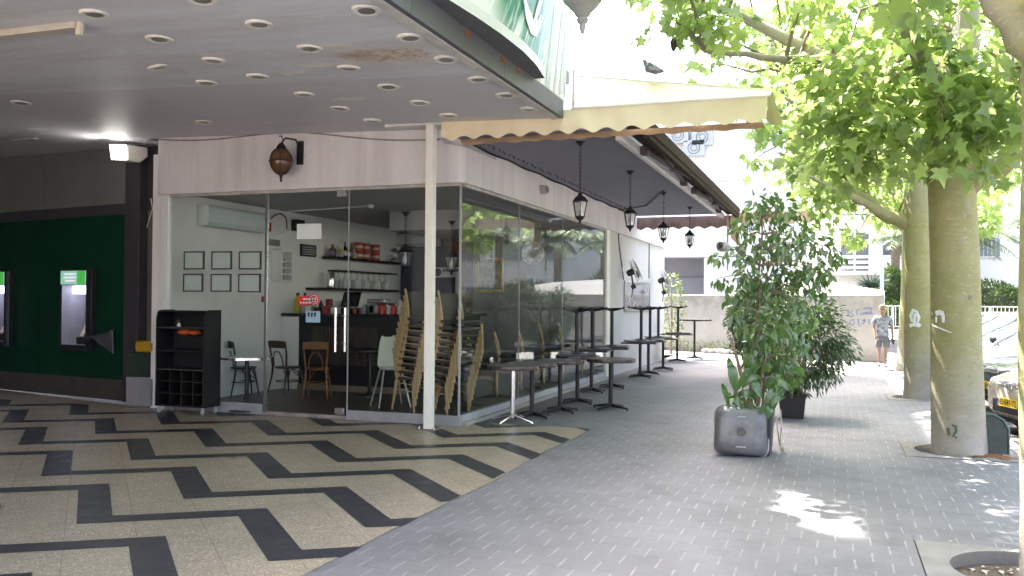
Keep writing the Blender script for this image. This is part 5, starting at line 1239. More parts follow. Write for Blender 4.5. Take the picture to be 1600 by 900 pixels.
street_tree('fourth street tree, half hidden behind the third trunk', (6.17,12.7,-.08),
    [(-.05,0,0,.30),(-.02,0,.3,.25),(0,0,1.5,.22),(.02,0,2.8,.20),(.02,0,3.8,.18)],
    [[(0,0,3.4,.12),(-.7,.1,3.9,.09),(-1.8,.2,4.8,.04)],[(0,0,3.5,.12),(.6,-.3,4.4,.08),(1.5,-.6,5.3,.03)],[(0,0,3.6,.12),(-.2,.8,4.6,.08),(-.4,1.7,5.5,.03)],[(0,0,3.7,.12),(0,0,5.0,.08),(0,0,6.5,.03)],[(0,0,3.6,.1),(-.5,-.9,4.4,.06),(-1.1,-1.7,5.0,.03)]],
    ((-.2,0,5.0),(3.2,3.0,2.1)), 110, 34, .18, 11, low=370)
street_tree('street tree of the same row standing behind the viewer', (5.76,-10.6,-.08),
    [(0,0,0,.26),(0,0,1.5,.23),(0,0,3.4,.2),(0,0,4.2,.17)],
    [[(0,0,4.0,.12),(-.8,.3,4.7,.08),(-2.0,.8,5.6,.03)],[(0,0,4.0,.12),(.8,.2,4.8,.08),(1.8,.3,5.6,.03)],[(0,0,4.1,.12),(0,1.0,5.0,.08),(0,2.2,5.8,.03)],[(0,0,4.1,.12),(-.3,-1.0,5.0,.08),(-.5,-2.0,5.8,.03)],[(0,0,4.1,.12),(0,0,6.8,.03)]],
    ((-.5,.4,6.0),(3.5,3.4,1.7)), 120, 36, .2, 14, pods=False)  # tree added out of view to shade the near pavement
# white paint marks on the two trunks: flat strokes following the bark
def trunk_mark(tree_xy, R, strokes, name, lab, m_, cy=None):
    b = MB(); cx0, cy0 = tree_xy
    for pts in strokes:
        vs = []
        P3 = []
        for px, py, w in pts:
            d = ray(px, py); ox, oy = CAM.x-cx0, CAM.y-cy0
            A = d.x**2+d.y**2; Bq = 2*(ox*d.x+oy*d.y); C = ox*ox+oy*oy-R*R; disc = max(0, Bq*Bq-4*A*C); tt = (-Bq-math.sqrt(disc))/(2*A)
            P3.append((CAM+d*tt, w))
        for i, (p, w) in enumerate(P3):
            a = P3[max(0,i-1)][0]; c = P3[min(len(P3)-1,i+1)][0]; tn = (c-a).normalized(); nr = Vector((p.x-cx0,p.y-cy0,0)).normalized(); s_ = tn.cross(nr).normalized()
            vs += [p+s_*w/2+nr*.002, p-s_*w/2+nr*.002]
        b.add(vs, [(2*i,2*i+1,2*i+3,2*i+2) for i in range(len(P3)-1)])
    return tag(b.build(name, m_, smooth=0), lab, 'paint mark')
spray = M('white_spray', (.72,.72,.68), .7, var=.12, scale=20)
trunk_mark((5.72,.30), .262, [[(1462,490,.05),(1468,488,.06),(1474,490,.05)],[(1473,489,.035),(1474,496,.035),(1474,504,.03)],[(1463,495,.02),(1463,504,.022)],[(1456,488,.02),(1457,492,.02)],[(1456,507,.018),(1464,511,.02),(1474,515,.016),(1487,520,.008)]], 'paint_mark', 'white sprayed letter mark on the thickest trunk', spray)
trunk_mark((5.845,6.2), .247, [[(1425,503,.04),(1423,493,.06),(1427,484,.05),(1432,487,.05),(1436,496,.05),(1434,504,.03)],[(1421,509,.07),(1428,507,.05),(1436,508,.08),(1438,510,.05)],[(1430,490,.05),(1429,500,.05),(1430,510,.06)]], 'paint_mark', 'white sprayed scribble on the third tree trunk', spray)
trunk_mark((5.76,.30), .277, [[(1481,668,.03),(1483,680,.03)],[(1487,664,.02),(1493,666,.03),(1494,674,.03),(1489,682,.02),(1496,684,.02)]], 'paint_mark', 'faded dark green scribble low on the thickest trunk', M('faded_green_spray', (.10,.12,.08), .8))
# dark lid leaning behind the thick trunk
p = onz(1548,712,-.02)
t = thing('plastic_lid', 'dark green rounded plastic lid leaning behind the thick trunk', 'lid', (6.02,.28,-.02), -.1); t.rotation_euler = (-.12,0,-.1)
ol = [(-.22,0),(.22,0),(.22,.28),(.17,.38),(.08,.43),(-.08,.43),(-.17,.38),(-.22,.28)]
MB().prism([(x,0,z) for x,z in ol], (0,.035,0)).build('panel', M('lid_green', (.025,.04,.035), .4, var=.4, scale=10), t, bevel=.012)
MB().tube([(x*1.02,-.005,z*1.02) for x,z in ol+ol[:1]], .012, 6).build('rim', M('lid_rim', (.10,.14,.13), .4), t)
# ================================================================ PLANTS ON THE PAVEMENT
FIC = leaf_mat('ficus_leaf', (.045,.11,.028), (.14,.24,.065), .35, (.18,.32,.06), .12)
BUS = leaf_mat('bush_leaf', (.024,.062,.018), (.075,.14,.04), .25, (.08,.16,.03), .10)
CAN = leaf_mat('canna_leaf', (.05,.12,.03), (.11,.20,.06), .4, (.15,.30,.05), .10)
bx, by = 3.62, -.62
t = thing('ficus_tree', 'tall leafy ficus growing behind the grey sink planter', 'plant', (bx,by,.0))
rg = np.random.default_rng(21); rr = random.Random(21)
stm = MB(); tips = []
def twigs(base, tip, r0, r1, n=6, w=.05):
    pts = [Vector(base).lerp(Vector(tip), k/n)+Vector((rr.gauss(0,w*.3),rr.gauss(0,w*.3),0)) for k in range(n+1)]
    stm.tube(pts, [r0+(r1-r0)*k/n for k in range(n+1)], 7); return pts
m1 = twigs((0,0,.3),(.10,.05,1.5),.030,.022); m2 = twigs((.05,.0,.3),(.17,.0,1.0),.022,.016); m3 = twigs((.10,.05,1.5),(.14,.05,2.5),.020,.008)
main = m1[2:]+m2[3:]+m3
def img(px, py, dy=0): v = ony(px, py, by+dy); return Vector((v.x-bx, dy, v.z))
clus = [(1185,330,.20,60),(1215,335,.2,60),(1250,345,.15,40),(1165,350,.15,40),(1150,365,.10,16),(1200,370,.22,70),(1240,375,.2,55),(1275,385,.17,40),(1300,390,.13,26),(1312,400,.08,12),(1205,400,.2,60),(1245,410,.22,70),(1285,415,.17,40),(1175,395,.12,24),(1150,400,.08,14),(1130,398,.08,12),(1118,402,.06,9),(1122,435,.08,13),(1135,442,.07,10),(1165,430,.13,26),(1195,435,.16,40),(1230,440,.2,60),(1270,440,.16,40),(1150,455,.12,24),(1180,465,.18,46),(1210,470,.2,55),(1250,470,.15,40),(1285,455,.12,22),(1155,490,.13,28),(1185,500,.18,50),(1215,505,.2,60),(1160,515,.10,18),(1195,530,.17,50),(1222,535,.16,40),(1180,550,.12,28),(1205,560,.12,28),(1200,310,.10,22),(1183,318,.10,20),(1225,320,.1,20),(1290,430,.10,18),(1140,470,.06,8),(1168,375,.08,12),(1195,575,.14,40),(1225,560,.15,46),(1240,585,.12,30),(1210,595,.10,24),(1255,540,.15,40),(1265,500,.14,36),(1230,500,.16,44),(1190,600,.08,16),(1250,430,.16,40),(1210,440,.18,46),(1230,380,.18,46),(1170,410,.12,24),(1180,440,.14,30)]
pos = []; dr = []
for px, py, R, k in clus:
    c = img(px, py, rr.uniform(-.35,.4)); q = min(main, key=lambda a: (a-c).length)
    stm.tube([q, q.lerp(c,.5)+Vector((0,0,.06)), c], [.009,.006,.003], 5, caps=False)
    k = int(k*.85); off = rg.normal(0,1,(k,3)); off /= np.linalg.norm(off,axis=1,keepdims=True); off *= R*rg.random((k,1))**.4
    pos.append(np.array(c)+off); d_ = off*.8/R; d_[:,2] -= .55; dr.append(d_+rg.normal(0,.35,(k,3)))
pos = np.concatenate(pos); dr = np.concatenate(dr)
leaf_mesh('leaves', pos, dr, rg.uniform(.065,.12,len(pos)), 'oval', FIC, t, droop=.3)
stm.build('stems', M('ficus_bark', (.26,.19,.14), .8, var=.2), t, smooth=60)
tb = MB().prism([(-.24,-.2,0),(.24,-.2,0),(.27,-.22,.48),(-.27,-.22,.48)], (0,.42,0)); tb.build('planter_tub', M('tub_black', (.03,.03,.034), .5, var=.2), t, bevel=.015)
MB().box((-.23,-.19,.45),(.23,.17,.462)).build('soil', soil, t)
# sink leaning in front
sx = onz(1157,714,0)
t = thing('enamel_sink', 'grey enamel square wash basin standing on its edge against the planter', 'sink', (sx.x,sx.y,.01), .06); t.rotation_euler = (-.10,.03,.10)
def rrect(w, h, r, n=8, cy=.25):
    o = []
    for qx, qy, a0 in ((1,1,0),(-1,1,PI/2),(-1,-1,PI),(1,-1,1.5*PI)):
        for k in range(n+1):
            a = a0+PI/2*k/n; o.append((qx*(w-r)+r*math.cos(a), cy+qy*(h-r)+r*math.sin(a)))
    return o
sk = MB(); loops = [(rrect(.275,.262,.10),.10),(rrect(.275,.262,.10),.085),(rrect(.262,.25,.095),.075),(rrect(.255,.243,.095),.02),(rrect(.235,.223,.10),-.03),(rrect(.20,.19,.09),-.055),(rrect(.12,.11,.06),-.062),(rrect(.03,.03,.03),-.060)]
m = len(loops[0][0]); vs = []
for lp_, y in loops: vs += [(x,y,z) for x,z in lp_]
sk.add(vs, [(i*m+j,i*m+(j+1)%m,(i+1)*m+(j+1)%m,(i+1)*m+j) for i in range(len(loops)-1) for j in range(m)] + [tuple((len(loops)-1)*m+j for j in range(m)), tuple(range(m-1,-1,-1))])
sk.build('basin', M('grey_enamel', (.15,.147,.15), .32, var=.4, scale=5, coat=.1), t, smooth=50)
MB().ring((0,-.064,.25),(0,1,0),.036,.008,20,6).lathe([(.0,0),(.03,0),(.03,.004),(.0,.004)], (0,-.066,.25), (0,1,0), 16).build('drain', M('drain_dark', (.10,.09,.085), .4, metal=.5), t)
MB().box((-.045,-.066,.40),(.045,-.055,.408)).box((-.05,-.066,.09),(.05,-.055,.10)).build('slots', M('slot_light', (.45,.44,.42), .4), t)
MB().tube([(x*1.01,.09,z) for x,z in loops[0][0]+loops[0][0][:1]], .010, 6).build('chipped_rim', M('chipped_rim', (.42,.40,.38), .6, var=.5, scale=8), t)
# canna clump between sink and ficus
t = thing('canna_plant', 'broad leaved canna clump growing just behind the enamel sink', 'plant', (3.50,-.80,.0))
cl_ = MB(); st_ = MB()
def canna(px0, py0, px1, py1, w, dy, bend=.1):
    w *= .8
    a = ony(px0,py0,-.8+dy)-Vector((3.50,-.80,0)); b = ony(px1,py1,-.8+dy*.4)-Vector((3.50,-.80,0)); k = 8; vs = []
    ax = (b-a); side = ax.cross(Vector((.2,-1,.15))).normalized()
    for i in range(k+1):
        s = i/k; c = a.lerp(b, s)+Vector((0,-.05*math.sin(PI*s),bend*math.sin(PI*s)*.5)); ww = w*(math.sin(PI*min(1,.08+s*.92))**.8)
        vs += [c-side*ww/2+Vector((0,-.018,.012)), c, c+side*ww/2+Vector((0,-.018,.012))]
    cl_.add(vs, [(3*i+j,3*i+j+1,3*(i+1)+j+1,3*(i+1)+j) for i in range(k) for j in (0,1)])
for q in ((1149,612,1143,570,.13,0),(1150,612,1190,570,.10,.05),(1160,606,1192,592,.10,-.05),(1170,600,1180,555,.10,.1),(1155,618,1182,627,.11,-.06),(1180,632,1190,608,.07,0),(1196,645,1212,608,.11,-.08),(1200,655,1208,636,.10,-.1),(1145,628,1135,620,.06,0),(1190,585,1212,575,.09,.1),(1235,580,1260,592,.09,.25),(1165,640,1185,646,.08,-.04),(1205,620,1200,596,.08,.05),(1158,622,1166,640,.07,0),(1210,640,1225,612,.06,.1),(1140,640,1128,600,.07,-.03),(1147,600,1138,560,.09,.04),(1158,600,1178,578,.08,-.04),(1172,620,1196,618,.09,-.1),(1195,610,1215,598,.07,-.05),(1185,650,1205,640,.07,-.12),(1168,590,1166,548,.09,.12),(1150,640,1160,612,.06,-.08),(1200,640,1228,622,.10,-.1),(1160,640,1140,622,.10,-.1),(1190,622,1172,596,.11,-.12),(1205,600,1238,612,.10,.0)): canna(*q)
cl_.build('leaves', CAN, t, smooth=60, fixn=False)
for px0,py0,px1,py1,r in ((1144,650,1152,605,.010),(1143,648,1149,600,.008),(1190,650,1195,590,.014),(1162,650,1160,600,.009),(1178,650,1172,600,.009),(1204,650,1206,600,.012)):
    st_.tube([ony(px0,py0,-.78)-Vector((3.5,-.8,0)), ony((px0+px1)/2,(py0+py1)/2,-.76)-Vector((3.5,-.8,0)), ony(px1,py1,-.74)-Vector((3.5,-.8,0))], r, 6)
st_.build('stalks', M('canna_stalk', (.16,.07,.06), .6, var=.3), t)
sb_ = MB(); o_ = Vector((3.5,-.62,0))
sb_.tube([ony(1163,605,-.62)-o_, ony(1158,585,-.62)-o_, ony(1152,562,-.62)-o_, ony(1141,528,-.62)-o_], [.020,.019,.018,.016], 8).tube([ony(1158,575,-.62)-o_, ony(1165,562,-.6)-o_, ony(1180,556,-.55)-o_], [.014,.013,.012], 8)
x_ = sb_.build('cut_branch', M('bare_wood', (.33,.25,.19), .8, var=.2)); x_.location = o_; tag(x_, 'bare cut branch rising above the canna leaves', 'branch')
rt = MB(); pts = [onz(px,py,.0) for px,py in ((1222,705),(1217,690))]
rt.tube([ony(1213,650,-.85), ony(1215,672,-.88), onz(1218,692,.01), onz(1228,708,.008)], .007, 5).tube([ony(1220,640,-.8), ony(1221,668,-.85), onz(1219,690,.012)], .006, 5)
tag(rt.build('hanging_root', M('root_pale', (.45,.38,.29), .8)), 'pale dry root trailing from the planter onto the paving', 'root')
# dense bush in a black pot
p = onz(1240,654,0); p2 = Vector((p.x-.02,p.y+.12,0))
t = thing('potted_bush', 'dense dark bush in a square black pot on the pavement', 'plant', (p2.x,p2.y,.0))
MB().prism([(-.15,-.13,0),(.15,-.13,0),(.185,-.16,.34),(-.185,-.16,.34)], (0,.30,0)).build('pot', M('pot_black', (.018,.018,.02), .45, var=.3), t, bevel=.012)
MB().box((-.20,-.175,.30),(.20,.155,.35)).build('pot_rim', M('pot_black', (.018,.018,.02)), t, bevel=.01)
bs = MB(); rg = np.random.default_rng(31); pos = []; dr = []
for k in range(85):
    u = rg.normal(0,1,3); u /= np.linalg.norm(u); f = rg.uniform(.45,1)**.6
    c = Vector((.14+u[0]*.66*f, u[1]*.52*f, 1.0+u[2]*.62*f))
    bs.tube([(rg.normal(0,.03),rg.normal(0,.03),.36), (c.x*.4,c.y*.4,.55+.3*c.z*.5), c], [.01,.007,.003], 5, caps=False)
    n_ = 62; off = rg.normal(0,1,(n_,3)); off /= np.linalg.norm(off,axis=1,keepdims=True); off *= .17*rg.random((n_,1))**.4
    pos.append(np.array(c)+off); d_ = off/.17*.6+u*.5; d_[:,2] -= .35; dr.append(d_+rg.normal(0,.3,(n_,3)))
pos = np.concatenate(pos); dr = np.concatenate(dr)
leaf_mesh('leaves', pos, dr, rg.uniform(.065,.115,len(pos)), 'thin', BUS, t, droop=.25)
bs.build('stems', M('ficus_bark', (.26,.19,.14)), t)
sp_ = MB()
for k in range(10):
    a = rr.uniform(-2.6,-.4); l_ = rr.uniform(.2,.42); w = Vector((math.cos(a),math.sin(a),0)); s_ = Vector((-w.y,w.x,0))*.009; vs = []
    for i in range(6):
        s = i/5; c = Vector((0,-.05,.36))+w*(.12+l_*s*.8)+Vector((0,0,.18*math.sin(PI*s*.8)-.16*s*s)); vs += [c-s_*(1-s*.9), c+s_*(1-s*.9)]
    sp_.add(vs, [(2*i,2*i+1,2*i+3,2*i+2) for i in range(5)])
sp_.build('spider_plant_leaves', leaf_mat('spider_leaf', (.30,.36,.22), (.45,.48,.38), .3), t, smooth=60, fixn=False)
pb = t
for k, (x, y, s_, lb_) in enumerate(((3.0,8.3,1.15,'potted bush farther along the terrace, hidden behind the ficus'),(3.25,10.5,1.3,'taller potted bush near the terrace end, behind the ficus'),(2.95,12.6,1.2,'last potted bush before the garden wall, behind the ficus'))):
    d_ = dup(pb, (x,y,0), 1.1+k, lb_); d_.scale = (s_,s_,s_)
# slim shrub behind the pillar
p = onz(1056,556,0)
t = thing('slim_shrub', 'slim pale green shrub growing beside the far pillar corner', 'plant', (p.x-.35,p.y+1.2,0))
rg = np.random.default_rng(41); n_ = 620; zz = rg.uniform(.35,2.5,n_); rad = .42*np.sin(np.clip((zz-.1)/2.6,0,1)*PI)**.6
a = rg.uniform(0,2*PI,n_); pos = np.stack([rad*np.sqrt(rg.random(n_))*np.cos(a), rad*np.sqrt(rg.random(n_))*np.sin(a), zz],1); dr = np.stack([np.cos(a),np.sin(a),rg.uniform(-.6,.4,n_)],1)
leaf_mesh('leaves', pos, dr, rg.uniform(.07,.12,n_), 'oval', leaf_mat('pale_shrub_leaf', (.07,.12,.03), (.20,.26,.08), .4), t)
MB().tube([(0,0,0),(.02,0,1),(.0,.02,2.2)], [.035,.03,.01], 8).tube([(0,0,.6),(.15,.05,1.4)], .012, 6).tube([(0,0,.4),(-.15,.0,1.6)], .012, 6).build('stem', M('ficus_bark', (.26,.19,.14)), t)
# litter and leaves
def scatter(name, n, area, kind, size, m_, lab=None):
    x0,x1,y0,y1 = area; pos = np.stack([RNG.uniform(x0,x1,n),RNG.uniform(y0,y1,n),np.full(n,.012)],1); a = RNG.uniform(0,2*PI,n)
    o = leaf_mesh(name, pos, np.stack([np.cos(a),np.sin(a),np.zeros(n)],1), RNG.uniform(.5,1.2,n)*size, kind, m_, flat=1.0)
    stuff(o); return o
scatter('leaf_litter', 90, (1.7,6.2,-7,14), 'oval', .028, leaf_mat('litter_pale', (.40,.36,.25), (.62,.58,.48), .1))
scatter('leaf_litter', 40, (-4.5,1.5,-7,-.3), 'oval', .018, leaf_mat('litter_pale', (.40,.36,.25), (.62,.58,.48)))
scatter('pit_litter', 60, (5.15,5.7,-4.75,-4.05), 'oval', .055, leaf_mat('litter_white', (.45,.42,.36), (.68,.65,.60), .1)).location.z = -.075
scatter('brown_leaves', 26, (5.9,6.25,-.1,.2), 'star', .14, leaf_mat('litter_brown', (.20,.09,.05), (.32,.16,.09), .15)).location.z = .0
scatter('pit_weeds', 50, (5.2,5.7,.35,.9), 'blade', .10, leaf_mat('dry_weeds', (.40,.35,.20), (.5,.45,.3), .2))
for px, py in ((362,716),(395,702)):
    p = onz(px,py,.009); tag(MB().add([(p.x-.05,p.y-.02,.010),(p.x+.05,p.y-.03,.010),(p.x+.06,p.y+.03,.018),(p.x-.03,p.y+.035,.012)], [(0,1,2,3)]).build('fallen_leaf', M('leaf_yellow', (.34,.30,.14), .7), smooth=0), 'pale yellow fallen leaf lying on the tiles, %s one' % ('lower' if py > 710 else 'upper'), 'leaf')
# ================================================================ PIGEON
p = ony(1020,116,-.13)
t = thing('pigeon', 'grey pigeon perched on the top edge of the cream awning', 'bird', (p.x,-.13,p.z-.035), 0)
pgm = M('pigeon_grey', (.16,.17,.19), .6, var=.3, scale=14)
def skinned(name, pts, edges, radii, m_, parent, sub=2, root=0):
    me = bpy.data.meshes.new(name); me.from_pydata([tuple(p) for p in pts], edges, []); o = bpy.data.objects.new(name, me); COL.objects.link(o); o.parent = parent
    sk_ = o.modifiers.new('skin','SKIN'); sk_.use_smooth_shade = True
    for i, r in enumerate(radii):
        sv = me.skin_vertices[0].data[i]; sv.radius = (r, r) if not isinstance(r, tuple) else r; sv.use_root = (i == root)
    s_ = o.modifiers.new('sub','SUBSURF'); s_.levels = s_.render_levels = sub
    me.materials.append(m_); return o
skinned('body', [(.13,0,.055),(.06,0,.07),(0,0,.095),(-.05,0,.12),(-.085,0,.165),(-.10,0,.205),(-.125,0,.205)], [(i,i+1) for i in range(6)], [(.022,.012),(.045,.04),(.065,.06),(.06,.055),(.032,.032),(.028,.027),(.012,.01)], pgm, t, root=2)
MB().prism([(-.04,-.062,.12),(.05,-.06,.11),(.16,-.03,.06),(.06,-.058,.06),(-.03,-.06,.075)], (0,-.008,0)).prism([(-.04,.062,.12),(.05,.06,.11),(.16,.03,.06),(.06,.058,.06),(-.03,.06,.075)], (0,.008,0)).build('wing', M('wing_grey', (.34,.35,.37), .6, var=.4, scale=10), t, bevel=.003)
MB().lathe([(.008,0),(.001,.025)], (-.135,0,.202), (-1,0,-.25), 8).build('beak', M('beak', (.10,.09,.09), .4), t)
MB().tube([(0,.02,.05),(0,.02,.0),(-.03,.02,.0)], .005, 5).tube([(.01,-.02,.05),(.01,-.02,.0),(-.02,-.02,.0)], .005, 5).build('legs', M('pigeon_leg', (.35,.10,.09), .6), t)
# ================================================================ GARDEN WALL AND BACKGROUND
def wall_mat():
    m, nt = new_mat('stained_garden_wall'); g = NT(nt)
    out = g.n('ShaderNodeOutputMaterial'); b = g.n('ShaderNodeBsdfPrincipled'); g.link(b.outputs[0], out.inputs[0])
    tc = g.n('ShaderNodeTexCoord').outputs['Object']; sp = g.n('ShaderNodeSeparateXYZ'); g.link(tc, sp.inputs[0])
    c = g.mix(g.ramp(g.noise(1.2, 6, .65, tc), .3, .7), (.37,.345,.315), (.44,.415,.385))
    st = g.m('MULTIPLY', g.ramp(sp.outputs[2], .9, 1.85), g.ramp(g.noise(2.2, 6, .7, tc), .38, .62))
    c = g.mix(g.m('MULTIPLY', st, .7), c, (.17,.16,.15))
    lo = g.m('MULTIPLY', g.ramp(sp.outputs[2], .45, .05), g.ramp(g.noise(3, 5, .7, tc), .35, .6))
    c = g.mix(g.m('MULTIPLY', lo, .7), c, (.19,.16,.125))
    g.link(c, b.inputs['Base Color']); b.inputs['Roughness'].default_value = .9
    bp = g.n('ShaderNodeBump'); bp.inputs['Strength'].default_value = .4; bp.inputs['Distance'].default_value = .02
    g.link(g.noise(14, 6, .65, tc), bp.inputs['Height']); g.link(bp.outputs[0], b.inputs['Normal'])
    return m
WA = Vector((-2.0,20.0,0)); WB = Vector((5.66,15.62,0)); WD = (WB-WA).normalized(); WN = Vector((WD.y,-WD.x,0))
t = thing('garden_wall', 'low beige stained garden wall with blue graffiti closing the pavement', 'wall', WA, math.atan2(WD.y, WD.x))
LW = (WB-WA).length
MB().box((0,0,-.1),(LW,.22,1.84)).build('wall', wall_mat(), t, bevel=.02, smooth=0)
gr = MB()
def gst(pts, w=.035):
    P3 = []
    nx, ny = -WN.x, -WN.y; c0 = nx*WA.x+ny*WA.y
    for px, py in pts:
        d = ray(px, py); tt = (c0-nx*CAM.x-ny*CAM.y)/(nx*d.x+ny*d.y); p = CAM+d*tt - WA
        P3.append(Vector((p.dot(WD), -.003, p.z)))
    vs = []
    for i, p in enumerate(P3):
        a = P3[max(0,i-1)]; c = P3[min(len(P3)-1,i+1)]; tn = (c-a).normalized(); s_ = Vector((-tn.z,0,tn.x))
        vs += [p+s_*w/2, p-s_*w/2]
    gr.add(vs, [(2*i,2*i+1,2*i+3,2*i+2) for i in range(len(P3)-1)])
for q in ([(1363,482),(1356,481),(1349,482)],[(1361,482),(1362,488),(1348,489)],[(1364,490),(1344,491)],[(1344,484),(1338,484),(1339,489),(1340,493)],[(1333,484),(1329,488),(1334,493),(1330,495)],[(1325,483),(1326,494)],[(1320,484),(1314,486),(1320,490),(1315,494)],
          [(1358,498),(1358,507)],[(1351,498),(1350,504),(1346,507)],[(1353,502),(1347,500)],[(1341,498),(1342,508),(1345,510)],[(1334,499),(1328,501),(1329,507),(1335,506),(1334,499)],[(1321,499),(1321,506)],[(1317,503),(1311,505)]): gst(q)
gr.build('graffiti', M('blue_graffiti', (.17,.19,.33), .7, var=.1), t, smooth=0)
scw = leaf_mat('weed_leaf', (.05,.08,.03), (.13,.16,.06), .3)
n_ = 420; u = RNG.uniform(1.2,5.2,n_); pos = np.stack([WA.x+WD.x*u+WN.x*.12*RNG.random(n_)-.0, WA.y+WD.y*u+WN.y*.12-RNG.random(n_)*.15, RNG.random(n_)**2*.35],1)
stuff(leaf_mesh('weeds', pos, np.stack([RNG.normal(0,.5,n_),RNG.normal(-.3,.3,n_),np.ones(n_)*.7],1), RNG.uniform(.06,.16,n_), 'thin', scw))
bd = MB()
for k in range(9):
    u_ = 3.2+.28*k; c = WA+WD*u_+WN*(.18+.05*random.random()); bd.ball((c.x,c.y,.07),(.13+.05*random.random(),.09,.06+.05*random.random()),8,6)
tag(bd.build('rubble', concrete), 'small pile of rubble at the foot of the garden wall', 'rubble')
sunwhite = M('sunny_white_wall', (.80,.79,.77), .85, var=.03, scale=.6)
t = thing('white_parapet', 'bright white sloping parapet just behind the graffiti wall', 'wall', (0,0,0))
q = [ony(1196,436,18.3), ony(1290,441,18.0), ony(1369,455,17.4)]
MB().prism([(q[0].x,19.2,1.2),(q[2].x,16.35,1.2),(q[2].x,16.35,q[2].z),(q[1].x,17.9,q[1].z),(q[0].x,19.2,q[0].z+.05)], (.2,.5,0)).build('wall', sunwhite, t)
# white house behind the garden wall
t = thing('white_house', 'bright white house with a shaded recess behind the garden wall', 'house', (0,0,0))
MB().box((-14,24,3.32),(3.2,36,9.5)).box((-.18,24,0),(3.2,34,3.3)).box((-14,24,0),(-6,34,3.3)).build('wall', sunwhite, t, smooth=0)
MB().box((-6,26.2,0),(-.18,26.4,3.3)).build('recess_wall', M('recess_wall', (.52,.52,.56), .8, var=.05), t, smooth=0)
MB().box((-6,26.1,2.6),(-.2,26.2,2.66)).box((-6,26.12,1.4),(-.2,26.2,1.44)).build('shutter_joint', M('shutter_joint', (.35,.35,.38), .6), t)
MB().box((-14,23.6,6.2),(3.4,24,6.4)).box((-14,23.2,9.5),(3.6,36,9.8)).build('cornice', sunwhite, t)
for k, (px, py) in enumerate(((1060,212),(1085,232),(1098,215))):
    p = ony(px,py,23.8); u_ = thing('air_conditioner', 'outdoor air conditioner box on the white house, %s of three beside the awning' % ['left','lower middle','right'][k], 'air conditioner', (p.x,23.99,p.z))
    MB().box((-.4,-.35,-.3),(.4,-.04,.3)).build('box', M('ac_outdoor', (.45,.46,.46), .5), u_, bevel=.02); MB().ring((0,-.355,0),(0,1,0),.22,.015,20,5).ring((0,-.355,0),(0,1,0),.12,.012,16,5).build('fan_grille', M('ac_dark', (.12,.12,.12), .5), u_)
# apartment block with balconies
t = thing('apartment_block', 'pale apartment block with balconies behind the palms at the end of the street', 'building', (0,0,0))
blk = M('pale_block', (.74,.73,.71), .85, var=.03, scale=.4)
MB().box((3.6,41,0),(8.6,52,13)).build('wall', blk, t, smooth=0)
for z in (3.1,6.0,8.9):
    MB().box((4.2,39.6,z),(8.8,41,z+.2)).build('balcony_slab', blk, t)
    r_ = MB()
    for k in range(3): r_.box((4.2,39.6,z+.30+.28*k),(8.8,39.65,z+.45+.28*k))
    r_.build('balcony_rail', blk, t)
    w_ = MB().box((4.8,40.97,z+.2),(6.2,40.995,z+2.3)).build('window', M('far_glass_dark', (.10,.11,.12), .2), t); MB().box((5.46,40.94,z+.2),(5.54,40.969,z+2.3)).build('window_frame', white_paint, w_)
    w_ = MB().box((6.9,40.97,z+.9),(8.1,40.995,z+2.2)).build('window', M('far_glass_dark', (.10,.11,.12)), t); MB().box((7.46,40.94,z+.9),(7.54,40.969,z+2.2)).build('window_frame', white_paint, w_)
t = thing('long_block', 'wide pale block with small grilled windows at the right end of the street', 'building', (0,0,0))
MB().box((9.4,44,0),(34,56,12)).build('wall', blk, t, smooth=0)
MB().box((9.3,43.9,2.3),(34,44,2.5)).build('string_course', M('blue_course', (.30,.36,.45), .7), t)
for z in (4.2,7.2):
    for k in range(7):
        x = 11.6+2.9*k; w_ = MB().box((x,43.96,z),(x+1.3,43.99,z+1.2)).build('window', M('far_glass', (.20,.23,.26)), t)
        b_ = MB()
        for j in range(6): b_.box((x+.1+.2*j,43.92,z),(x+.125+.2*j,43.95,z+1.2))
        b_.box((x-.06,43.92,z-.06),(x+1.36,43.955,z)); b_.build('grille', white_paint, w_)
# railing, hedges, palms, yucca at the end of the road
t = thing('street_railing', 'white metal railing along the pavement at the end of the road', 'railing', (5.4,34.3,0))
MB().box((-.5,-.12,0),(24,.12,.42)).build('base_wall', blk, t)
MB().beam((-.4,0,1.5),(24,0,1.5),.06,.05).beam((-.4,0,.55),(24,0,.55),.05,.04).build('rails', white_paint, t)
b_ = MB()
for k in range(150): b_.box((-.35+.16*k,-.012,.55),(-.325+.16*k,.012,1.5))
for k in range(13): b_.box((-.4+2*k,-.03,.42),(-.33+2*k,.03,1.52))
b_.build('bars', white_paint, t, smooth=0)
HED = leaf_mat('hedge_leaf', (.04,.085,.02), (.12,.19,.045), .3)
def hedge(lab, c, r, n, size=.16, name='hedge', box=False):
    t = thing(name, lab, 'hedge', c); rg = np.random.default_rng(int(abs(c[0]*100))); u = rg.normal(0,1,(n,3)); u /= np.linalg.norm(u,axis=1,keepdims=True)
    f = rg.uniform(.8,1.03,(n,1)) + .09*np.sin(5*u[:,0:1]+3*u[:,2:3])
    if box: u = np.sign(u)*np.abs(u)**.5
    pos = u*f*np.array(r); keep = pos[:,2] > -r[2]*.9
    leaf_mesh('leaves', pos[keep], u[keep]+rg.normal(0,.5,u[keep].shape), rg.uniform(.6,1.2,keep.sum())*size, 'oval', HED, t)
    MB().ball((0,0,0),(r[0]*.82,r[1]*.82,r[2]*.82),16,10).build('inner_twigs', M('hedge_inner', (.03,.04,.018), .9, var=.4, scale=12), t)
    return t
p = ony(1555,470,36.5); hedge('rounded green hedge behind the railing right of the thick trunks', (p.x,36.5,1.3), (2.0,1.0,1.35), 3800)
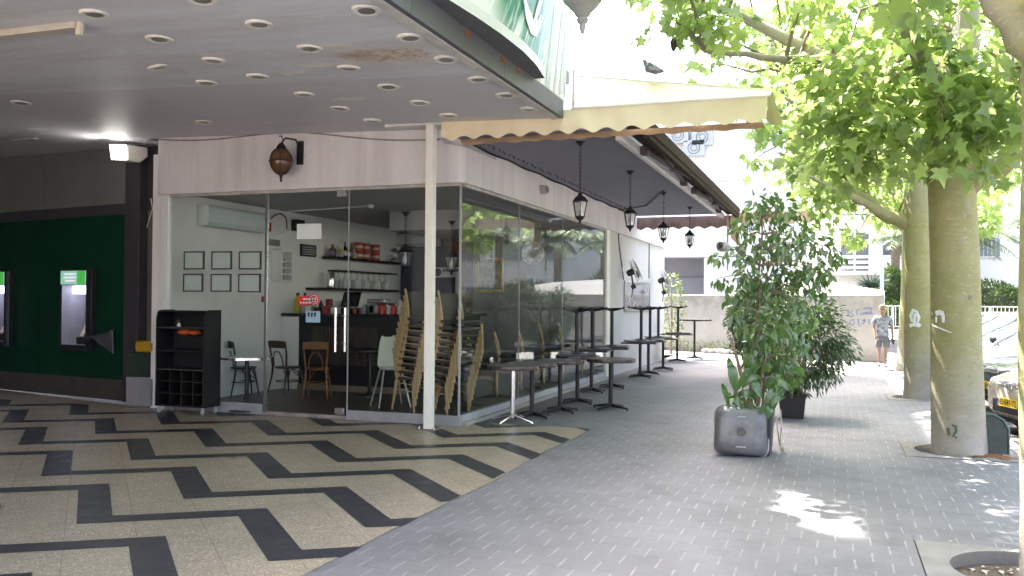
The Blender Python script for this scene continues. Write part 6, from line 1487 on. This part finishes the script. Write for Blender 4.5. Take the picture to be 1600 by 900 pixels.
p = ony(1592,480,37.5); hedge('darker small hedge at the right edge behind the railing', (p.x+.6,37.5,1.0), (1.0,.8,1.0), 1500)
p = ony(1396,447,36.6); hedge('tall green hedge behind the railing between garden wall and trunks', (p.x,36.6,1.6), (.9,.8,1.75), 3000)
p = ony(1420,462,36.0); hedge('low dark hedge just behind the railing posts near the pole', (p.x,35.7,.9), (1.6,.6,.85), 2400)
PALM = leaf_mat('palm_leaf', (.10,.14,.08), (.22,.28,.17), .3)
def palm(lab, px, py, y, L, nf, seed):
    c = ony(px, py, y); rg = np.random.default_rng(seed); t = thing('palm_tree', lab, 'palm', (c.x, y, 0), 0, 'palms at the end of the road')
    tr = MB(); pts = [(0,0,z) for z in np.linspace(0,c.z-.1,14)]; tr.tube(pts, [.20+.02*(i%2) for i in range(14)], 10).build('trunk', M('palm_trunk', (.20,.15,.11), .9, var=.4, scale=14, bump=.5), t)
    fr_ = MB(); pos = []; dr = []; sz = []
    for k in range(nf):
        a = 2*PI*k/nf+rg.uniform(-.2,.2); el = rg.uniform(-.1,1.0); w = np.array([math.cos(a),math.sin(a),0]); pts = []
        for i in range(13):
            s = i/12; r = L*(s*math.cos(el*(1-s*.3))); z = c.z + L*(math.sin(el)*s - .62*s*s*(.7+el*.55)); pts.append(np.array([0,0,z])+w*r)
        fr_.tube([tuple(q) for q in pts], [.022*(1-i/14) for i in range(13)], 5, caps=False)
        side = np.array([-w[1],w[0],0])
        for i in range(1,13):
            for j in range(3):
                s = (i-1+j/3)/12; q = pts[i-1]*(1-j/3)+pts[i]*(j/3); tg = pts[i]-pts[i-1]; tg /= np.linalg.norm(tg)
                for sg_ in (-1,1): pos.append(q); dr.append(side*sg_*.8+tg*.55+np.array([0,0,-.35])); sz.append(L*.27*(math.sin(PI*min(1,.12+s*.85))**.6))
    fr_.build('frond_stems', M('frond_stem', (.20,.22,.10), .6), t)
    leaf_mesh('fronds', np.array(pos), np.array(dr), np.array(sz), 'blade', PALM, t)
    return t
palm('palm with arching fronds left of the two thick trunks', 1399, 372, 37, 2.3, 18, 1)
palm('palm whose fronds reach out right of the thick trunks', 1500, 362, 38, 3.0, 20, 2)
palm('palm cut by the right edge of the photo', 1630, 352, 38, 2.6, 18, 3)
c = ony(1362,447,30)
t = thing('yucca', 'spiky yucca rising behind the white parapet', 'plant', (c.x,30,0)); rg = np.random.default_rng(9); n_ = 150
u = rg.normal(0,1,(n_,3)); u[:,2] = np.abs(u[:,2])*.6-.1
pos = np.tile([0,0,c.z],(n_,1))+rg.normal(0,.06,(n_,3)); leaf_mesh('leaves', pos, u, rg.uniform(.5,.85,n_), 'blade', leaf_mat('yucca_leaf', (.05,.09,.06), (.12,.17,.11), .15), t)
MB().tube([(0,0,0),(.03,0,1.2),(0,0,c.z)], .09, 8).build('stem', M('palm_trunk', (.20,.15,.11)), t)
rg = np.random.default_rng(12)
p = ony(1378,415,21.0)
t = thing('sign_pole', 'pale blue grey metal pole standing by the end of the garden wall', 'pole', (p.x,21.0,0))
MB().tube([(0,0,0),(0,0,p.z)], .06, 14).lathe([(.065,p.z-.01),(.065,p.z+.02),(.0,p.z+.03)], n=14).build('pole', M('pole_blue', (.42,.47,.50), .45, var=.06), t); MB().lathe([(.13,0),(.13,.03),(.07,.05)], n=14).build('foot', M('pole_blue', (.42,.47,.50)), t)
# facing buildings across the street (mirrored in the side glass)
t = thing('facing_block', 'pale block across the street, seen only mirrored in the cafe side glass', 'building', (0,0,0))
MB().box((26,-5,0),(36,80,10)).build('wall', M('facing_wall', (.36,.34,.31), .85, var=.06, scale=.4), t, smooth=0)
for z in (1.0,4.2,7.2):
    for k in range(10):
        y = 2+6.2*k; w_ = MB().box((25.96,y,z),(25.99,y+2.2,z+1.6)).build('window', M('far_glass', (.20,.23,.26)), t); MB().box((25.9,y-.1,z-.12),(25.955,y+2.3,z)).build('sill', white_paint, w_)
far0 = [o for o in bpy.data.objects if o.name.startswith('street_tree') and o.parent is None and 'behind the viewer' in o['label']][0]
for k, y in enumerate((11,17.5,23.5,30,37)):
    dup(far0, (16.2, y, -.05), 1.3*k, 'street tree across the road, seen only mirrored in the side glass', 'trees across the road mirrored in the glass')
# ================================================================ CARS
def car(lab, loc, paint, rz=0, L=3.95, W=.84, Hh=1.48, plate=None, emblem='oval', hoodz=.93):
    t = thing('parked_car', lab, 'car', loc, rz, 'cars parked along the kerb')
    n = 40
    def sect(y, w, zb, zt, ex):
        o = []
        for k in range(n):
            a = 2*PI*k/n; c, s = math.cos(a), math.sin(a)
            o.append((w*math.copysign(abs(c)**(2/ex),c), y, (zb+zt)/2+(zt-zb)/2*math.copysign(abs(s)**(2/ex),s)))
        return o
    st = [(.0,.52,.36,.60,3),(.012,.60,.30,.66,3.4),(.05,.69,.22,.73,3.8),(.13,.765,.185,.775,4.2),(.28,.81,.17,.82,4.6),(.5,.835,.17,.865,5),(.85,W,.17,.91,5.2),(1.15,W,.17,hoodz,5.4),(2.0,W,.17,hoodz+.03,5.6),(3.0,W,.17,hoodz+.05,5.6),(L-.45,W-.02,.19,hoodz+.06,5.2),(L-.15,W-.06,.24,hoodz+.02,4.6),(L-.04,W-.14,.30,hoodz-.1,4),(L,W-.26,.40,hoodz-.25,3)]
    b = MB(); vs = []
    for s in st: vs += sect(*s)
    b.add(vs, [(i*n+j,i*n+(j+1)%n,(i+1)*n+(j+1)%n,(i+1)*n+j) for i in range(len(st)-1) for j in range(n)] + [tuple(range(n)), tuple((len(st)-1)*n+j for j in range(n-1,-1,-1))])
    body = b.build('body', paint, t, smooth=50)
    # glasshouse
    m = 48
    def outline(z, y0, y1, w, ex=4.5):
        o = []
        for k in range(m):
            a = 2*PI*(k+.5)/m; c, s = math.cos(a), math.sin(a)
            o.append((w*math.copysign(abs(c)**(2/ex),c), (y0+y1)/2+(y1-y0)/2*math.copysign(abs(s)**(2/ex),s), z))
        return o
    lv = [(hoodz-.03,.92,L-.22,.765),(hoodz+.12,1.15,L-.27,.745),(hoodz+.26,1.40,L-.36,.70),(hoodz+.40,1.68,L-.5,.645),(Hh-.045,1.84,L-.62,.60)]
    rows = [outline(*l) for l in lv]
    side = MB(); front = MB()
    for i in range(len(lv)-1):
        for j in range(m):
            q = [rows[i][j], rows[i][(j+1)%m], rows[i+1][(j+1)%m], rows[i+1][j]]
            cx = sum(v[0] for v in q)/4; cy = sum(v[1] for v in q)/4; mid = (lv[i][1]+lv[i][2])/2
            isf = cy < mid-.2 and abs(cx) < lv[i][3]*.93 and cy < lv[i][1]+.32
            (front if isf else side).add(q, [(0,1,2,3)])
    gm = M('car_glass', (.035,.045,.05), .06, var=.1, spec=.9)
    side.build('side_windows', gm, t, smooth=50, fixn=False); front.build('windscreen', M('car_windscreen', (.10,.12,.125), .05, var=.1, spec=1.0), t, smooth=50, fixn=False)
    rf = MB(); rr_ = [outline(Hh-.06,1.78,L-.55,.625,4), outline(Hh-.02,1.86,L-.62,.60,4), outline(Hh+.01,2.1,L-.9,.45,3.5), outline(Hh+.018,2.4,L-1.2,.2,3)]; vs = sum(rr_, [])
    rf.add(vs, [(i*m+j,i*m+(j+1)%m,(i+1)*m+(j+1)%m,(i+1)*m+j) for i in range(3) for j in range(m)] + [tuple(3*m+j for j in range(m))]); rf.build('roof', paint, t, smooth=60)
    for sx in (-1,1):
        pl = MB().tube([(sx*.735,1.02,hoodz-.02),(sx*.715,1.22,hoodz+.12),(sx*.67,1.47,hoodz+.26),(sx*.615,1.75,hoodz+.40),(sx*.575,1.9,Hh-.04)], .035, 8); pl.build('front_pillar', paint, t, smooth=60); pl = MB()
        pl.beam((sx*.768,2.35,hoodz-.02),(sx*.61,2.35,Hh-.04),.03,.09,(0,1,0)); pl.build('middle_pillar', paint, t); pl = MB(); pl.beam((sx*.76,L-.62,hoodz),(sx*.60,L-.85,Hh-.05),.06,.22,(0,1,0)); pl.build('rear_pillar', paint, t)
    for sx in (-1,1):
        for y in (.72, L-.72):
            wf = MB().lathe([(.0,-.02),(.31,-.02),(.325,0),(.325,.16),(.30,.19),(.0,.19)], (sx*(W-.165),y,.30), (sx,0,0), 30); w_ = wf.build('wheel', rubber, t)
            MB().lathe([(.19,.185),(.20,.20),(.17,.196),(.05,.205),(.0,.21)], (sx*(W-.165),y,.30), (sx,0,0), 24).build('rim', M('hub_silver', (.45,.45,.46), .35, metal=.8), w_)
            MB().lathe([(.335,-.03),(.36,.0),(.35,.006),(.33,-.02)], (sx*(W+.002),y,.31), (sx,0,0), 30).build('wheel_arch', rubber, t)
        hp = MB(); hp.ball((sx*.60,.19,.665),(.15,.135,.085),18,12); hl = hp.build('headlight', M('headlight_glass', (.55,.57,.58), .08, metal=.35, var=.15, scale=18), t); hl.rotation_euler = (0,0,0)
        MB().ball((sx*.60,.085,.655),(.045,.03,.045),10,8).build('lamp_bulb', chrome, hl)
        mr = MB(); mr.ball((sx*(W+.09),1.12,hoodz+.09),(.10,.06,.075),14,10).beam((sx*(W-.06),1.15,hoodz),(sx*(W+.06),1.14,hoodz+.06),.03,.05); mr.build('wing_mirror', M('mirror_black', (.03,.03,.033), .3), t)
    gl = MB(); gl.prism([(-.36,.018,.615),(.36,.018,.615),(.31,.03,.69),(-.31,.03,.69)], (0,.10,0)); g0 = gl.build('grille', black_plastic, t, bevel=.01)
    MB().tube([(-.37,.014,.61),(-.32,.028,.695),(0,-.0,.702),(.32,.028,.695),(.37,.014,.61)], .010, 6).beam((-.34,.004,.65),(.34,.004,.65),.012,.016).build('chrome_trim', chrome, g0)
    MB().prism([(-.47,.005,.28),(.47,.005,.28),(.44,-.012,.46),(-.44,-.012,.46)], (0,.10,0)).build('lower_intake', M('intake_black', (.012,.012,.013), .6), t, bevel=.012)
    MB().box((-.62,.03,.165),(.62,.25,.20)).build('bumper_lip', rubber, t, bevel=.012)
    em = MB()
    if emblem == 'oval':
        em.ring((0,-.018,.655),(0,1,0),.062,.008,24,6); em.beam((-.03,-.02,.615),(-.015,-.02,.695),.012,.01); em.beam((.015,-.02,.615),(.03,-.02,.695),.012,.01); em.beam((-.026,-.02,.645),(.026,-.02,.665),.012,.01)
        for i, v in enumerate(em.v): em.v[i] = (v[0]*1.45, v[1], v[2])
    else: em.prism([(-.09,-.012,.76),(0,-.02,.70),(.09,-.012,.76),(.02,-.015,.745)], (0,.02,.01))
    em.build('emblem', chrome, t)
    ym = M('plate_yellow', (.75,.48,.01), .45, var=.05)
    pb = MB().box((-.26,-.035,.375),(.26,-.022,.487)).build('number_plate', ym, t, bevel=.004)
    MB().box((-.255,-.038,.38),(-.215,-.0352,.482)).build('plate_band', M('plate_blue', (.03,.08,.4), .5), pb)
    if plate:
        v, f = text_verts(plate, .115, .001, bold=.0015); b_ = MB(); b_.add([(x*.92+.018,-.0375,z+.431) for x,z,_ in v], f); b_.build('plate_number', black_plastic, pb, smooth=0, fixn=False)
    MB().tube([(-.45,1.02,hoodz+.03),(.05,1.04,hoodz+.035)], .008, 5).tube([(.05,1.02,hoodz+.03),(.55,1.05,hoodz+.035)], .008, 5).build('wipers', black_plastic, t)
    return t
def cpaint(nm, c, metal=.3): return M(nm, c, .28, metal=metal, var=.04, scale=2, coat=.8)
RZ = -.131
CX = 7.28
TH = math.radians(-72.5)
car('beige hatchback parked nearest, its yellow plate cut by the tree at the right edge', (6.67,2.86,RZ), cpaint('champagne_paint', (.50,.45,.37), .1), TH, plate='65·041·72')
car('black hatchback parked second with its nose to the kerb, beyond the beige one', (6.80,5.75,RZ), cpaint('black_paint', (.010,.011,.015), .1), TH+.03, plate='13·765·42', emblem='wing')
car('silver car parked third with its nose to the kerb, beyond the black one', (6.72,8.6,RZ), cpaint('silver_paint', (.42,.43,.44), .3), TH, L=4.2, Hh=1.52)
car('white car parked fourth with its nose to the kerb, beyond the silver one', (6.75,11.4,RZ), cpaint('white_paint_car', (.70,.71,.72), .1), TH-.03, L=4.1, Hh=1.5)
car('grey blue car parked last before the street end', (6.8,14.3,RZ), cpaint('grey_blue_paint', (.16,.19,.23), .3), TH, L=4.1, Hh=1.47)
car('blue car standing beyond the parked row, mostly hidden by the tree trunks', (6.9,17.2,RZ), cpaint('blue_paint', (.10,.16,.26), .3), TH, L=4.1)
car('white car standing last at the street corner, hidden by the tree trunks', (6.9,20.0,RZ), cpaint('white_paint_car', (.70,.71,.72)), TH, L=4.1)
t = thing('added_rear_block', 'plain unseen block added behind the viewer to darken the glass reflections', 'building', (0,0,0))
MB().box((-30,-46,0),(30,-36,10)).build('wall', M('rear_wall', (.34,.33,.32), .85, var=.1, scale=.4), t, smooth=0)  # unseen, added so the front glass mirrors something darker
# ================================================================ PERSON
pf = onz(1379,573,0)
t = thing('person', 'boy in a white patterned t-shirt and grey shorts walking along the pavement', 'person', (pf.x,pf.y,.0), -.03)
skin = M('skin', (.27,.165,.12), .5, var=.06)
J = dict(pel=(0,0,.80),waist=(0,.0,.93),chest=(0,-.01,1.10),upch=(0,-.0,1.20),neck=(0,-.015,1.285),hd0=(0,-.02,1.35),hd1=(0,-.03,1.43),hd2=(0,-.022,1.50),
 shl=(-.165,0,1.225),ell=(-.215,.03,1.0),wrl=(-.175,-.08,.80),shr=(.165,0,1.225),elr=(.225,.02,.99),wrr=(.235,-.06,.765),
 hil=(-.085,0,.775),knl=(-.085,-.02,.43),anl=(-.075,.14,.085),fol=(-.085,.0,.035),hir=(.085,0,.775),knr=(.07,-.10,.43),anr=(.06,-.12,.075),fo_r=(.07,-.28,.03))
names = list(J); pts = [J[k] for k in names]; idx = {k:i for i,k in enumerate(names)}
ed = [('pel','waist'),('waist','chest'),('chest','upch'),('upch','neck'),('neck','hd0'),('hd0','hd1'),('hd1','hd2'),('upch','shl'),('shl','ell'),('ell','wrl'),('upch','shr'),('shr','elr'),('elr','wrr'),('pel','hil'),('hil','knl'),('knl','anl'),('anl','fol'),('pel','hir'),('hir','knr'),('knr','anr'),('anr','fo_r')]
R_ = dict(pel=(.135,.10),waist=(.115,.085),chest=(.135,.095),upch=(.12,.085),neck=(.045,.048),hd0=(.066,.072),hd1=(.076,.09),hd2=(.06,.072),shl=.05,ell=.037,wrl=.027,shr=.05,elr=.037,wrr=.027,hil=.082,knl=.05,anl=.034,fol=.03,hir=.082,knr=.05,anr=.034,fo_r=.03)
rads = [R_[k] for k in names]; edges = [(idx[a],idx[b]) for a,b in ed]
for w, sx, hd in (('wrl',-1,Vector((.35,-.35,-.85))),('wrr',1,Vector((-.05,-.3,-.95)))):
    b0 = Vector(J[w]); h_ = hd.normalized(); pi_ = len(pts); pts.append(tuple(b0+h_*.07)); rads.append((.03,.018)); edges.append((idx[w],pi_))
    ac = Vector((0,1,0)).cross(h_).normalized() if abs(h_.y) < .9 else Vector((1,0,0)); fwd = Vector((0,-1,0))
    for k in range(4):
        off = ac*(.024-.016*k); l1 = .035+.006*(1.5-abs(k-1.5)); a_ = len(pts); pts += [tuple(b0+h_*.085+off), tuple(b0+h_*(.085+l1)+off+fwd*.006), tuple(b0+h_*(.085+l1*1.75)+off+fwd*.02)]; rads += [.009,.008,.006]; edges += [(pi_,a_),(a_,a_+1),(a_+1,a_+2)]
    a_ = len(pts); pts += [tuple(b0+h_*.045+ac*.032+fwd*.012), tuple(b0+h_*.075+ac*.040+fwd*.022)]; rads += [.010,.008]; edges += [(pi_,a_),(a_,a_+1)]
skinned('body', pts, edges, rads, skin, t, sub=2, root=0)
shirt = M('patterned_shirt', (.50,.51,.54), .8, var=.1, scale=13, col2=(.07,.09,.17))
skinned('t_shirt', [(0,0,.76),(0,0,.93),(0,-.01,1.10),(0,0,1.21),(0,-.01,1.265),(-.16,0,1.235),(-.215,.02,1.06),(.16,0,1.235),(.222,.015,1.06)], [(0,1),(1,2),(2,3),(3,4),(3,5),(5,6),(3,7),(7,8)], [(.17,.125),(.155,.12),(.16,.115),(.135,.10),(.07,.062),.068,.066,.068,.066], shirt, t, sub=2, root=1)
shorts = M('grey_shorts', (.12,.135,.16), .85, var=.1, scale=10)
skinned('shorts', [(0,0,.83),(0,0,.77),(-.092,0,.72),(-.095,-.01,.46),(.092,-.02,.72),(.085,-.075,.46)], [(0,1),(1,2),(2,3),(1,4),(4,5)], [(.145,.11),(.15,.12),.098,.082,.098,.082], shorts, t, sub=2, root=1)
hr = MB(); hr.ball((0,-.01,1.505),(.088,.098,.075),20,12).ball((0,-.06,1.535),(.072,.05,.045),14,10).ball((0,.03,1.46),(.082,.07,.09),14,10); hr.build('hair', M('light_hair', (.26,.20,.12), .6, var=.3, scale=30), t)
fc = MB()
for sx in (-1,1): fc.ball((sx*.03,-.108,1.437),(.013,.008,.008),8,6)
fc.ball((0,-.112,1.362),(.024,.006,.006),8,6); fc.box((-.045,-.112,1.452),(-.015,-.104,1.457)).box((.015,-.112,1.452),(.045,-.104,1.457)); fc.build('eyes_and_mouth', M('face_dark', (.12,.05,.045), .5), t)
ns = MB().ball((0,-.122,1.405),(.013,.018,.022),8,6); ns.ball((-.083,-.02,1.42),(.012,.02,.03),8,6).ball((.083,-.02,1.42),(.012,.02,.03),8,6); ns.build('nose_and_ears', skin, t)
for x,y,rz_,z_ in ((-.082,.09,.0,.0),(.066,-.185,.0,.0)):
    MB().ball((x,y-.02,.032),(.046,.125,.032),14,8).build('shoe', M('dark_sandal', (.03,.03,.032), .6), t)
p = Vector(J['wrr'])
ph = MB().box((-.02,-.045,-.065),(.02,.02,.065)).build('phone', black_plastic, None, bevel=.01); tag(ph, 'dark phone held in the walking boy\'s hand', 'phone'); ph.location = Vector((pf.x,pf.y,0))+p+Vector((.01,-.05,-.12)); ph.rotation_euler = (.2,0,.2)
# ================================================================ CAMERA, SUN, SKY
cd = bpy.data.cameras.new('camera'); cam = bpy.data.objects.new('camera', cd); COL.objects.link(cam)
cd.sensor_width = 36; cd.lens = FPX/1600*36; cd.clip_start = .05; cd.clip_end = 2000
mw = Matrix((RT, UP, -FW)).transposed().to_4x4(); mw.translation = CAM; cam.matrix_world = mw
S.camera = cam
AZ = math.radians(310); EL = math.radians(62)         # azimuth clockwise from +Y
sv = Vector((math.sin(AZ)*math.cos(EL), math.cos(AZ)*math.cos(EL), math.sin(EL)))
sl_ = bpy.data.lights.new('sun', 'SUN'); sl_.energy = 4.0; sl_.angle = math.radians(.5); sl_.color = (1,.94,.85)
so_ = bpy.data.objects.new('sun', sl_); COL.objects.link(so_); so_.rotation_euler = (-sv).to_track_quat('-Z','Y').to_euler(); so_.location = sv*60
w = bpy.data.worlds.new('World'); S.world = w; w.use_nodes = True; nt = w.node_tree
bgn = nt.nodes.get('Background') or nt.nodes.new('ShaderNodeBackground')
sky = nt.nodes.new('ShaderNodeTexSky'); sky.sky_type = 'NISHITA'; sky.sun_disc = False; sky.sun_elevation = EL; sky.sun_rotation = AZ; sky.dust_density = 5.0; sky.air_density = .55; sky.ozone_density = 1.0
nt.links.new(sky.outputs[0], bgn.inputs[0]); bgn.inputs[1].default_value = .15
S.view_settings.view_transform = 'Standard'; S.view_settings.look = 'None'; S.view_settings.gamma = 1; S.view_settings.exposure = 3.55; S.view_settings.use_curve_mapping = False
S.render.engine = 'CYCLES'; S.cycles.max_bounces = 10; S.cycles.diffuse_bounces = 5; S.cycles.glossy_bounces = 4; S.cycles.transparent_max_bounces = 24; S.cycles.transmission_bounces = 4
S.cycles.use_denoising = True; S.cycles.caustics_reflective = False; S.cycles.caustics_refractive = False; S.cycles.sample_clamp_indirect = 6
